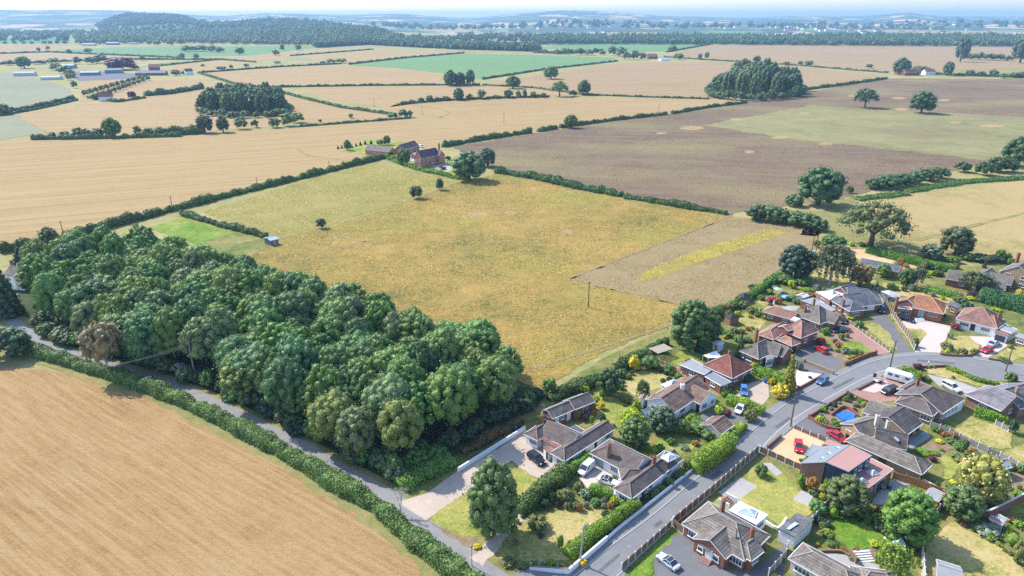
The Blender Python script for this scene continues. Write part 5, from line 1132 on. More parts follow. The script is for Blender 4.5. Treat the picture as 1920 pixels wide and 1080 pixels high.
# brick outbuilding
h = House('red brick cottage in two stepped gabled blocks behind the white L shaped bungalow', 'brick_cottage', BR_RED, T_GREYB, zA(600, 400), 2.5, door=WDOOR)
h.E(zA(330, 300), zA(458, 390), zA(672, 275), 'BC', 'gg', 33, roof=T_GREYB)
h.E(zA(572, 190), zA(712, 286), zA(915, 186), 'BC', 'gg', 33, 2.9)
h.opening('door', *zA(520, 430), .9, 2.0, 0, WDOOR); h.opening('door', *zA(640, 370), .9, 2.0, 0, WDOOR); h.opening('window', *zA(590, 390), 1.0, .9, 1.0); h.opening('window', *zA(820, 300), 1.3, 1.9, .2, nm=2); h.finish(doors=0)
# brown roofed bungalow by the hedge, white van
h = House('white walled bungalow with long purple brown roof and glass lantern facing the road', 'bungalow', WHITE, T_DARK, zC(700, 700), 2.6)
h.E(zC(415, 692), zC(625, 812), zC(1242, 382), 'BC', 'hg', 31)
h.F(zC(150, 295), zC(640, 548), 7.0, 'hg', 32)
h.G(zC(600, 482), zC(720, 482), 3.6, 3.8, 'hg', 2.62, win=False)
h.Q(q3(zC, [(955, 350), (1010, 268), (1165, 335), (1040, 395)], 4.55), DFELT, None, .2, edge=FASC); h.lantern(*zC(1045, 350), 4.6, 2.5, 2.0, .6)
h.chim(*zC(885, 335), 5.6, BR_RED, (.6, .6), 1.8); h.chim(*zC(378, 205), 5.9, BR_BROWN, (.8, .6), 1.6, 2)
h.opening('garage_door', *zC(235, 420), 2.6, 2.1, 0, flat('sage_door', (.30, .38, .34))); h.opening('window', *zC(400, 500), 1.8, 1.2, .9, nm=4); h.opening('window', *zC(520, 810), 1.9, 1.1, .9, nm=3); h.opening('window', *zC(850, 690), 1.4, 1.0, .9); h.finish(6)
# brown tiled gabled bungalow
h = House('white gabled bungalow with ribbed brown roof and ivy covered front gable', 'bungalow', WHITE, T_BROWN, zB(1000, 720), 2.6)
h.E(zB(545, 655), zB(872, 803), zB(1378, 578), 'BC', 'gg', 29)
h.G(zB(1085, 490), zB(1266, 580), 6.4, 4.4, 'gg', 2.6)
h.E(zB(470, 640), zB(540, 655), zB(740, 600), 'BC', 'gg', 22, 2.5, win=False)
h.Q(q3(zB, [(715, 482), (850, 430), (930, 468), (790, 520)], 2.7), WROOF, WHITE, edge=FASC); h.lantern(*zB(850, 465), 2.75, 2.6, 1.6, .5)
h.chim(*zB(960, 480), 5.6, WHITE, (.8, .7), 1.3); h.opening('window', *zB(1015, 800), 2.0, 1.2, .8, nm=4); h.opening('window', *zB(1300, 680), 1.2, 1.3, .8); h.opening('window', *zB(1190, 720), 1.7, 1.4, .7, nm=4); h.opening('door', *zB(1110, 770), 1, 2.05, 0, BDOOR); h.finish()
h = House('detached garage with ribbed brown gabled roof beside the clipped hedge', 'garage', CREAM, T_BROWN, zB(1350, 1000), 2.3, 'garage'); h.E(zB(1160, 938), zB(1392, 1046), zB(1543, 946), 'BC', 'gg', 27, win=False)
# red pyramid roof
h = House('brick house with red pyramid roof beside two flat roofs', 'house', BR_RED, T_RED, zB(1450, 400), 3.0)
h.E(zB(1185, 268), zB(1520, 418), zB(1750, 293), 'AB', 'hh', 36, 3.0)
h.Q(q3(zB, [(925, 263), (1062, 195), (1290, 320), (1207, 376)], 2.6), FELT, BR_PINK, edge=FASC)
h.Q(q3(zB, [(1210, 395), (1300, 345), (1512, 455), (1390, 500)], 2.4), BLUEGREY, BR_RED, edge=FASC)
h.chim(*zB(1490, 108), 6.9, BR_RED, (.6, .6), 1.2); h.opening('window', *zB(1350, 400), 1.0, .8, 1.8, nm=2); h.opening('window', *zB(1430, 430), 1.4, .8, 1.8, nm=3); h.opening('window', *zB(1565, 430), 1.4, 1.1, 1.4, nm=3); h.finish()
# grey tiled house
h = House('brick house with steep grey tiled hipped roof and bay windows', 'house', BR_RED, T_GREYB, zF(640, 640), 2.7)
h.E(zF(395, 585), zF(614, 682), zF(850, 560), 'BC', 'hh', 40, 2.7); h.G(zF(690, 480), zF(868, 524), 5.6, 4.9, 'gg', 2.7); h.G(zF(770, 480), zF(955, 548), 5.2, 4.6, 'gg', 2.7, wall=BR_RED)
bx = zF(735, 700); h.Q([(*zF(690, 640), 2.7), (*zF(780, 640), 2.7), (*zF(790, 672), 2.5), (*zF(700, 690), 2.5)], LEAD, WHITE, .15, False, 'bay_roof')
h.chim(*zF(600, 345), 6.8, BR_RED, (.6, .9), 1.8); h.opening('window', *zF(430, 640), 1.0, 1.0, 1.1); h.opening('window', *zF(735, 720), 2.4, 1.5, .7, nm=5); h.opening('window', *zF(645, 695), 1.2, 1.2, .9); h.opening('window', *zF(855, 650), 1.5, 1.0, .9); h.opening('window', *zF(920, 600), 1.0, 1.7, .3, nm=2); h.finish()
# pink tiled house
h = House('brick house with stepped pink clay roof and white skylight', 'house', BR_RED, T_PINK, zF(1100, 480), 2.8)
h.E(zF(850, 345), zF(1090, 444), zF(1316, 362), 'AB', 'hh', 33, 3.6); h.E(zF(600, 402), zF(785, 462), zF(985, 355), 'BC', 'hg', 30, 2.9); h.E(zF(812, 456), zF(990, 533), zF(1078, 490), 'AB', 'hh', 31, 2.7, win=False)
h.Q([(*zF(968, 235), 6.2), (*zF(1012, 200), 6.2), (*zF(1092, 224), 6.2), (*zF(1035, 252), 6.2)], WROOF, None, .5, name='skylight'); h.G(zF(895, 310), zF(975, 285), 3.4, 5.3, 'gg', 4.6, win=False)
h.opening('garage_door', *zF(1020, 590), 2.4, 2.1, 0, BDOOR); h.opening('window', *zF(1140, 470), 1.3, 1.2, 1.3); h.opening('window', *zF(1260, 420), 1.4, 1.2, 1.1); h.chim(*zF(600, 350), 5.3, BR_RED, (.6, .6), 3); h.finish()
# grey brown hipped house
h = House('brick house with tall grey brown hipped roof and a small front gable', 'house', BR_RED, T_GREYB, zF(1330, 320), 2.7)
h.E(zF(1020, 178), zF(1302, 288), zF(1500, 205), 'AB', 'hh', 38, 2.7); h.G(zF(1360, 128), zF(1524, 176), 6.0, 4.8, 'gg', 2.7); h.G(zF(800, 92), zF(1050, 160), 5.4, 3.9, 'hg', 2.5, roof=T_RBRN); h.Q(q3(zF, [(1085, 20), (1230, -15), (1490, 122), (1440, 142)], 2.6), FELT, BR_RED, edge=LEAD)
h.chim(*zF(1243, 5), 7.0, BR_BROWN, (.6, .6), 1.3); h.chim(*zF(1145, 90), 5.6, BR_BROWN, (.6, .5), 1.6); h.opening('window', *zF(1320, 310), 1.2, 1.2, .9); h.opening('window', *zF(1495, 265), 1.3, 1.2, .9); h.finish()
# slate roofed bungalow
h = House('brick bungalow with wide new slate roofs and a white flat roofed rear', 'bungalow', BR_RED, T_SLATE, zN(1200, 720), 2.7)
h.Q(q3(zN, [(780, 522), (1000, 500), (1115, 560), (937, 612)], 3.0), WROOF, BR_PINK, edge=FASC)
h.E(zN(937, 612), zN(1160, 744), zN(1330, 716), 'AB', 'gh', 32, 2.7); h.G(zN(1080, 556), zN(1288, 532), 9.0, 5.2, 'gh', 2.7); h.G(zN(1130, 470), zN(1360, 492), 8.5, 5.3, 'gh', 2.7); h.G(zN(1060, 470), zN(1200, 425), 7, 4.9, 'gg', 2.7, win=False)
h.lantern(*zN(970, 535), 3.1, 1.7, 1.5, .3); h.chim(*zN(1097, 615), 5.0, BR_RED, (.55, .55), 1.9); h.opening('window', *zN(1220, 770), 2.6, 1.1, .9, nm=4); h.opening('garage_door', *zN(1410, 715), 2.4, 1.4, .9, WDOOR); h.opening('window', *zN(975, 670), 1.5, .9, 1.2); h.opening('window', *zN(1045, 715), .8, 1.0, 1.0, nm=1); h.finish()
# orange roofed bungalow
h = House('brick bungalow with bright orange tiled roof and teal door', 'bungalow', BR_RED, T_ORNG, zO(430, 640), 3.3, frame=flat('cream_frame', (.62, .58, .42)))
h.E(zO(345, 572), zO(634, 632), zO(692, 546), 'AB', 'gh', 31, 3.3); h.G(zO(370, 460), zO(305, 493), 6.8, 5.3, 'gg', 3.3)
h.Q(q3(zO, [(680, 545), (690, 508), (800, 545), (770, 580)], 2.7), T_SLATE, BR_RED); h.Q([(*zO(212, 575), 2.9), (*zO(235, 560), 3.2), (*zO(325, 568), 3.2), (*zO(345, 592), 2.9)], T_PINK, BR_RED, .14, False, 'bay_roof', UPVC)
h.chim(*zO(212, 478), 5.9, BR_RED, (.6, .6), 2.2); h.opening('garage_door', *zO(690, 640), 2.3, 2.0, 0, TEAL); h.opening('door', *zO(415, 655), 1.1, 2.05, .6, TEAL); h.opening('window', *zO(280, 640), 2.6, 1.1, 1.3, nm=5); h.opening('window', *zO(530, 650), 2.4, .9, 1.7, nm=3); h.finish(9)
st_ = MB(); p = P(*zO(408, 690)) - h.o
for i in range(4): st_.box((p.x, p.y-.35*i, .15+(.55-.15*i)/2-.07), (2.6, .36, .60-.15*i))
h.ob(st_, 'entrance_steps', [CONC])
# white bungalow, red brown roof
h = House('white rendered bungalow with red brown hipped roofs and an open garage', 'bungalow', WHITE, T_RBRN, zO(1000, 800), 2.9)
h.E(zO(748, 676), zO(1122, 768), zO(1266, 682), 'AB', 'hh', 33, 2.9); h.E(zO(930, 712), zO(1132, 770), zO(1200, 700), 'AB', 'hh', 30, 2.92, win=False)
h.Q(q3(zO, [(1105, 800), (1125, 770), (1255, 808), (1230, 835)], 2.5), T_RBRN, WHITE, .15, False); h.Q(q3(zO, [(1150, 770), (1200, 725), (1318, 775), (1260, 810)], 2.6), FELT, WHITE, edge=FASC)
h.chim(*zO(1156, 625), 6.0, BR_RED, (.8, .6), 2.2, 2); h.opening('window', *zO(830, 720), 2.3, 1.1, 1.2, nm=4); h.opening('window', *zO(1015, 780), 2.3, 1.1, 1.2, nm=4); h.opening('door', *zO(905, 750), 1.2, 2.1, .4, BDOOR); h.opening('garage_door', *zO(1145, 850), 2.5, 2.0, 0, flat('garage_inside_shade', (.05, .055, .08))); h.finish(9)  # open garage: flat dark panel, its colour stands for the shade inside
# brown gabled cluster
h = House('brown brick bungalow of several gables with grey brown roofs', 'bungalow', BR_RED, T_GREYB, zO(900, 380), 2.6)
h.G(zO(680, 222), zO(990, 275), 7.5, 4.8, 'gg'); h.G(zO(985, 262), zO(1080, 206), 7.5, 5.0, 'gg'); h.G(zO(1068, 250), zO(1282, 290), 7, 4.6, 'gg'); h.G(zO(1000, 308), zO(1215, 345), 6.4, 4.3, 'gg'); h.finish(5)
h = House('tall brown brick house with gable and chimney at the right edge', 'house', BR_BUFF, T_GREYB, zO(1300, 290), 4.6, two=True); h.G(zO(1330, 186), zO(1460, 112), 10, 8.0, 'gg'); h.chim(*zO(1330, 75), 8.9, BR_RED, (.9, .7), 2.2, 2); h.finish()
h = House('long low garage block with grey roof below the gravel yard', 'garage', BR_PINK, T_SLATE, zO(180, 280), 2.4, 'garage'); h.G(zO(-120, 118), zO(250, 190), 6.2, 3.8, 'gg'); h.opening('garage_door', *zO(165, 290), 2.3, 1.9, 0, WOODO); h.finish(8, doors=0)
# big brown house at the bottom
h = House('large brick bungalow with grey ribbed roof around a tarmac forecourt', 'house', BR_RED, T_GREY, zE(1000, 800), 2.7)
h.E(zE(892, 240), zE(588, 492), zE(1345, 860), 'BC', 'hh', 30, 2.7); h.G(zE(1085, 522), zE(908, 672), 6.4, 4.5, 'gg', 2.7); h.E(zE(1118, 742), zE(1370, 913), zE(1500, 795), 'BC', 'hg', 30, 2.68)
h.Q(q3(zE, [(1240, 238), (1562, 392), (1430, 500), (1120, 335)], 2.75), WROOF, WHITE, edge=FASC); h.lantern(*zE(1330, 360), 2.8, 3.0, 1.9, -.55)
h.Q(q3(zE, [(800, 725), (880, 705), (955, 780), (880, 810)], 2.5), T_SLATE, None, .12, name='porch_roof')
h.chim(*zE(1062, 225), 6.4, BR_RED, (.6, .6), 2.6); h.chim(*zE(1392, 545), 5.6, BR_RED, (.6, .6), 2.4); h.chim(*zE(1208, 570), 5.5, LEAD, (.25, .25), .8)
h.opening('window', *zE(705, 640), 2.2, 1.3, .8, nm=4); h.opening('window', *zE(815, 760), 1.1, 1.1, .9, nm=1); h.opening('window', *zE(990, 860), 1.2, 1.2, .9, nm=1); h.opening('window', *zE(1225, 910), 2.2, 1.3, .8, nm=4); h.opening('door', *zE(880, 850), 1.1, 2.05, .3, WDOOR); h.finish(7)
st_ = MB(); p = P(*zE(870, 905)) - h.o
for i in range(3): st_.box((p.x-.25*i, p.y-.25*i, .03+(.5-.15*i)/2), (1.8, .9, .5-.15*i), -.75)
h.ob(st_, 'entrance_steps', [BR_PINK]); pp = MB()
for x, y in ((900, 900), (820, 850)): q = P(*zE(x, y))-h.o; pp.tube([q, q+Vector((0, 0, 2.35))], .06, 6)
h.ob(pp, 'porch_posts', [UPVC])
h = House('white walled garage with corrugated grey roof and pale roof sheet', 'garage', WHITE, LEAD, zE(1750, 760), 2.5, 'garage')
h.Q([(*zE(1670, 545), 2.7), (*zE(1868, 645), 2.7), (*zE(2080, 440), 2.9), (*zE(1880, 368), 2.9)], tile('corrugated_sheet', (.20, .20, .20), .45, 9, .12, .45), WHITE, .15, False); h.opening('garage_door', *zE(1750, 720), 2.6, 2.0, 0, WDOOR)
h.Q([(*zE(1765, 545), 2.95), (*zE(1800, 560), 2.95), (*zE(1905, 490), 3.05), (*zE(1860, 470), 3.05)], PGLASS, None, .06, name='roof_sheet')
# bottom right bungalow
h = House('pale rendered bungalow with charcoal ribbed roof cut by the frame below', 'bungalow', CREAM, T_GREY, zL(400, 760), 2.6)
h.E(zL(395, 462), zL(225, 642), zL(1010, 1010), 'BC', 'hh', 29); h.G(zL(1150, 790), zL(1320, 810), 4.5, 4.0, 'hh', 2.7, win=False); h.opening('window', *zL(405, 760), 2.6, 1.2, .8, nm=4); h.finish(7)
# modern pink roofed house
h = House('modern brick and navy house with flat pink roofs and glass lanterns', 'house', BR_PINK, PINKR, zI(1100, 500), 5.0)
h.Q(q3(zI, [(890, 276), (1150, 386), (1412, 205), (1165, 84)], 5.2), PINKR, NAVY, .2, False, edge=LEAD)
h.Q([(*zI(890, 276), 5.22), (*zI(1165, 84), 5.22), (*zI(868, 100), 3.0), (*zI(603, 290), 3.0)], BLUEGREY, BR_PINK, .18, False, 'sloping_roof', LEAD)
h.Q(q3(zI, [(1140, 470), (1345, 588), (1652, 360), (1405, 235)], 2.9), PINKR, BR_RED, .2, False, edge=FASC)
h.Q([(*zI(655, 190), 2.4), (*zI(745, 76), 2.4), (*zI(912, 122), 3.7), (*zI(708, 216), 2.5)], BLUEGREY, BR_PINK, .15, False, 'slate_roof', LEAD); h.Q(q3(zI, [(860, 76), (922, 20), (1070, 80), (990, 110)], 2.6), PINKR, BR_RED, .2, False)
h.lantern(*zI(1415, 405), 2.95, 1.9, 1.5, .35); h.lantern(*zI(1290, 495), 2.95, 1.9, 1.5, .35)
for x, y, z in ((1035, 118, 4.6), (935, 180, 4.55), (860, 235, 4.5)): h.rooflight(*zI(x, y), z, .8, .9, 0, .6)
h.put('window', *(lambda a, b: (a.lerp(b, .3), Vector((b-a).yx*Vector((1, -1))).normalized()))(P(*zI(1150, 386), 5.2).xy, P(*zI(1412, 205), 5.2).xy), 1.0, 1.1, 3.5, None, 1)
h.opening('window', *zI(1350, 290), 1.0, 1.1, 3.4, nm=1); h.opening('window', *zI(1270, 340), 1.0, 1.1, 3.4, nm=1); h.opening('door', *zI(1510, 540), 3.4, 2.1, .05, GLASS); h.opening('window', *zI(1380, 640), 2.2, 2.0, .1)
# buff brick houses with charcoal roofs
h = House('long buff brick bungalow with weathered charcoal hipped roof beside the pink roofed house', 'bungalow', BR_BUFF, T_GREY, zK(500, 380), 2.6, frame=BROWNF)
h.E((1585, 826), (1728.7, 890), (1754, 872.5), 'AB', 'hh', 30, 2.6, roof=T_GREY); h.G(zG(1215, 725), zG(1575, 805), 5.8, 4.7, 'gg', 2.6, roof=T_CHAR); h.rooflight(*zG(1445, 860), 3.9, .8, 1.2, .4, .6)
h.chim(*zG(1360, 650), 6.0, CREAM, (.7, .6), 2.2, 2); h.opening('window', *zK(825, 430), 1.6, 1.0, 1.0); h.opening('window', *zG(1550, 900), 2.0, 1.8, .5); h.finish(8)
h = House('buff brick bungalow with dark charcoal gable roof and pale stone chimney', 'bungalow', BR_BUFF, T_CHAR, zG(1500, 780), 2.6, frame=BROWNF)
h.E(zG(1105, 600), zG(1572, 806), zG(1767, 690), 'BC', 'gg', 24); h.G(zG(960, 690), zG(1260, 610), 6.4, 4.2, 'gg', 2.4, win=False, roof=T_GREYB); h.G(zG(1150, 425), zG(1400, 520), 7.2, 4.0, 'gg', 2.5, win=False, roof=T_GREYB); h.rooflight(*zG(1270, 485), 3.6, .6, .7, .3, .3)
h.Q(q3(zG, [(950, 690), (985, 610), (1085, 635), (1000, 680)], 2.3), T_GREYB, None, .14)
h.chim(*zG(1240, 590), 6.0, CREAM, (.75, .7), 2.4); h.opening('window', *zG(1625, 800), 1.6, 1.1, .9); h.opening('window', *zG(1700, 750), 1.4, 1.1, .9); h.opening('garage_door', *zG(930, 800), 1.4, 2.0, 0, WOODO); h.finish(6)
# house behind caravan
h = House('tan brick house with dark hipped roofs and a long white conservatory', 'house', BR_BUFF, T_DARK, zJ(800, 700), 2.7)
h.E(zJ(467, 564), zJ(896, 723), zJ(1060, 648), 'AB', 'hh', 29); h.G(zJ(760, 468), zJ(890, 390), 10.5, 5.3, 'gh', 2.7); h.E(zJ(490, 412), zJ(628, 470), zJ(855, 382), 'BC', 'gg', 24, 2.5, roof=T_DARK, win=False)
h.Q(q3(zJ, [(960, 432), (1060, 408), (1275, 525), (1150, 552)], 2.6), T_DARK, BR_BUFF, .2, False); h.Q([(*zJ(1005, 615), 3.0), (*zJ(1120, 535), 3.0), (*zJ(1255, 545), 2.6), (*zJ(1048, 648), 2.6)], WROOF, WHITE, .14, False, 'conservatory_roof')
h.Q(q3(zJ, [(490, 460), (570, 430), (640, 462), (545, 510)], 2.5), WROOF, WHITE, .14, False, 'porch_roof')
h.opening('window', *zJ(580, 690), 2.0, 1.2, .9, nm=4); h.opening('window', *zJ(780, 765), 2.0, 1.2, .9, nm=3); h.opening('window', *zJ(945, 740), 1.4, 1.0, 1.0)
for i in range(5): h.opening('window', *zJ(1040+38*i, 730-20*i), .95, 1.3, .9, nm=2)
h.chim(*zJ(732, 305), 5.2, BR_RED, (.6, .6), 1.9, 2); h.finish(8)
# mauve bungalow
h = House('brick bungalow with smooth mauve grey ribbed roofs and buff chimney', 'bungalow', BR_BROWN, T_MAUVE, zJ(1700, 700), 2.7)
h.E(zJ(1250, 473), zJ(1662, 663), zJ(1990, 580), 'AB', 'hg', 31); h.G(zJ(1690, 420), zJ(1990, 340), 9, 5.3, 'gg'); h.chim(*zJ(1855, 395), 6.0, BR_BUFF, (.8, .6), 2.4); h.finish(6)
h = House('small bungalow at the right edge beside the open garage', 'bungalow', BR_BUFF, LEAD, zO(1360, 860), 2.5); h.Q(q3(zO, [(1290, 835), (1330, 805), (1480, 850), (1440, 885)], 2.5), FELT, BR_BUFF, .2, False); h.opening('window', *zO(1350, 880), 1.8, 1.1, .9)
# ---------------------------------------------------------------- the brick farmhouse and its barns
BR_FARM = brick('orange_red_brick', (.50, .18, .11))
h = House('tall red brick farmhouse with purple slate roof and two chimneys', 'farmhouse', BR_FARM, tile('purple_slate', (.15, .10, .13), .3, .4, .03, .6), zQ(980, 520), 5.4, two=True)
h.E(zQ(842, 455), zQ(912, 468), zQ(1060, 432), 'BC', 'gg', 50, 5.6); h.G(zQ(1045, 380), zQ(1095, 395), 5.0, 8.6, 'gg', 5.6)
h.chim(0, 0, 11, BR_RED, (.9, 1.2), 3, 2, (*zQ(885, 388), 8.8)); h.chim(0, 0, 11.4, BR_RED, (.9, 1.2), 4, 2, (*zQ(1072, 372), 8.6))
for x, y in ((925, 410), (955, 405), (1025, 395)): h.rooflight(*zQ(x, y), 7.2, 1.4, 1.6, .7, -.3)
h.opening('window', *zQ(1090, 500), 2.2, 2.0, .4, nm=3); h.opening('window', *zQ(1088, 455), 2.0, 1.7, 3.4, nm=3); h.finish(3.0)
h = House('long brick barn with weathered grey roof left of the farmhouse', 'barn', BR_FARM, T_GREYB, zQ(520, 420), 3.4, 'barn'); h.G(zQ(432, 338), zQ(650, 362), 7.5, 6.0, 'gg', 3.2); h.finish(5)
h = House('second brick barn with dark purple roof behind the farmhouse', 'barn', BR_FARM, T_CHAR, zQ(790, 390), 3.6, 'barn'); h.G(zQ(710, 345), zQ(850, 306), 7.5, 6.4, 'gg', 3.4); h.finish(6)
h = House('small white roofed lean-to beside the farmhouse', 'outbuilding', BR_PINK, WROOF, zQ(845, 430), 2.6, 'outbuilding'); h.E(zQ(815, 430), zQ(855, 438), zQ(880, 395), 'BC', 'gg', 30)
# white cottage by the wood
zR = zm(0, 380, 3.177)
h = House('white cottage with brown roof behind the big conifer at the lane bend', 'cottage', WHITE, T_GREYB, zR(120, 470), 4.6, two=True); h.G(zR(55, 375), zR(165, 385), 7, 7.2, 'gg'); h.G(zR(100, 370), zR(120, 405), 5, 6.6, 'gg', 4.6); h.chim(*zR(64, 345), 8.0, BR_RED, (.7, .7), 1.8); h.finish(3)
# ---------------------------------------------------------------- the distant farm, sheds and houses
SHEDW = flat('pale_shed_wall', (.50, .52, .55)); SHEDR = flat('pale_shed_roof', (.42, .45, .50), var=.08, sc=.2); SHEDB = flat('blue_shed_wall', (.18, .26, .33)); SHEDD = flat('dark_shed_roof', (.20, .21, .25), var=.1, sc=.2)
def farshed(label, name, c, ln, wd, rot, he, rise, wall, roof, cat):
    k_ = .62 if 'shed' in name else 1; ln *= k_; wd *= k_; he *= .75 if k_ < 1 else 1; rise *= k_; p = P(*c); h = House(label, name, wall, roof, c, he, cat); a = Vector((math.cos(rot), math.sin(rot))); h.rect(p.xy, a, ln, wd, 'gg', he, math.atan(rise/(wd/2)), roof, wall, .2, win=False); return h
for lab, nm, c, ln, wd, rot, he, rs, wl, rf, ct in [
 ('long pale farm shed beside the grey green field', 'farm_shed', (48, 142), 46, 20, .25, 6, 3, SHEDW, SHEDR, 'shed'),
 ('lower pale farm shed right of the long pale shed', 'farm_shed', (98, 149), 40, 24, .2, 5, 2, SHEDW, SHEDR, 'shed'),
 ('blue walled farm shed left of the purple tree', 'farm_shed', (130, 128), 34, 24, .1, 7, 3, SHEDB, SHEDR, 'shed'),
 ('wide pale farm shed below the purple tree', 'farm_shed', (170, 141), 42, 24, .3, 6, 3, SHEDB, SHEDR, 'shed'),
 ('dark roofed farm shed under the purple tree', 'farm_shed', (215, 137), 40, 26, .3, 7, 4, SHEDB, SHEDD, 'shed'),
 ('row of red brick barns right of the purple tree', 'barn', (285, 141), 44, 14, .15, 4, 3, BR_RED, SHEDD, 'barn'),
 ('red farmhouse among the far barns', 'farmhouse', (290, 132), 16, 12, .3, 6, 4, BR_RED, T_RED, 'house'),
 ('white gabled house at the right end of the far barns', 'house', (354, 140), 12, 9, .8, 5, 4, WHITE, T_CHAR, 'house'),
 ('red roofed cottage behind the clipped hedge by the avenue', 'cottage', (200, 189), 14, 10, .5, 4.5, 4.5, WHITE, T_RED, 'house'),
 ('pale long shed beyond the far left green field', 'farm_shed', (168, 86), 60, 26, .1, 7, 4, SHEDW, SHEDR, 'shed'),
 ('blue grey long shed right of the pale far shed', 'farm_shed', (212, 84), 60, 26, .1, 8, 4, SHEDB, SHEDR, 'shed'),
 ('low barn among trees right of the far sheds', 'farm_shed', (250, 83), 40, 20, .1, 6, 4, SHEDW, SHEDD, 'shed'),
 ('red brick house of the distant farm at the far right', 'house', (1705, 141), 26, 12, .2, 4.5, 4.5, BR_RED, T_PINK, 'house'),
 ('pink roofed barn left of the distant red brick farm', 'barn', (1690, 139), 20, 11, .4, 4, 3.5, BR_RED, T_ORNG, 'barn'),
 ('right hand cottage of the distant red brick farm', 'cottage', (1740, 140), 18, 10, .2, 4.5, 4, WHITE, T_RBRN, 'house'),
 ('red roofed house behind the far green field corner', 'house', (1222, 110), 22, 13, .2, 5, 5, BR_RED, T_RBRN, 'house'),
 ('pale roofed bungalow right of the far red roofed house', 'house', (1245, 114), 22, 12, .4, 3, 3, WHITE, SHEDR, 'house'),
 ('white house on the far green field edge', 'house', (1002, 86), 18, 11, .5, 6, 4, WHITE, SHEDD, 'house'),
]: farshed(lab, nm, c, ln, wd, rot, he, rs, wl, rf, ct)
# villages on the far plain: tiny, one mesh each
mb = MB(); mb.box((0, 0, 3), (14, 9, 6)); tw_me = mb; tw_me.add([(-7, -4.6, 6), (7, -4.6, 6), (7, 4.6, 6), (-7, 4.6, 6), (-7, 0, 9.5), (7, 0, 9.5)], [(0, 1, 5, 4), (2, 3, 4, 5), (1, 2, 5), (3, 0, 4)], 1); vh = tw_me.mesh('village_house', [WHITE, T_RBRN])
rgv = random.Random(5)
for i in range(90):
    px = rgv.choice([1090, 1300, 1460, 1500, 1540, 1640, 1800, 980])+rgv.uniform(-80, 80); Y = rgv.uniform(3200, 5200); X = (px-960)/FPX*(Y*CP+CH*SP)
    o = link('village_house', vh, None, None, (X, Y, float(hz(X, Y))-.5), rgv.uniform(0, 3), (2.2, 2.2, 1.5)); tag(o, 'tiny pale house of the hazy villages below the far hills', 'house', 'houses of the distant villages')
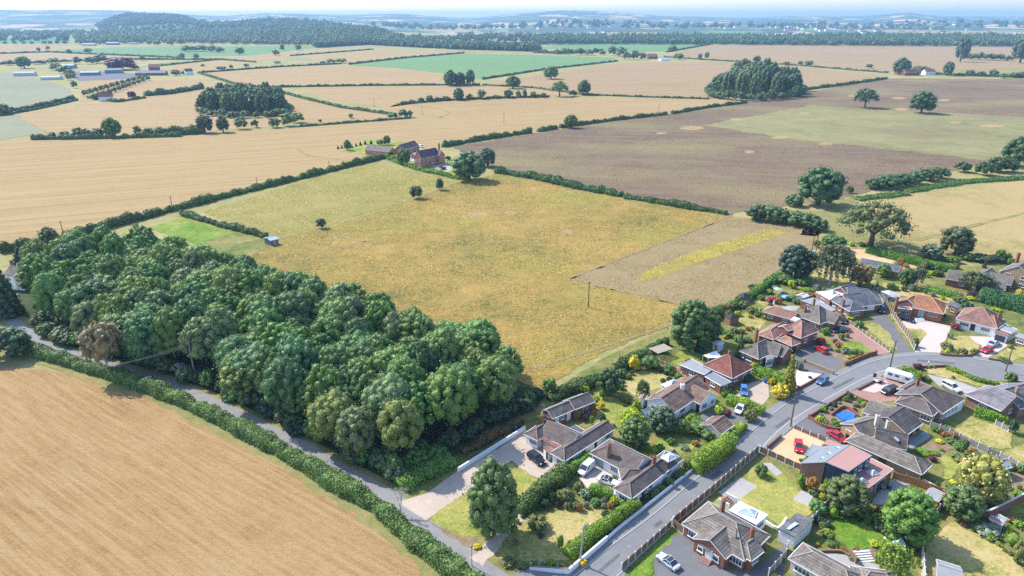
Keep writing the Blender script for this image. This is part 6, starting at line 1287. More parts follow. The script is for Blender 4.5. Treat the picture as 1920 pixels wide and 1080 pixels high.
# ---------------------------------------------------------------- drives, lawns, patios
_z = [.06]
def plot(name, mat, pts):
    _z[0] += .0008
    if name in ('lawn', 'soil_bed', 'rock_garden', 'rockery', 'bank', 'track', 'vegetable_bed'): return sheet(name, ragged(pts, 7, .38), mat, round(_z[0], 4), px=False)
    return sheet(name, pts, mat, round(_z[0], 4))
for nm, mt, pts in [
 ('drive', M_gravel, [(745, 942), (800, 925), (880, 868), (940, 838), (985, 805), (1015, 835), (1055, 870), (1010, 897), (985, 887), (960, 864), (900, 905), (830, 955), (798, 976)]),
 ('lawn', M_lawngold, [(803, 974), (830, 953), (885, 917), (960, 868), (1008, 899), (985, 935), (940, 985), (890, 1008), (850, 1002)]),
 ('bank', M_soil, [(802, 976), (850, 1001), (893, 1010), (890, 1034), (842, 1008)]),
 ('track', M_gravel, [(880, 1046), (925, 1010), (950, 985), (1000, 935), (1012, 945), (970, 990), (935, 1030), (905, 1062)]),
 ('lawn', M_lawnd, [(930, 1052), (945, 1010), (990, 970), (1040, 960), (1130, 945), (1160, 950), (1180, 965), (1100, 1030), (1060, 1052), (995, 1052)]),
 ('lawn', M_lawngold, [(1100, 770), (1122, 735), (1150, 745), (1200, 775), (1180, 800), (1150, 806), (1115, 795)]),
 ('lawn', M_lawnd, [(1168, 728), (1175, 705), (1215, 690), (1268, 710), (1240, 727), (1190, 742)]),
 ('lawn', M_lawn, [(1258, 672), (1270, 660), (1300, 655), (1330, 668), (1300, 682), (1270, 685)]),
 ('drive', M_pblock, [(1085, 895), (1125, 862), (1168, 905), (1155, 930), (1100, 915)]),
 ('lawn', M_lawn, [(1190, 880), (1215, 850), (1240, 815), (1275, 815), (1310, 835), (1290, 850), (1250, 870)]),
 ('drive', M_tarm, [(1305, 788), (1345, 760), (1385, 772), (1436, 772), (1432, 787), (1400, 812), (1385, 792)]),
 ('drive', M_gravel, [(1375, 745), (1410, 715), (1440, 715), (1442, 745), (1428, 762), (1400, 757)]),
 ('drive', M_tarm, [(1487, 668), (1517, 642), (1550, 652), (1585, 678), (1560, 704), (1540, 712), (1505, 688)]),
 ('gravel_bed', M_wgravel, [(1494, 694), (1541, 702), (1500, 724), (1490, 720)]),
 ('drive', M_block, [(1556, 632), (1580, 612), (1593, 607), (1640, 641), (1668, 662), (1640, 668), (1610, 645), (1575, 638)]),
 ('lawn', M_lawn, [(1575, 650), (1590, 638), (1612, 640), (1636, 660), (1600, 668)]),
 ('rockery', M_soil, [(1545, 648), (1575, 645), (1600, 668), (1585, 680), (1560, 665)]),
 ('lawn', M_lawnd, [(1378, 600), (1400, 585), (1437, 603), (1425, 617), (1395, 610)]),
 ('lawn', M_lawnd, [(1408, 555), (1430, 545), (1458, 575), (1440, 587), (1425, 570)]),
 ('patio', M_slab, [(1463, 573), (1500, 575), (1492, 583), (1472, 582)]),
 ('drive', M_tarm, [(1628, 598), (1662, 588), (1700, 645), (1712, 664), (1686, 667), (1660, 620)]),
 ('lawn', M_lawnd, [(1614, 607), (1640, 605), (1665, 622), (1683, 657), (1668, 652)]),
 ('lawn', M_lawnd, [(1525, 507), (1560, 495), (1640, 512), (1640, 530), (1560, 545), (1520, 537)]),
 ('gravel_yard', M_ogravel, [(1588, 468), (1622, 467), (1660, 480), (1720, 500), (1726, 510), (1670, 499), (1608, 486)]),
 ('lawn', M_lawnd, [(1655, 530), (1690, 535), (1740, 548), (1806, 562), (1790, 570), (1720, 560), (1660, 550)]),
 ('patio', M_slab, [(1668, 552), (1690, 552), (1684, 562), (1668, 566)]),
 ('drive', M_pblock, [(1685, 603), (1730, 600), (1784, 612), (1762, 664), (1713, 663), (1732, 632), (1700, 615)]),
 ('lawn', M_lawnd, [(1695, 615), (1727, 617), (1738, 625), (1722, 645), (1708, 644)]),
 ('drive', M_pblock, [(1795, 630), (1862, 632), (1890, 648), (1853, 671), (1820, 668), (1842, 648)]),
 ('lawn', M_lawnd, [(1763, 658), (1782, 632), (1815, 630), (1838, 648), (1818, 665)]),
 ('lawn', M_lawnd, [(1868, 668), (1900, 650), (1925, 650), (1925, 668), (1895, 677)]),
 ('lawn', M_lawnd, [(1733, 692), (1772, 690), (1807, 706), (1850, 719), (1847, 727), (1792, 712), (1742, 701)]),
 ('drive', M_slab, [(1738, 702), (1792, 714), (1833, 729), (1808, 740), (1797, 737), (1760, 724)]),
 ('drive', M_block, [(1590, 735), (1608, 730), (1658, 706), (1692, 722), (1688, 750), (1640, 757), (1607, 742)]),
 ('gravel_bed', M_pblock, [(1615, 732), (1660, 713), (1668, 725), (1640, 737)]),
 ('rock_garden', M_soil, [(1518, 782), (1590, 737), (1628, 754), (1610, 768), (1600, 780), (1588, 800), (1560, 804), (1527, 789)]),
 ('drive', M_tarm, [(1483, 797), (1513, 785), (1560, 808), (1592, 812), (1592, 832), (1548, 829), (1500, 806)]),
 ('gravel_yard', M_ogravel, [(1438, 848), (1460, 826), (1487, 804), (1547, 830), (1525, 850), (1503, 862), (1505, 880), (1460, 862)]),
 ('forecourt', M_tarm, [(1225, 1045), (1260, 1007), (1278, 1000), (1310, 1017), (1338, 1060), (1405, 1075), (1470, 1020), (1482, 1035), (1455, 1110), (1230, 1110)]),
 ('lawn', M_lawng, [(1172, 1078), (1262, 993), (1268, 1003), (1228, 1045), (1216, 1100), (1170, 1100)]),
 ('lawn', M_lawngold, [(1320, 955), (1345, 930), (1385, 940), (1405, 880), (1430, 870), (1475, 890), (1500, 925), (1522, 962), (1472, 990), (1450, 977), (1420, 955), (1400, 945)]),
 ('patio', M_slab, [(1345, 924), (1388, 895), (1420, 912), (1380, 942)]),
 ('patio', M_slab, [(1486, 937), (1502, 920), (1527, 928), (1515, 950)]),
 ('patio', M_slab, [(1430, 869), (1445, 868), (1467, 887), (1455, 894)]),
 ('patio', M_slab, [(1630, 945), (1673, 897), (1708, 908), (1653, 948)]),
 ('lawn', M_lawn, [(1657, 948), (1700, 914), (1735, 930), (1700, 962)]),
 ('lawn', M_lawng, [(1550, 988), (1580, 963), (1630, 980), (1680, 1005), (1667, 1024), (1592, 1032), (1572, 1010)]),
 ('patio', M_slab, [(1540, 1035), (1590, 1042), (1652, 1062), (1632, 1090), (1570, 1060)]),
 ('lawn', M_lawnd, [(1728, 1100), (1735, 1022), (1785, 978), (1830, 1000), (1897, 1040), (1940, 1110)]),
 ('lawn', M_lawnd, [(1788, 807), (1822, 783), (1900, 810), (1897, 842), (1870, 842), (1830, 830)]),
 ('lawn', M_lawnd, [(1878, 852), (1925, 832), (1925, 882), (1890, 872)]),
 ('vegetable_bed', M_soil, [(1717, 847), (1745, 828), (1770, 828), (1790, 838), (1760, 862), (1735, 859)]),
 ('lawn', M_lawn, [(1760, 860), (1768, 853), (1802, 867), (1794, 890), (1765, 902), (1773, 877)]),
 ('soil_bed', M_soil, [(1878, 907), (1897, 887), (1925, 892), (1925, 917), (1893, 922)]),
 ('deck', FELT, [(1705, 845), (1745, 820), (1735, 808), (1703, 825)]),
 ('lawn', M_lawn, [(1880, 945), (1925, 935), (1925, 962), (1895, 962)]),
 ('soil_bed', M_soil, [(1340, 700), (1352, 680), (1390, 690), (1380, 702)]),
 ('farmyard', M_tarm, [(120, 138), (160, 132), (250, 138), (270, 146), (150, 152)]),
 ('farmyard', M_lawn, [(640, 284), (690, 262), (770, 268), (850, 300), (900, 325), (860, 336), (775, 316), (720, 296)]),
 ('farmyard', M_slab, [(765, 300), (785, 290), (850, 312), (840, 322)]),
]: plot(nm, mt, pts)
# ---------------------------------------------------------------- fences and walls
fence([(1165, 1070), (1258, 988)], 'lower run of the scalloped timber fence with white posts beside the road', 1.5)
fence([(1260, 986), (1281, 1003)], 'short timber gate panel between the scalloped fence and the big brick bungalow', 1.8, arch=0)
fence([(1262, 984), (1340, 920), (1421, 849)], 'long upper run of the scalloped timber fence along the road', 1.8)
fence([(1424, 848), (1504, 884)], 'scalloped fence between the orange gravel yard and the back lawn', 1.5)
fence([(1488, 804), (1549, 830)], 'low tan fence with white posts at the back of the orange gravel yard', 1.1, arch=0)
fence([(1587, 603), (1640, 641), (1668, 661)], 'low dark fence with white posts beside the red paved drive', 1.0, arch=0)
fence([(1633, 541), (1650, 554), (1670, 588), (1706, 640), (1714, 657)], 'tall brown fence between the slate and orange roofed bungalows', 1.8, arch=0)
fence([(1742, 543), (1808, 559)], 'bright orange timber fence behind the orange roofed bungalow', 1.5, WOODO, arch=0)
fence([(1743, 801), (1778, 816), (1815, 834), (1850, 851), (1873, 860), (1922, 889)], 'long weathered grey fence across the gardens on the right', 1.7, WOODG, arch=0)
fence([(1673, 899), (1720, 912), (1768, 930)], 'new orange timber fence beside the patio of the modern house', 1.8, WOODO, WOODO, 0, board=False)
fence([(1440, 1082), (1472, 1046), (1476, 1030)], 'grey fence beside the tarmac alley of the big brick bungalow', 1.8, WOODG, arch=0)
fence([(1483, 1010), (1520, 985), (1558, 942)], 'bluish grey fence between the white garage and the green lawn', 1.9, WOODG, arch=0)
fence([(1727, 1028), (1732, 1092)], 'pale fence at the left side of the big dry lawn', 1.6, CONC, arch=0)
fence([(1752, 970), (1772, 942)], 'pale new fence panels at the corner by the timber shed', 1.8, WOODO, arch=0)
fence([(1865, 798), (1890, 810)], 'short grey fence piece by the mauve roofed bungalow', 1.5, WOODG, arch=0)
fence([(1235, 682), (1270, 699), (1284, 714)], 'rusty orange fence beside the flat roofed brick annexe', 1.4, WOODO, arch=0)
fence([(1198, 765), (1216, 757)], 'grey fence beside the white gable', 1.6, WOODG, arch=0)
wall([(993, 1068), (1066, 1077)], 1.0, WHITE, 'white rendered wall with flower bed at the road junction', hs=(.7, 1.2), cap=BR_BROWN)
wall([(1066, 1077), (1138, 1015)], 1.15, WHITE, 'white rendered wall below the bright hedge at the road')
wall([(1140, 1012), (1172, 984), (1298, 884)], .7, WHITE, 'long low white wall along the road past the lantern bungalow')
wall([(858, 886), (985, 806)], 1.0, WHITE, 'long white wall between the wood and the gravel drive')
wall([(1585, 686), (1625, 669), (1642, 665)], 1.0, BR_RED, 'curved red brick wall at the rockery corner', piers=1)
wall([(1507, 680), (1561, 702)], .9, BR_BUFF, 'buff brick wall dividing the tarmac drives', piers=1)
wall([(1497, 731), (1542, 706)], .7, BR_RED, 'red brick wall in front of the white gravel bed', piers=1)
wall([(1516, 785), (1588, 740)], .8, BR_RED, 'straight brick wall of the rock garden along the road', piers=1)
wall([(1516, 786), (1540, 800), (1565, 808), (1592, 806)], .8, BR_RED, 'curved brick wall of the rock garden by the tarmac drive')
wall([(1559, 780), (1582, 765), (1608, 781)], .7, BR_RED, 'low brick wall around the covered pool')
wall([(1590, 740), (1630, 756)], .5, BR_RED, 'low brick wall between the rock garden and the caravan drive')
wall([(1608, 732), (1640, 715)], .5, BR_BROWN, 'low stone edging wall in front of the caravan drive')
wall([(1438, 842), (1464, 820)], .9, BR_BROWN, 'brick wall at the road edge of the orange gravel yard')
wall([(1762, 666), (1817, 669), (1839, 654)], .6, BR_RED, 'curved low brick wall around the dry lawn by the white bungalow')
wall([(1853, 675), (1895, 681)], .6, BR_BROWN, 'low brown wall by the utility pole at the right')
wall([(1722, 690), (1774, 688)], .6, BR_RED, 'low brick wall at the tip of the hedged triangular garden')
wall([(1832, 966), (1849, 974), (1922, 938)], 2.0, BR_RED, 'tall red brick garden wall with pale coping', cap=CONC)
wall([(1728, 909), (1776, 934)], 1.3, BR_RED, 'brick wall behind the grey roofed timber shed', cap=CONC)
wall([(1435, 980), (1458, 993), (1474, 974)], .5, WHITE, 'white low wall at the end of the back lawn')
wall([(1540, 1036), (1575, 1036), (1592, 1045)], .5, BR_BROWN, 'low retaining wall left of the garden steps')
# ---------------------------------------------------------------- garden hedges
CB = (.125, .215, .022); CL = (.17, .235, .03)
hedge([(1065, 1046), (1120, 1004), (1194, 952)], 2.2, 2.2, CB, 'bright clipped hedge above the white wall at the road', .22, 2.0, .1)
hedge([(1300, 886), (1335, 862), (1368, 838)], 3.4, 3.2, CL, 'big yellow green hedge bulging over the road', .25, 2.0, .15)
hedge([(1366, 830), (1394, 803)], 1.8, 1.7, CL, 'smaller yellow green hedge between the garage and the road', .22, 2, .15)
hedge([(1062, 892), (1108, 860)], 2.0, 1.9, CB, 'bright hedge beside the white van', .22, 2, .1)
hedge([(1105, 922), (1148, 934)], 2.0, 1.7, (.12, .2, .03), 'green hedge hiding the white coupe', .22, 2, .2)
hedge([(1413, 697), (1445, 712), (1478, 730)], 3.0, 2.6, (.12, .22, .03), 'thick green hedge beside the sandy drive', .25, 2, .25)
hedge([(1362, 755), (1395, 765), (1430, 778)], 2.4, 2.1, CL, 'yellow green hedge between the blue car and the white car', .24, 2, .2)
hedge([(1690, 702), (1724, 715)], 2.4, 2.4, CB, 'bright hedge behind the caravan', .24, 2, .12)
hedge([(1775, 692), (1806, 704), (1830, 715), (1872, 724)], 1.1, 1.1, CB, 'low winding hedge round the triangular dry lawn', .22, 2, .2)
hedge([(1825, 777), (1855, 786), (1886, 792)], 1.9, 1.9, CB, 'bright hedge below the mauve roofed bungalow', .24, 2, .15)
hedge([(1062, 890), (1020, 925), (975, 965)], 3.2, 2.6, (.075, .13, .035), 'rough green hedge between the front lawn and the dirt track', .3, 1.8, .3)
hedge([(748, 916), (795, 890), (842, 866)], 5.0, 1.9, (.10, .175, .035), 'broad bright green ground hedge at the drive mouth', .32, 1.8, .2)
hedge([(1030, 752), (1070, 735), (1110, 722)], 3, 2.2, (.06, .10, .035), 'dark scrub hedge between the brick cottage and the meadow', .3, 1.8, .4)
hedge([(1150, 700), (1200, 672), (1250, 645)], 2.6, 2.2, (.06, .105, .035), 'dark hedge between the gardens and the meadow corner', .3, 1.8, .35)
hedge([(1305, 608), (1345, 590), (1392, 568)], 2.8, 2.2, (.065, .115, .035), 'garden hedge along the lower buff meadow edge', .3, 1.8, .35)
hedge([(1392, 566), (1425, 548), (1460, 520)], 2.6, 2.0, (.075, .14, .03), 'garden hedge along the upper buff meadow edge', .3, 1.8, .3)
hedge([(868, 852), (920, 822), (978, 792)], 2.4, 1.3, (.13, .085, .04), 'brown withered scrub along the white wall', .28, 1.6, .4)
# ---------------------------------------------------------------- garden shrubs: (px, py, height px, width px)
BU = ['bush0', 'bush1', 'bush2', 'bush3']
SH = {
 C_LIME: [(1093, 733, 18, 28), (1118, 757, 16, 14), (1084, 782, 12, 12), (1192, 778, 30, 20), (1183, 797, 34, 46), (1347, 777, 18, 20), (1210, 862, 12, 18), (1152, 945, 16, 20), (1383, 592, 10, 14), (1425, 590, 14, 12), (1583, 655, 8, 14), (1600, 670, 7, 14), (1360, 738, 10, 18), (1483, 540, 17, 15), (1595, 598, 8, 18), (1820, 562, 8, 18), (1862, 582, 6, 9), (1870, 583, 6, 16), (1790, 503, 8, 16), (1672, 700, 7, 14), (1762, 830, 7, 16), (1840, 950, 9, 26), (1640, 1022, 10, 24), (738, 300, 10, 14), (30, 490, 8, 12), (38, 494, 9, 12), (48, 497, 9, 13), (1410, 786, 18, 18), (1230, 846, 9, 16)],
 C_GOLD: [(1127, 767, 16, 16), (1188, 693, 28, 26), (1463, 745, 28, 38), (1447, 722, 14, 14), (1412, 690, 12, 10), (1910, 555, 14, 14), (1919, 540, 10, 10), (1602, 747, 5, 7), (1875, 723, 7, 14), (1760, 830, 8, 16), (1787, 905, 6, 14), (1532, 1023, 7, 9), (1552, 1023, 6, 6), (1568, 1030, 5, 8), (1455, 1086, 10, 22), (895, 1027, 8, 18), (1590, 672, 5, 8)],
 C_BRIGHT: [(1130, 748, 20, 16), (1109, 796, 18, 11), (1316, 673, 9, 16), (1272, 708, 9, 13), (1297, 790, 16, 36), (1170, 845, 10, 30), (1190, 855, 10, 24), (963, 1000, 20, 16), (1033, 1057, 7, 18), (1442, 598, 14, 24), (1547, 627, 14, 18), (1442, 550, 9, 18), (1513, 545, 7, 24), (1894, 653, 8, 12), (1740, 520, 8, 10), (1683, 497, 8, 18), (1737, 713, 7, 16), (1500, 914, 26, 18), (1550, 932, 36, 26), (1440, 848, 6, 14), (1664, 952, 10, 10), (1730, 850, 10, 30), (1752, 852, 8, 20), (1910, 932, 14, 26), (1720, 1062, 16, 8), (1470, 1052, 6, 8)],
 C_MID: [(1218, 690, 26, 40), (1254, 699, 18, 22), (1278, 814, 30, 34), (1312, 810, 24, 50), (1328, 820, 20, 40), (1230, 810, 14, 16), (1258, 832, 12, 20), (1238, 845, 14, 20), (1223, 932, 13, 20), (1255, 909, 14, 22), (1275, 894, 14, 18), (1152, 902, 12, 14), (1117, 947, 14, 22), (1080, 954, 14, 18), (1425, 892, 24, 26), (1337, 594, 20, 24), (1370, 580, 16, 24), (1607, 664, 12, 24), (1480, 730, 24, 22), (1442, 535, 18, 26), (1472, 532, 18, 30), (1503, 534, 14, 30), (1427, 562, 10, 16), (1460, 562, 8, 14), (1492, 569, 10, 16), (1417, 547, 9, 20), (1610, 614, 14, 20), (1882, 678, 10, 24), (1803, 569, 14, 22), (1810, 487, 16, 26), (1787, 492, 14, 28), (1873, 490, 24, 20), (1888, 490, 16, 16), (1765, 488, 10, 20), (1787, 709, 5, 8), (1892, 718, 22, 24), (1905, 724, 12, 30), (1775, 805, 9, 20), (1782, 830, 12, 24), (1797, 840, 12, 24), (1548, 795, 9, 14), (1570, 800, 8, 14), (1605, 762, 8, 14), (1532, 962, 26, 34), (1501, 865, 6, 8), (1633, 977, 20, 30), (1618, 970, 20, 30), (1600, 960, 18, 24), (1798, 844, 12, 20), (1800, 927, 10, 20), (1780, 914, 8, 20), (1752, 908, 8, 16), (1560, 1022, 10, 26), (1662, 1002, 14, 24), (1165, 706, 16, 24), (1115, 712, 16, 26), (1030, 738, 30, 32), (1345, 622, 14, 26), (1365, 630, 12, 26), (1330, 632, 16, 30), (1385, 640, 12, 24), (1240, 660, 14, 20), (1400, 640, 10, 22)],
 C_DARK: [(1207, 942, 8, 20), (1137, 972, 16, 22), (1037, 944, 22, 16), (1022, 952, 18, 20), (1015, 1007, 12, 16), (1400, 712, 14, 30), (1410, 542, 10, 18), (1812, 579, 14, 26), (1840, 490, 16, 40), (1860, 492, 16, 20), (1897, 812, 26, 18), (1548, 987, 14, 24), (1648, 994, 14, 26), (840, 300, 8, 12), (1190, 760, 12, 16), (1290, 690, 14, 24), (1310, 660, 12, 26)],
 C_OLIVE: [(1406, 789, 24, 28), (1287, 882, 20, 16), (1060, 940, 26, 36), (1008, 990, 26, 44), (1085, 922, 20, 24), (1366, 596, 16, 15), (1410, 587, 14, 24), (1392, 576, 14, 26), (1518, 709, 5, 8), (1774, 654, 14, 26), (1715, 650, 18, 12), (1803, 660, 8, 14), (1762, 508, 6, 16), (1563, 792, 9, 11), (1595, 750, 6, 8), (1582, 751, 6, 10), (1618, 763, 6, 8), (1798, 862, 14, 34), (1820, 860, 18, 30), (1912, 1060, 50, 34), (1547, 1002, 12, 24), (952, 1058, 14, 34), (978, 1062, 10, 26)],
 C_GREY: [(1110, 768, 16, 18), (1283, 842, 10, 20), (1497, 692, 16, 18), (1462, 717, 16, 20), (1453, 542, 8, 16), (1780, 634, 12, 12), (1822, 488, 14, 24), (1743, 480, 24, 34), (1555, 801, 6, 10), (1539, 782, 8, 10), (1888, 862, 10, 20), (1850, 1002, 22, 46), (803, 311, 8, 12)],
 C_PURPLE: [(1097, 788, 14, 18), (1045, 952, 12, 10), (1565, 644, 8, 10), (1470, 555, 8, 16), (1820, 558, 12, 18), (1720, 692, 12, 18), (1602, 770, 6, 10), (1557, 767, 5, 10), (1748, 864, 10, 16), (832, 318, 6, 12)],
 C_RED: [(1290, 680, 8, 14), (1363, 780, 14, 16), (1420, 777, 14, 14), (1538, 647, 16, 18), (1447, 567, 12, 22), (1790, 616, 12, 20)],
 C_RUST: [(1303, 834, 10, 16), (1462, 602, 10, 18), (1572, 650, 10, 16), (1517, 555, 8, 24), (1730, 710, 9, 16), (1522, 920, 28, 26), (1647, 972, 24, 20), (1823, 937, 8, 10), (1857, 947, 7, 16), (1893, 977, 12, 20), (1215, 668, 12, 20)],
}
for c, lst in SH.items(): many(BU, lst, WORD[c]+' garden shrub', 'shrub', WORD[c]+' garden shrubs', c, 'garden_shrub')
many('bushwhite', [(1103, 779, 10, 14), (1243, 810, 10, 10), (1097, 932, 16, 24), (1170, 950, 14, 22), (1103, 997, 14, 30), (998, 1058, 8, 14), (1017, 1061, 9, 16), (1050, 1063, 8, 16), (1595, 1050, 7, 10), (1608, 1052, 7, 8), (1580, 663, 5, 9)], 'white flowering bush', 'shrub', 'white flowering bushes', C_MID, 'flowering_bush')
many('bushpink', [(1265, 704, 7, 7), (1133, 944, 12, 14), (1064, 954, 14, 16), (967, 1022, 14, 14), (1070, 1024, 12, 16), (826, 315, 6, 9)], 'pink flowering bush', 'shrub', 'pink flowering bushes', C_MID, 'flowering_bush')
many('bushyellow', [(1740, 690, 6, 9), (1750, 690, 5, 8), (1596, 660, 5, 8), (1765, 845, 6, 10), (1910, 988, 14, 24), (1558, 1000, 6, 12)], 'yellow flowering bush', 'shrub', 'yellow flowering bushes', C_BRIGHT, 'flowering_bush')
many('ball', [(1562, 970, 20, 18), (1895, 1022, 24, 28), (1050, 1027, 26, 15)], 'clipped bright green ball bush', 'shrub', 'clipped ball bushes', C_BRIGHT, 'clipped_bush')
many('cypress', [(1643, 545, 18, 8), (1845, 502, 14, 8), (676, 273, 8, 6), (685, 271, 8, 6), (696, 270, 8, 6), (634, 279, 6, 5), (641, 278, 6, 5), (660, 277, 6, 5), (668, 275, 7, 5)], 'small dark conical conifer', 'conifer', 'small conical conifers', C_DARK, 'conifer')
# ---------------------------------------------------------------- cars
BLK = (.012, .014, .02); DBL = (.012, .02, .05); WHT = (.72, .73, .74); SIL = (.50, .56, .62); REDC = (.55, .012, .03); BLU = (.05, .22, .55); MBL = (.07, .16, .30)
car('suv', BLK, zA(275, 870), (31, 24), 'black estate car on the gravel in front of the white bungalow')
car('van', WHT, zA(832, 985), (-20, 18), 'white van on the drive beside the bright hedge')
car('coupe', WHT, zC(362, 637), (20, 6), 'white coupe with dark glass roof half hidden behind the hedge', True)
car('coupe', SIL, zE(432, 945), (-18, -14), 'silver coupe with dark glass roof on the tarmac forecourt', True)
car('hatch', BLU, zB(1645, 580), (3, 16), 'bright blue car on the sandy drive')
car('hatch', WHT, zB(1600, 788), (-6, 9), 'white hatchback at the road end of the brown tiled bungalow')
car('hatch', REDC, zG(340, 970), (1, 14), 'red hatchback on the orange gravel yard')
car('saloon', REDC, zG(775, 855), (22, 13), 'red saloon beside the buff brick bungalow')
car('hatch', MBL, zG(605, 228), (-14, 9), 'blue hatchback parked on the village road')
car('suv', BLK, zG(1362, 340), (-13, 3), 'black car on the red paving beside the caravan')
car('hatch', (.60, .015, .015), zF(1315, 595), (-14, -8), 'red hatchback on the tarmac by the rockery')
car('saloon', DBL, zF(1520, 378), (-14, 1), 'dark blue saloon on the red block drive')
car('suv', BLK, zN(1515, 745), (2, 14), 'black car with pale roof glare beside the tall brown fence')
car('suv', DBL, zO(290, 695), (16, 5), 'dark blue estate outside the orange roofed bungalow')
car('saloon', SIL, zO(1090, 920), (12, -6), 'silver saloon in front of the open garage')
car('hatch', REDC, zO(1030, 982), (-11, 4), 'red hatchback nearest the kerb below the white bungalow')
car('suv', WHT, zJ(1095, 420), (16, 8), 'white car on the concrete drive behind the tan brick house')
car('saloon', MBL, zO(1185, 158), (12, 0), 'blue car by the field edge beside the tall gabled house')
car('hatch', BLK, zF(1555, 265), (2, 6), 'dark car in the gap beside the small front gable')
car('van', WHT, zQ(912, 368), (10, 2), 'white van parked behind the brick farmhouse')
car('saloon', SIL, (1579, 513), (10, 2), 'silver car on the dry lawn behind the russet tree')
car('hatch', BLK, (78, 655), (10, 6), 'dark car passing on the lane at the hedge end')
# caravan
p = P(*zG(1465, 205)); q = P(zG(1465, 205)[0]+45, zG(1465, 205)[1]+13); a = math.atan2(q.y-p.y, q.x-p.x); root = empty('caravan', (p.x, p.y, .065), a); tag(root, 'white touring caravan parked on the red paving behind the bright hedge', 'caravan'); lm('the caravan', p)
mb = MB(); secs = []
for x, w_, z0, z1 in ((-3.2, .98, .75, 1.5), (-3.05, 1.05, .5, 2.15), (-2.5, 1.1, .42, 2.5), (2.3, 1.1, .42, 2.5), (2.8, 1.06, .5, 2.2), (3.15, .96, .7, 1.5)): secs.append([(x, -w_, z0), (x, w_, z0), (x, w_, z1-.15), (x, w_*.85, z1), (x, -w_*.85, z1), (x, -w_, z1-.15)])
loft(mb, secs); link('body', mb.mesh('caravan_body', [WHITE]), root)
for x, ln in ((-1.9, .9), (-.4, .9), (1.9, .9)):
    for y in (-1.105, 1.105): mb = MB(); mb.box((x, y, 1.65), (ln, .03, .55)); link('window', mb.mesh('caravan_window', [GLASS]), root)
mb = MB(); mb.box((.8, -1.11, 1.35), (.65, .03, 1.6)); link('door', mb.mesh('caravan_door', [UPVC]), root); mb = MB(); mb.tube([(3.1, .4, .5), (4.2, 0, .5)], .05, 6); mb.tube([(3.1, -.4, .5), (4.2, 0, .5)], .05, 6); link('drawbar', mb.mesh('drawbar', [TRIM]), root)
_, _, _, tyre, rim = car_parts('hatch')[:5]
for y in (-1.0, 1.0): w_ = link('wheel', tyre, root, None, (.1, y, .33)); link('rim', rim, w_)
# ---------------------------------------------------------------- poles, wires, lamp posts
def pole(px, py, hpx, label, arm=1.6, rot=.5, mat=None, lean=0):
    m = mpp(px, py); dep = PITCH+math.atan((py-540)/FPX); h = hpx*m/math.cos(dep)*.98; p = P(px, py); root = empty('utility_pole', (p.x, p.y, 0), rot); tag(root, label, 'pole', 'utility poles')
    mb = MB(); mb.tube([(0, 0, -.2), (lean, 0, h)], [.19, .13], 8); link('pole', mb.mesh('pole', [mat or POLEW]), root)
    if arm: mb = MB(); mb.box((lean, 0, h-.35), (arm, .12, .14)); c = link('crossarm', mb.mesh('crossarm', [mat or POLEW]), root); mb = MB(); [mb.tube([(lean+x*arm*.45, 0, h-.28), (lean+x*arm*.45, 0, h-.02)], .06, 6) for x in (-1, 0, 1)]; link('insulators', mb.mesh('insulators', [UPVC]), root)
    lm('the '+label.split(' beside ')[0].split(' in ')[0].split(' at ')[0], p); return p, h
pole(1103, 576, 48, 'tall dark pole standing in the golden meadow', 1.4)
pole(1482, 800, 63, 'utility pole beside the road at the orange gravel yard', 0)
pole(1668, 692, 54, 'utility pole beside the bend near the caravan', 0)
pole(1885, 697, 50, 'utility pole at the right end of the village road', 0)
pole(1087, 1058, 66, 'leaning pale pole at the road junction beside the grit bin', 0, mat=flat('pale_pole', (.36, .33, .29)), lean=.5)
p_, h_ = pole(367, 712, 70, 'pale pole carrying wires in front of the wood', 1.4, 1.2, flat('pale_pole', (.36, .33, .29)))
for i, (px, py, hp_) in enumerate([(483, 352, 20), (323, 390, 22), (118, 436, 22), (76, 452, 20), (618, 320, 18)]): pole(px, py, hp_, ['pole beyond the dark hedge right of the lone stubble pole', 'pole on the stubble above the dark hedge', 'right hand pole of the pair at the left stubble edge', 'left hand pole of the pair at the left stubble edge', 'pole at the wheel tracks left of the brick barn'][i], 1.0)
for i, (px, py, hp_) in enumerate([(945, 232, 21), (792, 216, 16), (702, 200, 14), (1235, 212, 18), (1069, 238, 20)]): pole(px, py, hp_, ['pole standing alone in the wide pale stubble', 'pole at the curved tramlines', 'pole on the hedge above the tramlines', 'thin pole on the hedge toward the island copse', 'white pole against the round hedgerow tree'][i], 1.0)
for i, (px, hp_) in enumerate([(1519, 46), (1527, 46)]): pole(px, 490-2*i, hp_, ['left pole of the transformer pair by the spreading green tree', 'right pole of the transformer pair by the spreading green tree'][i], 0)
p = P(1523, 489); mb = MB(); mb.box((0, 0, 0), (1.2, .8, 1.1)); tb = link('transformer', mb.mesh('transformer', [flat('transformer_grey', (.45, .52, .60))]), None, None, (p.x, p.y, 3.4)); tag(tb, 'pale blue transformer box between the two poles', 'transformer')
for dz in (0, .35, .7):
    a_, b_ = Vector((p_.x, p_.y, h_-.3-dz)), P(170, 694, 7.5-dz*.6); c_ = P(470, 626, 9-dz*.6); mb = MB()
    for s_, e_ in ((a_, b_), (a_, c_)): mb.tube([s_.lerp(e_, t)-Vector((0, 0, 2.2*t*(1-t))) for t in np.linspace(0, 1, 9)], .022, 4)
    o = link('overhead_wire', mb.mesh('overhead_wire', [flat('pale_wire', (.3, .34, .3))])); tag(o, 'pale overhead wire strung past the pole in front of the wood', 'wire', 'overhead wires at the wood')
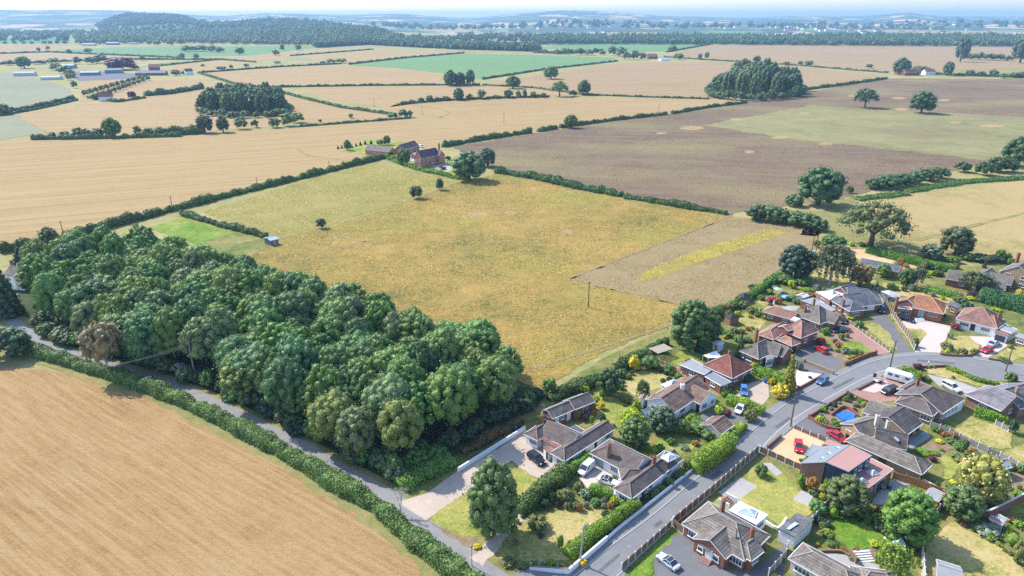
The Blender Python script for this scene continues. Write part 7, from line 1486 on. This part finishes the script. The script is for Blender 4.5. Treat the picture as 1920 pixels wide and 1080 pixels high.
def lamp(px, py, label, h=3.2, globe=True, mat=None):
    p = P(px, py); root = empty('lamp_post', (p.x, p.y, 0)); tag(root, label, 'lamp post'); mb = MB(); mb.tube([(0, 0, 0), (0, 0, .4), (0, 0, h)], [.12, .07, .05], 8); link('post', mb.mesh('lamp_post', [mat or TRIM]), root); mb = MB(); mb.tube([(0, 0, h), (0, 0, h+.12), (0, 0, h+.4), (0, 0, h+.5)], [.06, .2, .2, .03], 8); link('lantern', mb.mesh('lamp_lantern', [LAMP if globe else LEAD]), root)
lamp(1737, 697, 'black lamp post on the triangular garden by the bend', 2.6); lamp(885, 1062, 'slim grey lamp post at the lane edge opposite the dirt track', 4.0, False, LEAD); lamp(1653, 1034, 'garden lamp post at the top of the garden steps', 2.6)
# ---------------------------------------------------------------- bins and garden things
def wheelie(px, py, col, label, rot=.5):
    p = P(px, py); root = empty('wheelie_bin', (p.x, p.y, .08), rot); tag(root, label, 'bin'); mt = flat('bin_'+label.split()[0], col, .5); mb = MB(); mb.box((0, 0, .5), (.46, .5, .9), top=1.2); link('bin_body', mb.mesh('bin_body', [mt]), root); mb = MB(); mb.box((0, .02, .99), (.6, .68, .08)); link('lid', mb.mesh('bin_lid', [mt]), root)
    for x in (-.22, .22): mb = MB(); mb.tube([(x-.04, -.24, .1), (x+.04, -.24, .1)], .1, 8); link('wheel', mb.mesh('bin_wheel', [RUBBER]), root)
wheelie(1434.5, 718, (.03, .08, .45), 'blue lidded bin at the edge of the sandy drive'); wheelie(1639.5, 708, (.02, .025, .03), 'black bin on the pavement corner by the caravan drive'); wheelie(1588, 823, (.025, .03, .035), 'dark bin beside the red saloon'); wheelie(967, 808, (.04, .14, .22), 'teal bin beside the white L shaped bungalow'); wheelie(1771, 596, (.03, .06, .05), 'green bin beside the teal garage door')
p = P(1092, 1060); root = empty('grit_bin', (p.x, p.y, .15), .7); tag(root, 'orange yellow grit bin at the foot of the leaning pole', 'grit bin'); mb = MB(); mb.box((0, 0, .35), (1.0, .75, .7), top=1.1); Y_ = flat('grit_yellow', (.75, .38, .01)); link('bin_body', mb.mesh('grit_body', [Y_]), root); mb = MB(); mb.box((0, 0, .76), (1.18, .92, .1), top=.9); link('lid', mb.mesh('grit_lid', [Y_]), root)
def trampoline(px, py, label, r=1.7):
    p = P(px, py); root = empty('trampoline', (p.x, p.y, 0)); tag(root, label, 'trampoline'); n_ = 20; V = [(r*math.cos(i*2*math.pi/n_), r*math.sin(i*2*math.pi/n_), .9) for i in range(n_)]; mb = MB(); mb.prism([(v[0]*.82, v[1]*.82) for v in V], .86, .88); link('mat', mb.mesh('jumping_mat', [flat('pale_blue_mat', (.22, .45, .55))]), root); mb = MB(); mb.tube([Vector(v) for v in V]+[Vector(V[0])], .16, 6); link('rim_pad', mb.mesh('rim_pad', [flat('blue_pad', (.10, .30, .45))]), root)
    for i in range(0, n_, 4): mb = MB(); mb.tube([V[i], (V[i][0], V[i][1], 0)], .04, 6); link('leg', mb.mesh('trampoline_leg', [LEAD]), root)
trampoline(1473, 561, 'round blue trampoline beside the grey brown hipped house')
def parasol(px, py, label, col, opened=True, h=2.4):
    p = P(px, py); root = empty('parasol', (p.x, p.y, 0)); tag(root, label, 'parasol'); mb = MB(); mb.tube([(0, 0, 0), (0, 0, h)], .04, 6); link('pole', mb.mesh('parasol_pole', [UPVC]), root); mb = MB(); r = 1.5
    if opened: mb.tube([(0, 0, h-.45), (0, 0, h+.05)], [r, .04], 8)
    else: mb.tube([(0, 0, h-1.8), (0, 0, h-1.5), (0, 0, h+.05)], [.3, .36, .04], 8)
    link('canopy', mb.mesh('parasol_canopy', [flat('parasol_'+label.split()[0], col)]), root)
parasol(1457, 552, 'greenish open parasol on the garden left of the trampoline', (.36, .48, .40)); parasol(1449, 583, 'white closed parasol beside the low red brown wing', (.75, .77, .8), False, 4.0); parasol(1904, 782, 'white folded parasol on the patio of the mauve roofed bungalow', (.75, .77, .8), False, 3.4)
p = P(1664, 560); root = empty('gazebo', (p.x, p.y, 0), .3); tag(root, 'blue gazebo with white canopy behind the orange roofed bungalow', 'gazebo')
for x, y in ((-1.5, -1.5), (1.5, -1.5), (1.5, 1.5), (-1.5, 1.5)): mb = MB(); mb.tube([(x, y, 0), (x, y, 2.2)], .05, 6); link('post', mb.mesh('gazebo_post', [UPVC]), root)
mb = MB(); mb.box((0, 0, 2.5), (3.2, 3.2, .7), top=.1); link('canopy', mb.mesh('gazebo_canopy', [WROOF]), root); mb = MB(); mb.box((-1.5, 0, 1.1), (.04, 2.9, 2.1)); mb.box((0, 1.5, 1.1), (2.9, .04, 2.1)); link('curtain', mb.mesh('gazebo_curtain', [flat('blue_curtain', (.12, .16, .24))]), root)
for px, py, lb, w_ in ((1371, 606, 'dark canvas pavilion at the end of the pale garden path', 3.6), (1394, 566, 'dark roofed garden hut among the meadow edge shrubs', 3.4)):
    p = P(px, py); root = empty('garden_pavilion', (p.x, p.y, 0), .4); tag(root, lb, 'pavilion'); mb = MB(); mb.box((0, 0, 2.6), (w_, w_*.8, 1.0), top=.15); link('roof', mb.mesh('pavilion_roof', [flat('dark_canvas', (.035, .04, .055))]), root); mb = MB(); mb.box((0, 0, 1.05), (w_*.9, w_*.7, 2.1)); link('wall', mb.mesh('pavilion_wall', [WOODF]), root)
p = P(1238, 668); root = empty('pergola', (p.x, p.y, 0), .55); tag(root, 'pale timber pergola with slatted top at the meadow hedge', 'pergola')
for x, y in ((-2.4, -1.5), (2.4, -1.5), (2.4, 1.5), (-2.4, 1.5)): mb = MB(); mb.box((x, y, 1.1), (.14, .14, 2.2)); link('post', mb.mesh('pergola_post', [WOODG]), root)
mb = MB(); [mb.box((-2.5+.5*i, 0, 2.3), (.3, 3.6, .1)) for i in range(11)]; link('slatted_top', mb.mesh('pergola_top', [flat('bleached_timber', (.45, .38, .30))]), root)
p = P(1334, 682); root = empty('shade_sail', (p.x, p.y, 0), .3); tag(root, 'white shade sail behind the red pyramid roof', 'shade sail'); mb = MB(); mb.add([(-2, -1.2, 2.6), (2, -1.2, 2.2), (2, 1.4, 2.9), (-2, 1.2, 2.2), (0, 0, 2.15), (-2, -1.2, 2.56), (2, -1.2, 2.16), (2, 1.4, 2.86), (-2, 1.2, 2.16), (0, 0, 2.11)], [(0, 1, 4), (1, 2, 4), (2, 3, 4), (3, 0, 4), (6, 5, 9), (7, 6, 9), (8, 7, 9), (5, 8, 9)]); link('sail', mb.mesh('sail', [WHITE]), root)
for x, y, z in ((-2, -1.2, 2.6), (2, -1.2, 2.2), (2, 1.4, 2.9), (-2, 1.2, 2.2)): mb = MB(); mb.tube([(x, y, 0), (x, y, z)], .05, 6); link('post', mb.mesh('sail_post', [UPVC]), root)
# sheds and greenhouses
simple_shed('brown timber shed with grey felt roof beside the brick wall', 'timber_shed', zK(800, 642), zK(962, 722), zK(1048, 640), 2.2, .35, WOODO, FELT, ridge='AB')
simple_shed('blue grey summerhouse beside the golden flowering tree', 'summerhouse', zK(1492, 275), zK(1625, 365), zK(1722, 290), 2.4, .75, flat('blue_grey_boards', (.20, .24, .30)), flat('pale_blue_roof', (.36, .43, .50)))
simple_shed('small shed with pink roof outside the tall brick wall', 'garden_shed', zK(1528, 908), zK(1680, 985), zK(1702, 945), 1.9, .25, flat('teal_boards', (.25, .42, .45)), flat('pink_felt', (.50, .22, .20)), ridge='AB')
simple_shed('small shed with blue grey roof behind the pink roofed shed', 'garden_shed', zK(1600, 885), zK(1700, 945), zK(1748, 925), 2.1, .25, flat('teal_boards', (.25, .42, .45)), FELT, ridge='AB')
simple_shed('grey roofed shed on the big dry lawn at the bottom edge', 'garden_shed', zM(385, 1090), zM(700, 1190), zM(772, 990), 2.2, .4, WOODG, FELT, ridge='AB')
simple_shed('pale shed with white roof behind the grey brown hipped house', 'garden_shed', zN(556, 560), zN(640, 590), zN(690, 560), 2.0, .4, WOODG, WROOF)
simple_shed('low white conservatory shed behind the grey tiled house', 'garden_shed', zF(95, 500), zF(180, 530), zF(280, 515), 2.1, .2, WHITE, WROOF)
def greenhouse(label, a, b, c):
    A_, B_2, C_2 = P(*a, 1.5), P(*b, 1.5), P(*c, 1.5); u = (B_2-A_).xy; lu = max(1.8, u.length); u = u.normalized(); v = Vector((-u.y, u.x)); lv = (C_2-B_2).xy.dot(v); ctr = A_.xy+u*lu/2+v*lv/2; lv = max(2.2, abs(lv)); root = empty('greenhouse', (ctr.x, ctr.y, 0), math.atan2(v.y, v.x)); tag(root, label, 'greenhouse'); g = MB(); L2, W2 = lv/2, lu/2
    g.add([(-L2, -W2, 0), (L2, -W2, 0), (L2, W2, 0), (-L2, W2, 0), (-L2, -W2, 1.5), (L2, -W2, 1.5), (L2, W2, 1.5), (-L2, W2, 1.5), (-L2, 0, 2.3), (L2, 0, 2.3)], [(0, 1, 5, 4), (2, 3, 7, 6), (1, 2, 6, 9, 5), (3, 0, 4, 8, 7), (4, 5, 9, 8), (6, 7, 8, 9)]); link('glazing', g.mesh('greenhouse_glass', [PGLASS]), root); f = MB()
    for x in np.linspace(-L2, L2, 5): f.tube([(x, -W2, 0), (x, -W2, 1.5), (x, 0, 2.32), (x, W2, 1.5), (x, W2, 0)], .045, 4)
    for y, z in ((-W2, 1.5), (0, 2.32), (W2, 1.5)): f.tube([(-L2, y, z), (L2, y, z)], .045, 4)
    link('frame', f.mesh('greenhouse_frame', [UPVC]), root)
simple_shed('small blue field shelter at the edge of the meadow', 'field_shelter', (494, 446), (507, 451), (522, 447), 2.4, .25, flat('blue_boards', (.10, .17, .26)), flat('pale_blue_roof', (.36, .43, .50)))
greenhouse('small glass greenhouse beside the yellow green drooping tree', zL(1370, 490), zL(1450, 530), zL(1575, 500)); greenhouse('glass greenhouse lean-to by the grey fence behind the white van', zA(1450, 300), zA(1500, 330), zA(1540, 290))
# covered pool, steps, patio furniture, trailer
pts = [P(*zG(*t), .5) for t in ((765, 585), (865, 540), (975, 570), (970, 640), (925, 680), (840, 640))]; c = sum(pts, Vector())/len(pts); rgp = random.Random(3); V = [(0, 0, .05)]; F = []; nn_ = len(pts)
for k in (.5, 1.0):
    for i in range(nn_*2):
        a_ = pts[i//2]; b_ = pts[(i//2+1) % nn_]; p = (a_ if i % 2 == 0 else (a_+b_)/2)-c; V.append((p.x*k, p.y*k, rgp.uniform(-.08, .14)))
m2 = nn_*2
for i in range(m2): F += [(0, 1+i, 1+(i+1) % m2), (1+i, 1+m2+i, 1+m2+(i+1) % m2, 1+(i+1) % m2)]
V += [(v[0], v[1], -.45) for v in V[1+m2:1+2*m2]]; F += [(1+m2+i, 1+2*m2+i, 1+2*m2+(i+1) % m2, 1+m2+(i+1) % m2) for i in range(m2)]
o = link('pool_cover', mesh('pool_cover', V, F, [flat('blue_tarpaulin', (.03, .16, .60), .45, var=.3, sc=2)]), None, None, (c.x, c.y, .5)); tag(o, 'crumpled bright blue tarpaulin over the pool in the rock garden', 'pool cover')
def steps(px, py, n_, wd, rot, label, mats):
    p = P(px, py); root = empty('garden_steps', (p.x, p.y, 0), rot); tag(root, label, 'steps'); mb = MB(); [mb.box((0, .38*i, .09*(i+1)), (wd, .4, .18*(i+1))) for i in range(n_)]; link('treads', mb.mesh('step_treads', [mats[0]]), root)
    for s_ in (-1, 1): mb = MB(); mb.box((s_*(wd/2+.18), .38*(n_-1)/2, .18*n_/2+.2), (.3, .38*n_+.3, .18*n_+.4)); link('side_wall', mb.mesh('step_wall', [mats[1]]), root)
steps(*zE(1140, 290), 5, 2.2, .75, 'brick garden steps from the back lawn to the paved terrace', (BR_PINK, CONC)); steps(*zL(1090, 680), 5, 3.2, .1, 'wide grey garden steps up to the green lawn', (CONC, BR_BROWN)); 
for px, py, lb in ((*zI(1545, 575), 'wicker patio sofa by the brick extension'), (*zI(1600, 585), 'dark patio chair on the pale patio')):
    p = P(px, py); root = empty('patio_chair', (p.x, p.y, .08), .8); tag(root, lb, 'chair'); mt = WOODG if 'wicker' in lb else TRIM; s_ = 1.5 if 'wicker' in lb else .8; mb = MB(); mb.box((0, 0, .4), (s_, .75, .14)); link('seat', mb.mesh('seat', [mt]), root); mb = MB(); mb.box((0, .38, .7), (s_, .1, .6)); link('backrest', mb.mesh('backrest', [mt]), root)
    for x, y in ((-1, -1), (1, -1), (1, 1), (-1, 1)): mb = MB(); mb.box((x*s_*.45, y*.32, .17), (.08, .08, .34)); link('leg', mb.mesh('leg', [mt]), root)
p = P(*zG(1240, 222)); root = empty('trailer', (p.x, p.y, .07), .3); tag(root, 'small trailer with white and tan crates beside the black bin', 'trailer'); mb = MB(); mb.box((0, 0, .6), (2.0, 1.2, .12)); mb.box((0, .58, .85), (2, .05, .5)); mb.box((0, -.58, .85), (2, .05, .5)); link('bed', mb.mesh('trailer_bed', [WHITE]), root); mb = MB(); mb.box((.4, 0, .9), (.9, .9, .5)); link('load', mb.mesh('trailer_load', [WOODO]), root)
for y in (-.7, .7): link('wheel', tyre, root, None, (0, y, .33))
# ---------------------------------------------------------------- planted borders along the garden edges
_bc = [C_MID, C_MID, C_DARK, C_OLIVE, C_BRIGHT, C_GREY, C_LIME, C_RUST]
_br = random.Random(21)
def border(pts, n_, s_=(8, 17)):
    for i in range(n_):
        t = (i+.5)/n_*(len(pts)-1); k = min(int(t), len(pts)-2); t -= k; x = pts[k][0]*(1-t)+pts[k+1][0]*t+_br.uniform(-3, 3); y = pts[k][1]*(1-t)+pts[k+1][1]*t+_br.uniform(-2.5, 2.5)
        w_ = _br.uniform(*s_); c = _br.choice(_bc); many(BU, [(x, y, w_*_br.uniform(.6, 1.0), w_)], WORD[c]+' border plant', 'shrub', WORD[c]+' border plants', c, 'border_plant')
for pts, n_ in [
 ([(1110, 775), (1140, 800), (1185, 812)], 6), ([(1160, 735), (1170, 712), (1200, 690)], 6), ([(1225, 690), (1262, 706)], 4), ([(1200, 850), (1240, 875), (1280, 860)], 6), ([(1205, 940), (1240, 918), (1285, 886)], 7),
 ([(960, 1000), (985, 965), (1035, 945)], 6), ([(1060, 960), (1110, 950), (1150, 950)], 6), ([(1100, 1000), (1140, 975), (1165, 960)], 5), ([(1340, 600), (1360, 588), (1400, 570)], 6), ([(1345, 640), (1375, 625), (1420, 615)], 7), ([(1400, 600), (1435, 592), (1470, 598)], 5),
 ([(1410, 560), (1430, 540), (1465, 525)], 6), ([(1440, 580), (1480, 560), (1510, 552)], 6), ([(1520, 545), (1560, 550), (1600, 545)], 5), ([(1550, 655), (1590, 665), (1612, 672)], 6), ([(1565, 640), (1590, 632)], 3),
 ([(1660, 545), (1700, 545), (1740, 552), (1800, 568)], 9), ([(1730, 500), (1760, 510), (1800, 505)], 6), ([(1770, 520), (1750, 515), (1720, 512)], 4), ([(1680, 498), (1710, 508), (1740, 515)], 5), ([(1790, 480), (1840, 492), (1900, 496)], 8),
 ([(1770, 660), (1800, 664), (1830, 662)], 4), ([(1530, 788), (1555, 800), (1580, 800)], 5), ([(1540, 775), (1570, 758), (1600, 745)], 6), ([(1610, 755), (1620, 762)], 2), ([(1745, 806), (1790, 828), (1830, 848)], 8), ([(1800, 868), (1830, 868), (1860, 868)], 5),
 ([(1500, 905), (1520, 925), (1545, 940)], 5), ([(1525, 975), (1545, 995), (1560, 1015)], 6), ([(1565, 960), (1600, 972), (1650, 990), (1680, 1005)], 9), ([(1550, 1025), (1590, 1035), (1610, 1040)], 4), ([(1780, 920), (1800, 935), (1840, 955)], 6), ([(1800, 985), (1840, 1005), (1880, 1030), (1910, 1060)], 8),
 ([(1880, 880), (1900, 885), (1920, 890)], 4), ([(1860, 940), (1890, 925), (1915, 915)], 4), ([(1840, 985), (1870, 990), (1900, 1000)], 4), ([(1640, 985), (1670, 1015)], 3), ([(1170, 765), (1180, 745)], 3), ([(1355, 745), (1375, 725)], 3), ([(1240, 720), (1270, 712)], 3),
 ([(1620, 352), (1680, 352)], 3), ([(1520, 460), (1560, 480), (1600, 490)], 5), ([(1650, 470), (1620, 460), (1590, 460)], 4)]: border(pts, n_)
# road repairs and covers
M_patch = land('dark_road_patch', [(.10, .10, .105), (.125, .125, .128), (.15, .148, .146)], .1, .6, 5, b_=.15, bd=.02)
for pts in ([(1330, 895), (1348, 881), (1356, 886), (1338, 900)], [(1452, 800), (1480, 781), (1486, 785), (1458, 805)], [(1560, 727), (1600, 708), (1603, 711), (1564, 731)], [(1225, 985), (1238, 975), (1244, 980), (1231, 990)], [(1720, 674), (1790, 680), (1790, 684), (1720, 678)], [(1120, 1070), (1160, 1038), (1164, 1042), (1126, 1075)]): sheet('road_patch', ragged(pts, 5, .08), M_patch, .0595, px=False)
for px, py in ((1407, 838), (1300, 930), (1530, 752), (1650, 688), (1180, 1025), (1760, 676)):
    p = P(px, py); mb = MB(); mb.tube([(0, 0, 0), (0, 0, .012)], .34, 12); o = link('manhole_cover', mb.mesh('manhole_cover', [LEAD]), None, None, (p.x, p.y, .055)); autolab(o, 'round iron manhole cover in the road', 'manhole cover', 'manhole covers in the village road')
# ---------------------------------------------------------------- labels for the many small things: kind + nearest landmark + rank
LANDMARKS += [('the left hedgerow stubble', P(300, 270).xy), ('the pale stubble hedge', P(900, 186).xy), ('the island copse', P(1418, 176).xy), ('the left copse', P(458, 206).xy), ('the farm sheds', P(190, 140).xy), ('the long green field', P(900, 120).xy), ('the far barley strip', P(700, 105).xy), ('the left barley field', P(400, 122).xy), ('the far left green field', P(350, 96).xy), ('the far green field', P(1150, 92).xy), ('the far red roofed farm', P(1720, 137).xy), ('the far buff stubble', P(1500, 105).xy), ('the bramble bank', P(1700, 360).xy), ('the yellow flower strip', P(1440, 432).xy), ('the far left stubble strip', P(60, 100).xy), ('the poplar pair', P(1855, 116).xy)]
ORD = ['nearest', 'second nearest', 'third nearest', 'fourth nearest', 'fifth nearest', 'sixth nearest', 'seventh nearest', 'eighth nearest', 'ninth nearest', 'tenth nearest', 'eleventh nearest', 'twelfth nearest', 'thirteenth nearest', 'fourteenth nearest', 'fifteenth nearest', 'sixteenth nearest', 'seventeenth nearest', 'eighteenth nearest', 'nineteenth nearest', 'twentieth nearest', 'twenty first nearest', 'twenty second nearest', 'twenty third nearest', 'twenty fourth nearest', 'twenty fifth nearest']
B_ = {}
for o, words, rel in AUTOLAB:
    q = Vector((o.location.x, o.location.y)); ph, d = min(((p, (q-w_).length) for p, w_ in LANDMARKS if len(p.split()) <= 9), key=lambda t: t[1]); B_.setdefault((words, ph, rel), []).append((d, o))
for (words, ph, rel), lst in B_.items():
    lst.sort(key=lambda t: t[0])
    for i, (d, o) in enumerate(lst):
        o["label"] = '%s %s %s' % (words, rel, ph) if len(lst) == 1 else '%s %s to %s' % (words, ORD[min(i, 24)], ph)
        if len(o["label"].split()) > 16: print('LONG', o["label"])
# ---------------------------------------------------------------- the air
hm = bpy.data.materials.new('haze'); hm.use_nodes = True; n = hm.node_tree; n.nodes.clear()
out = n.nodes.new("ShaderNodeOutputMaterial"); pv = n.nodes.new("ShaderNodeVolumePrincipled"); pv.inputs['Color'].default_value = (.40, .67, 1, 1); pv.inputs['Density'].default_value = 1.0e-4; pv.inputs['Anisotropy'].default_value = .1
n.links.new(pv.outputs[0], out.inputs['Volume'])
mb = MB(); mb.box((0, 7600, 83.5), (34000, 15800, 173)); o = link('haze', mb.mesh('haze', [hm])); o["kind"] = 'stuff'
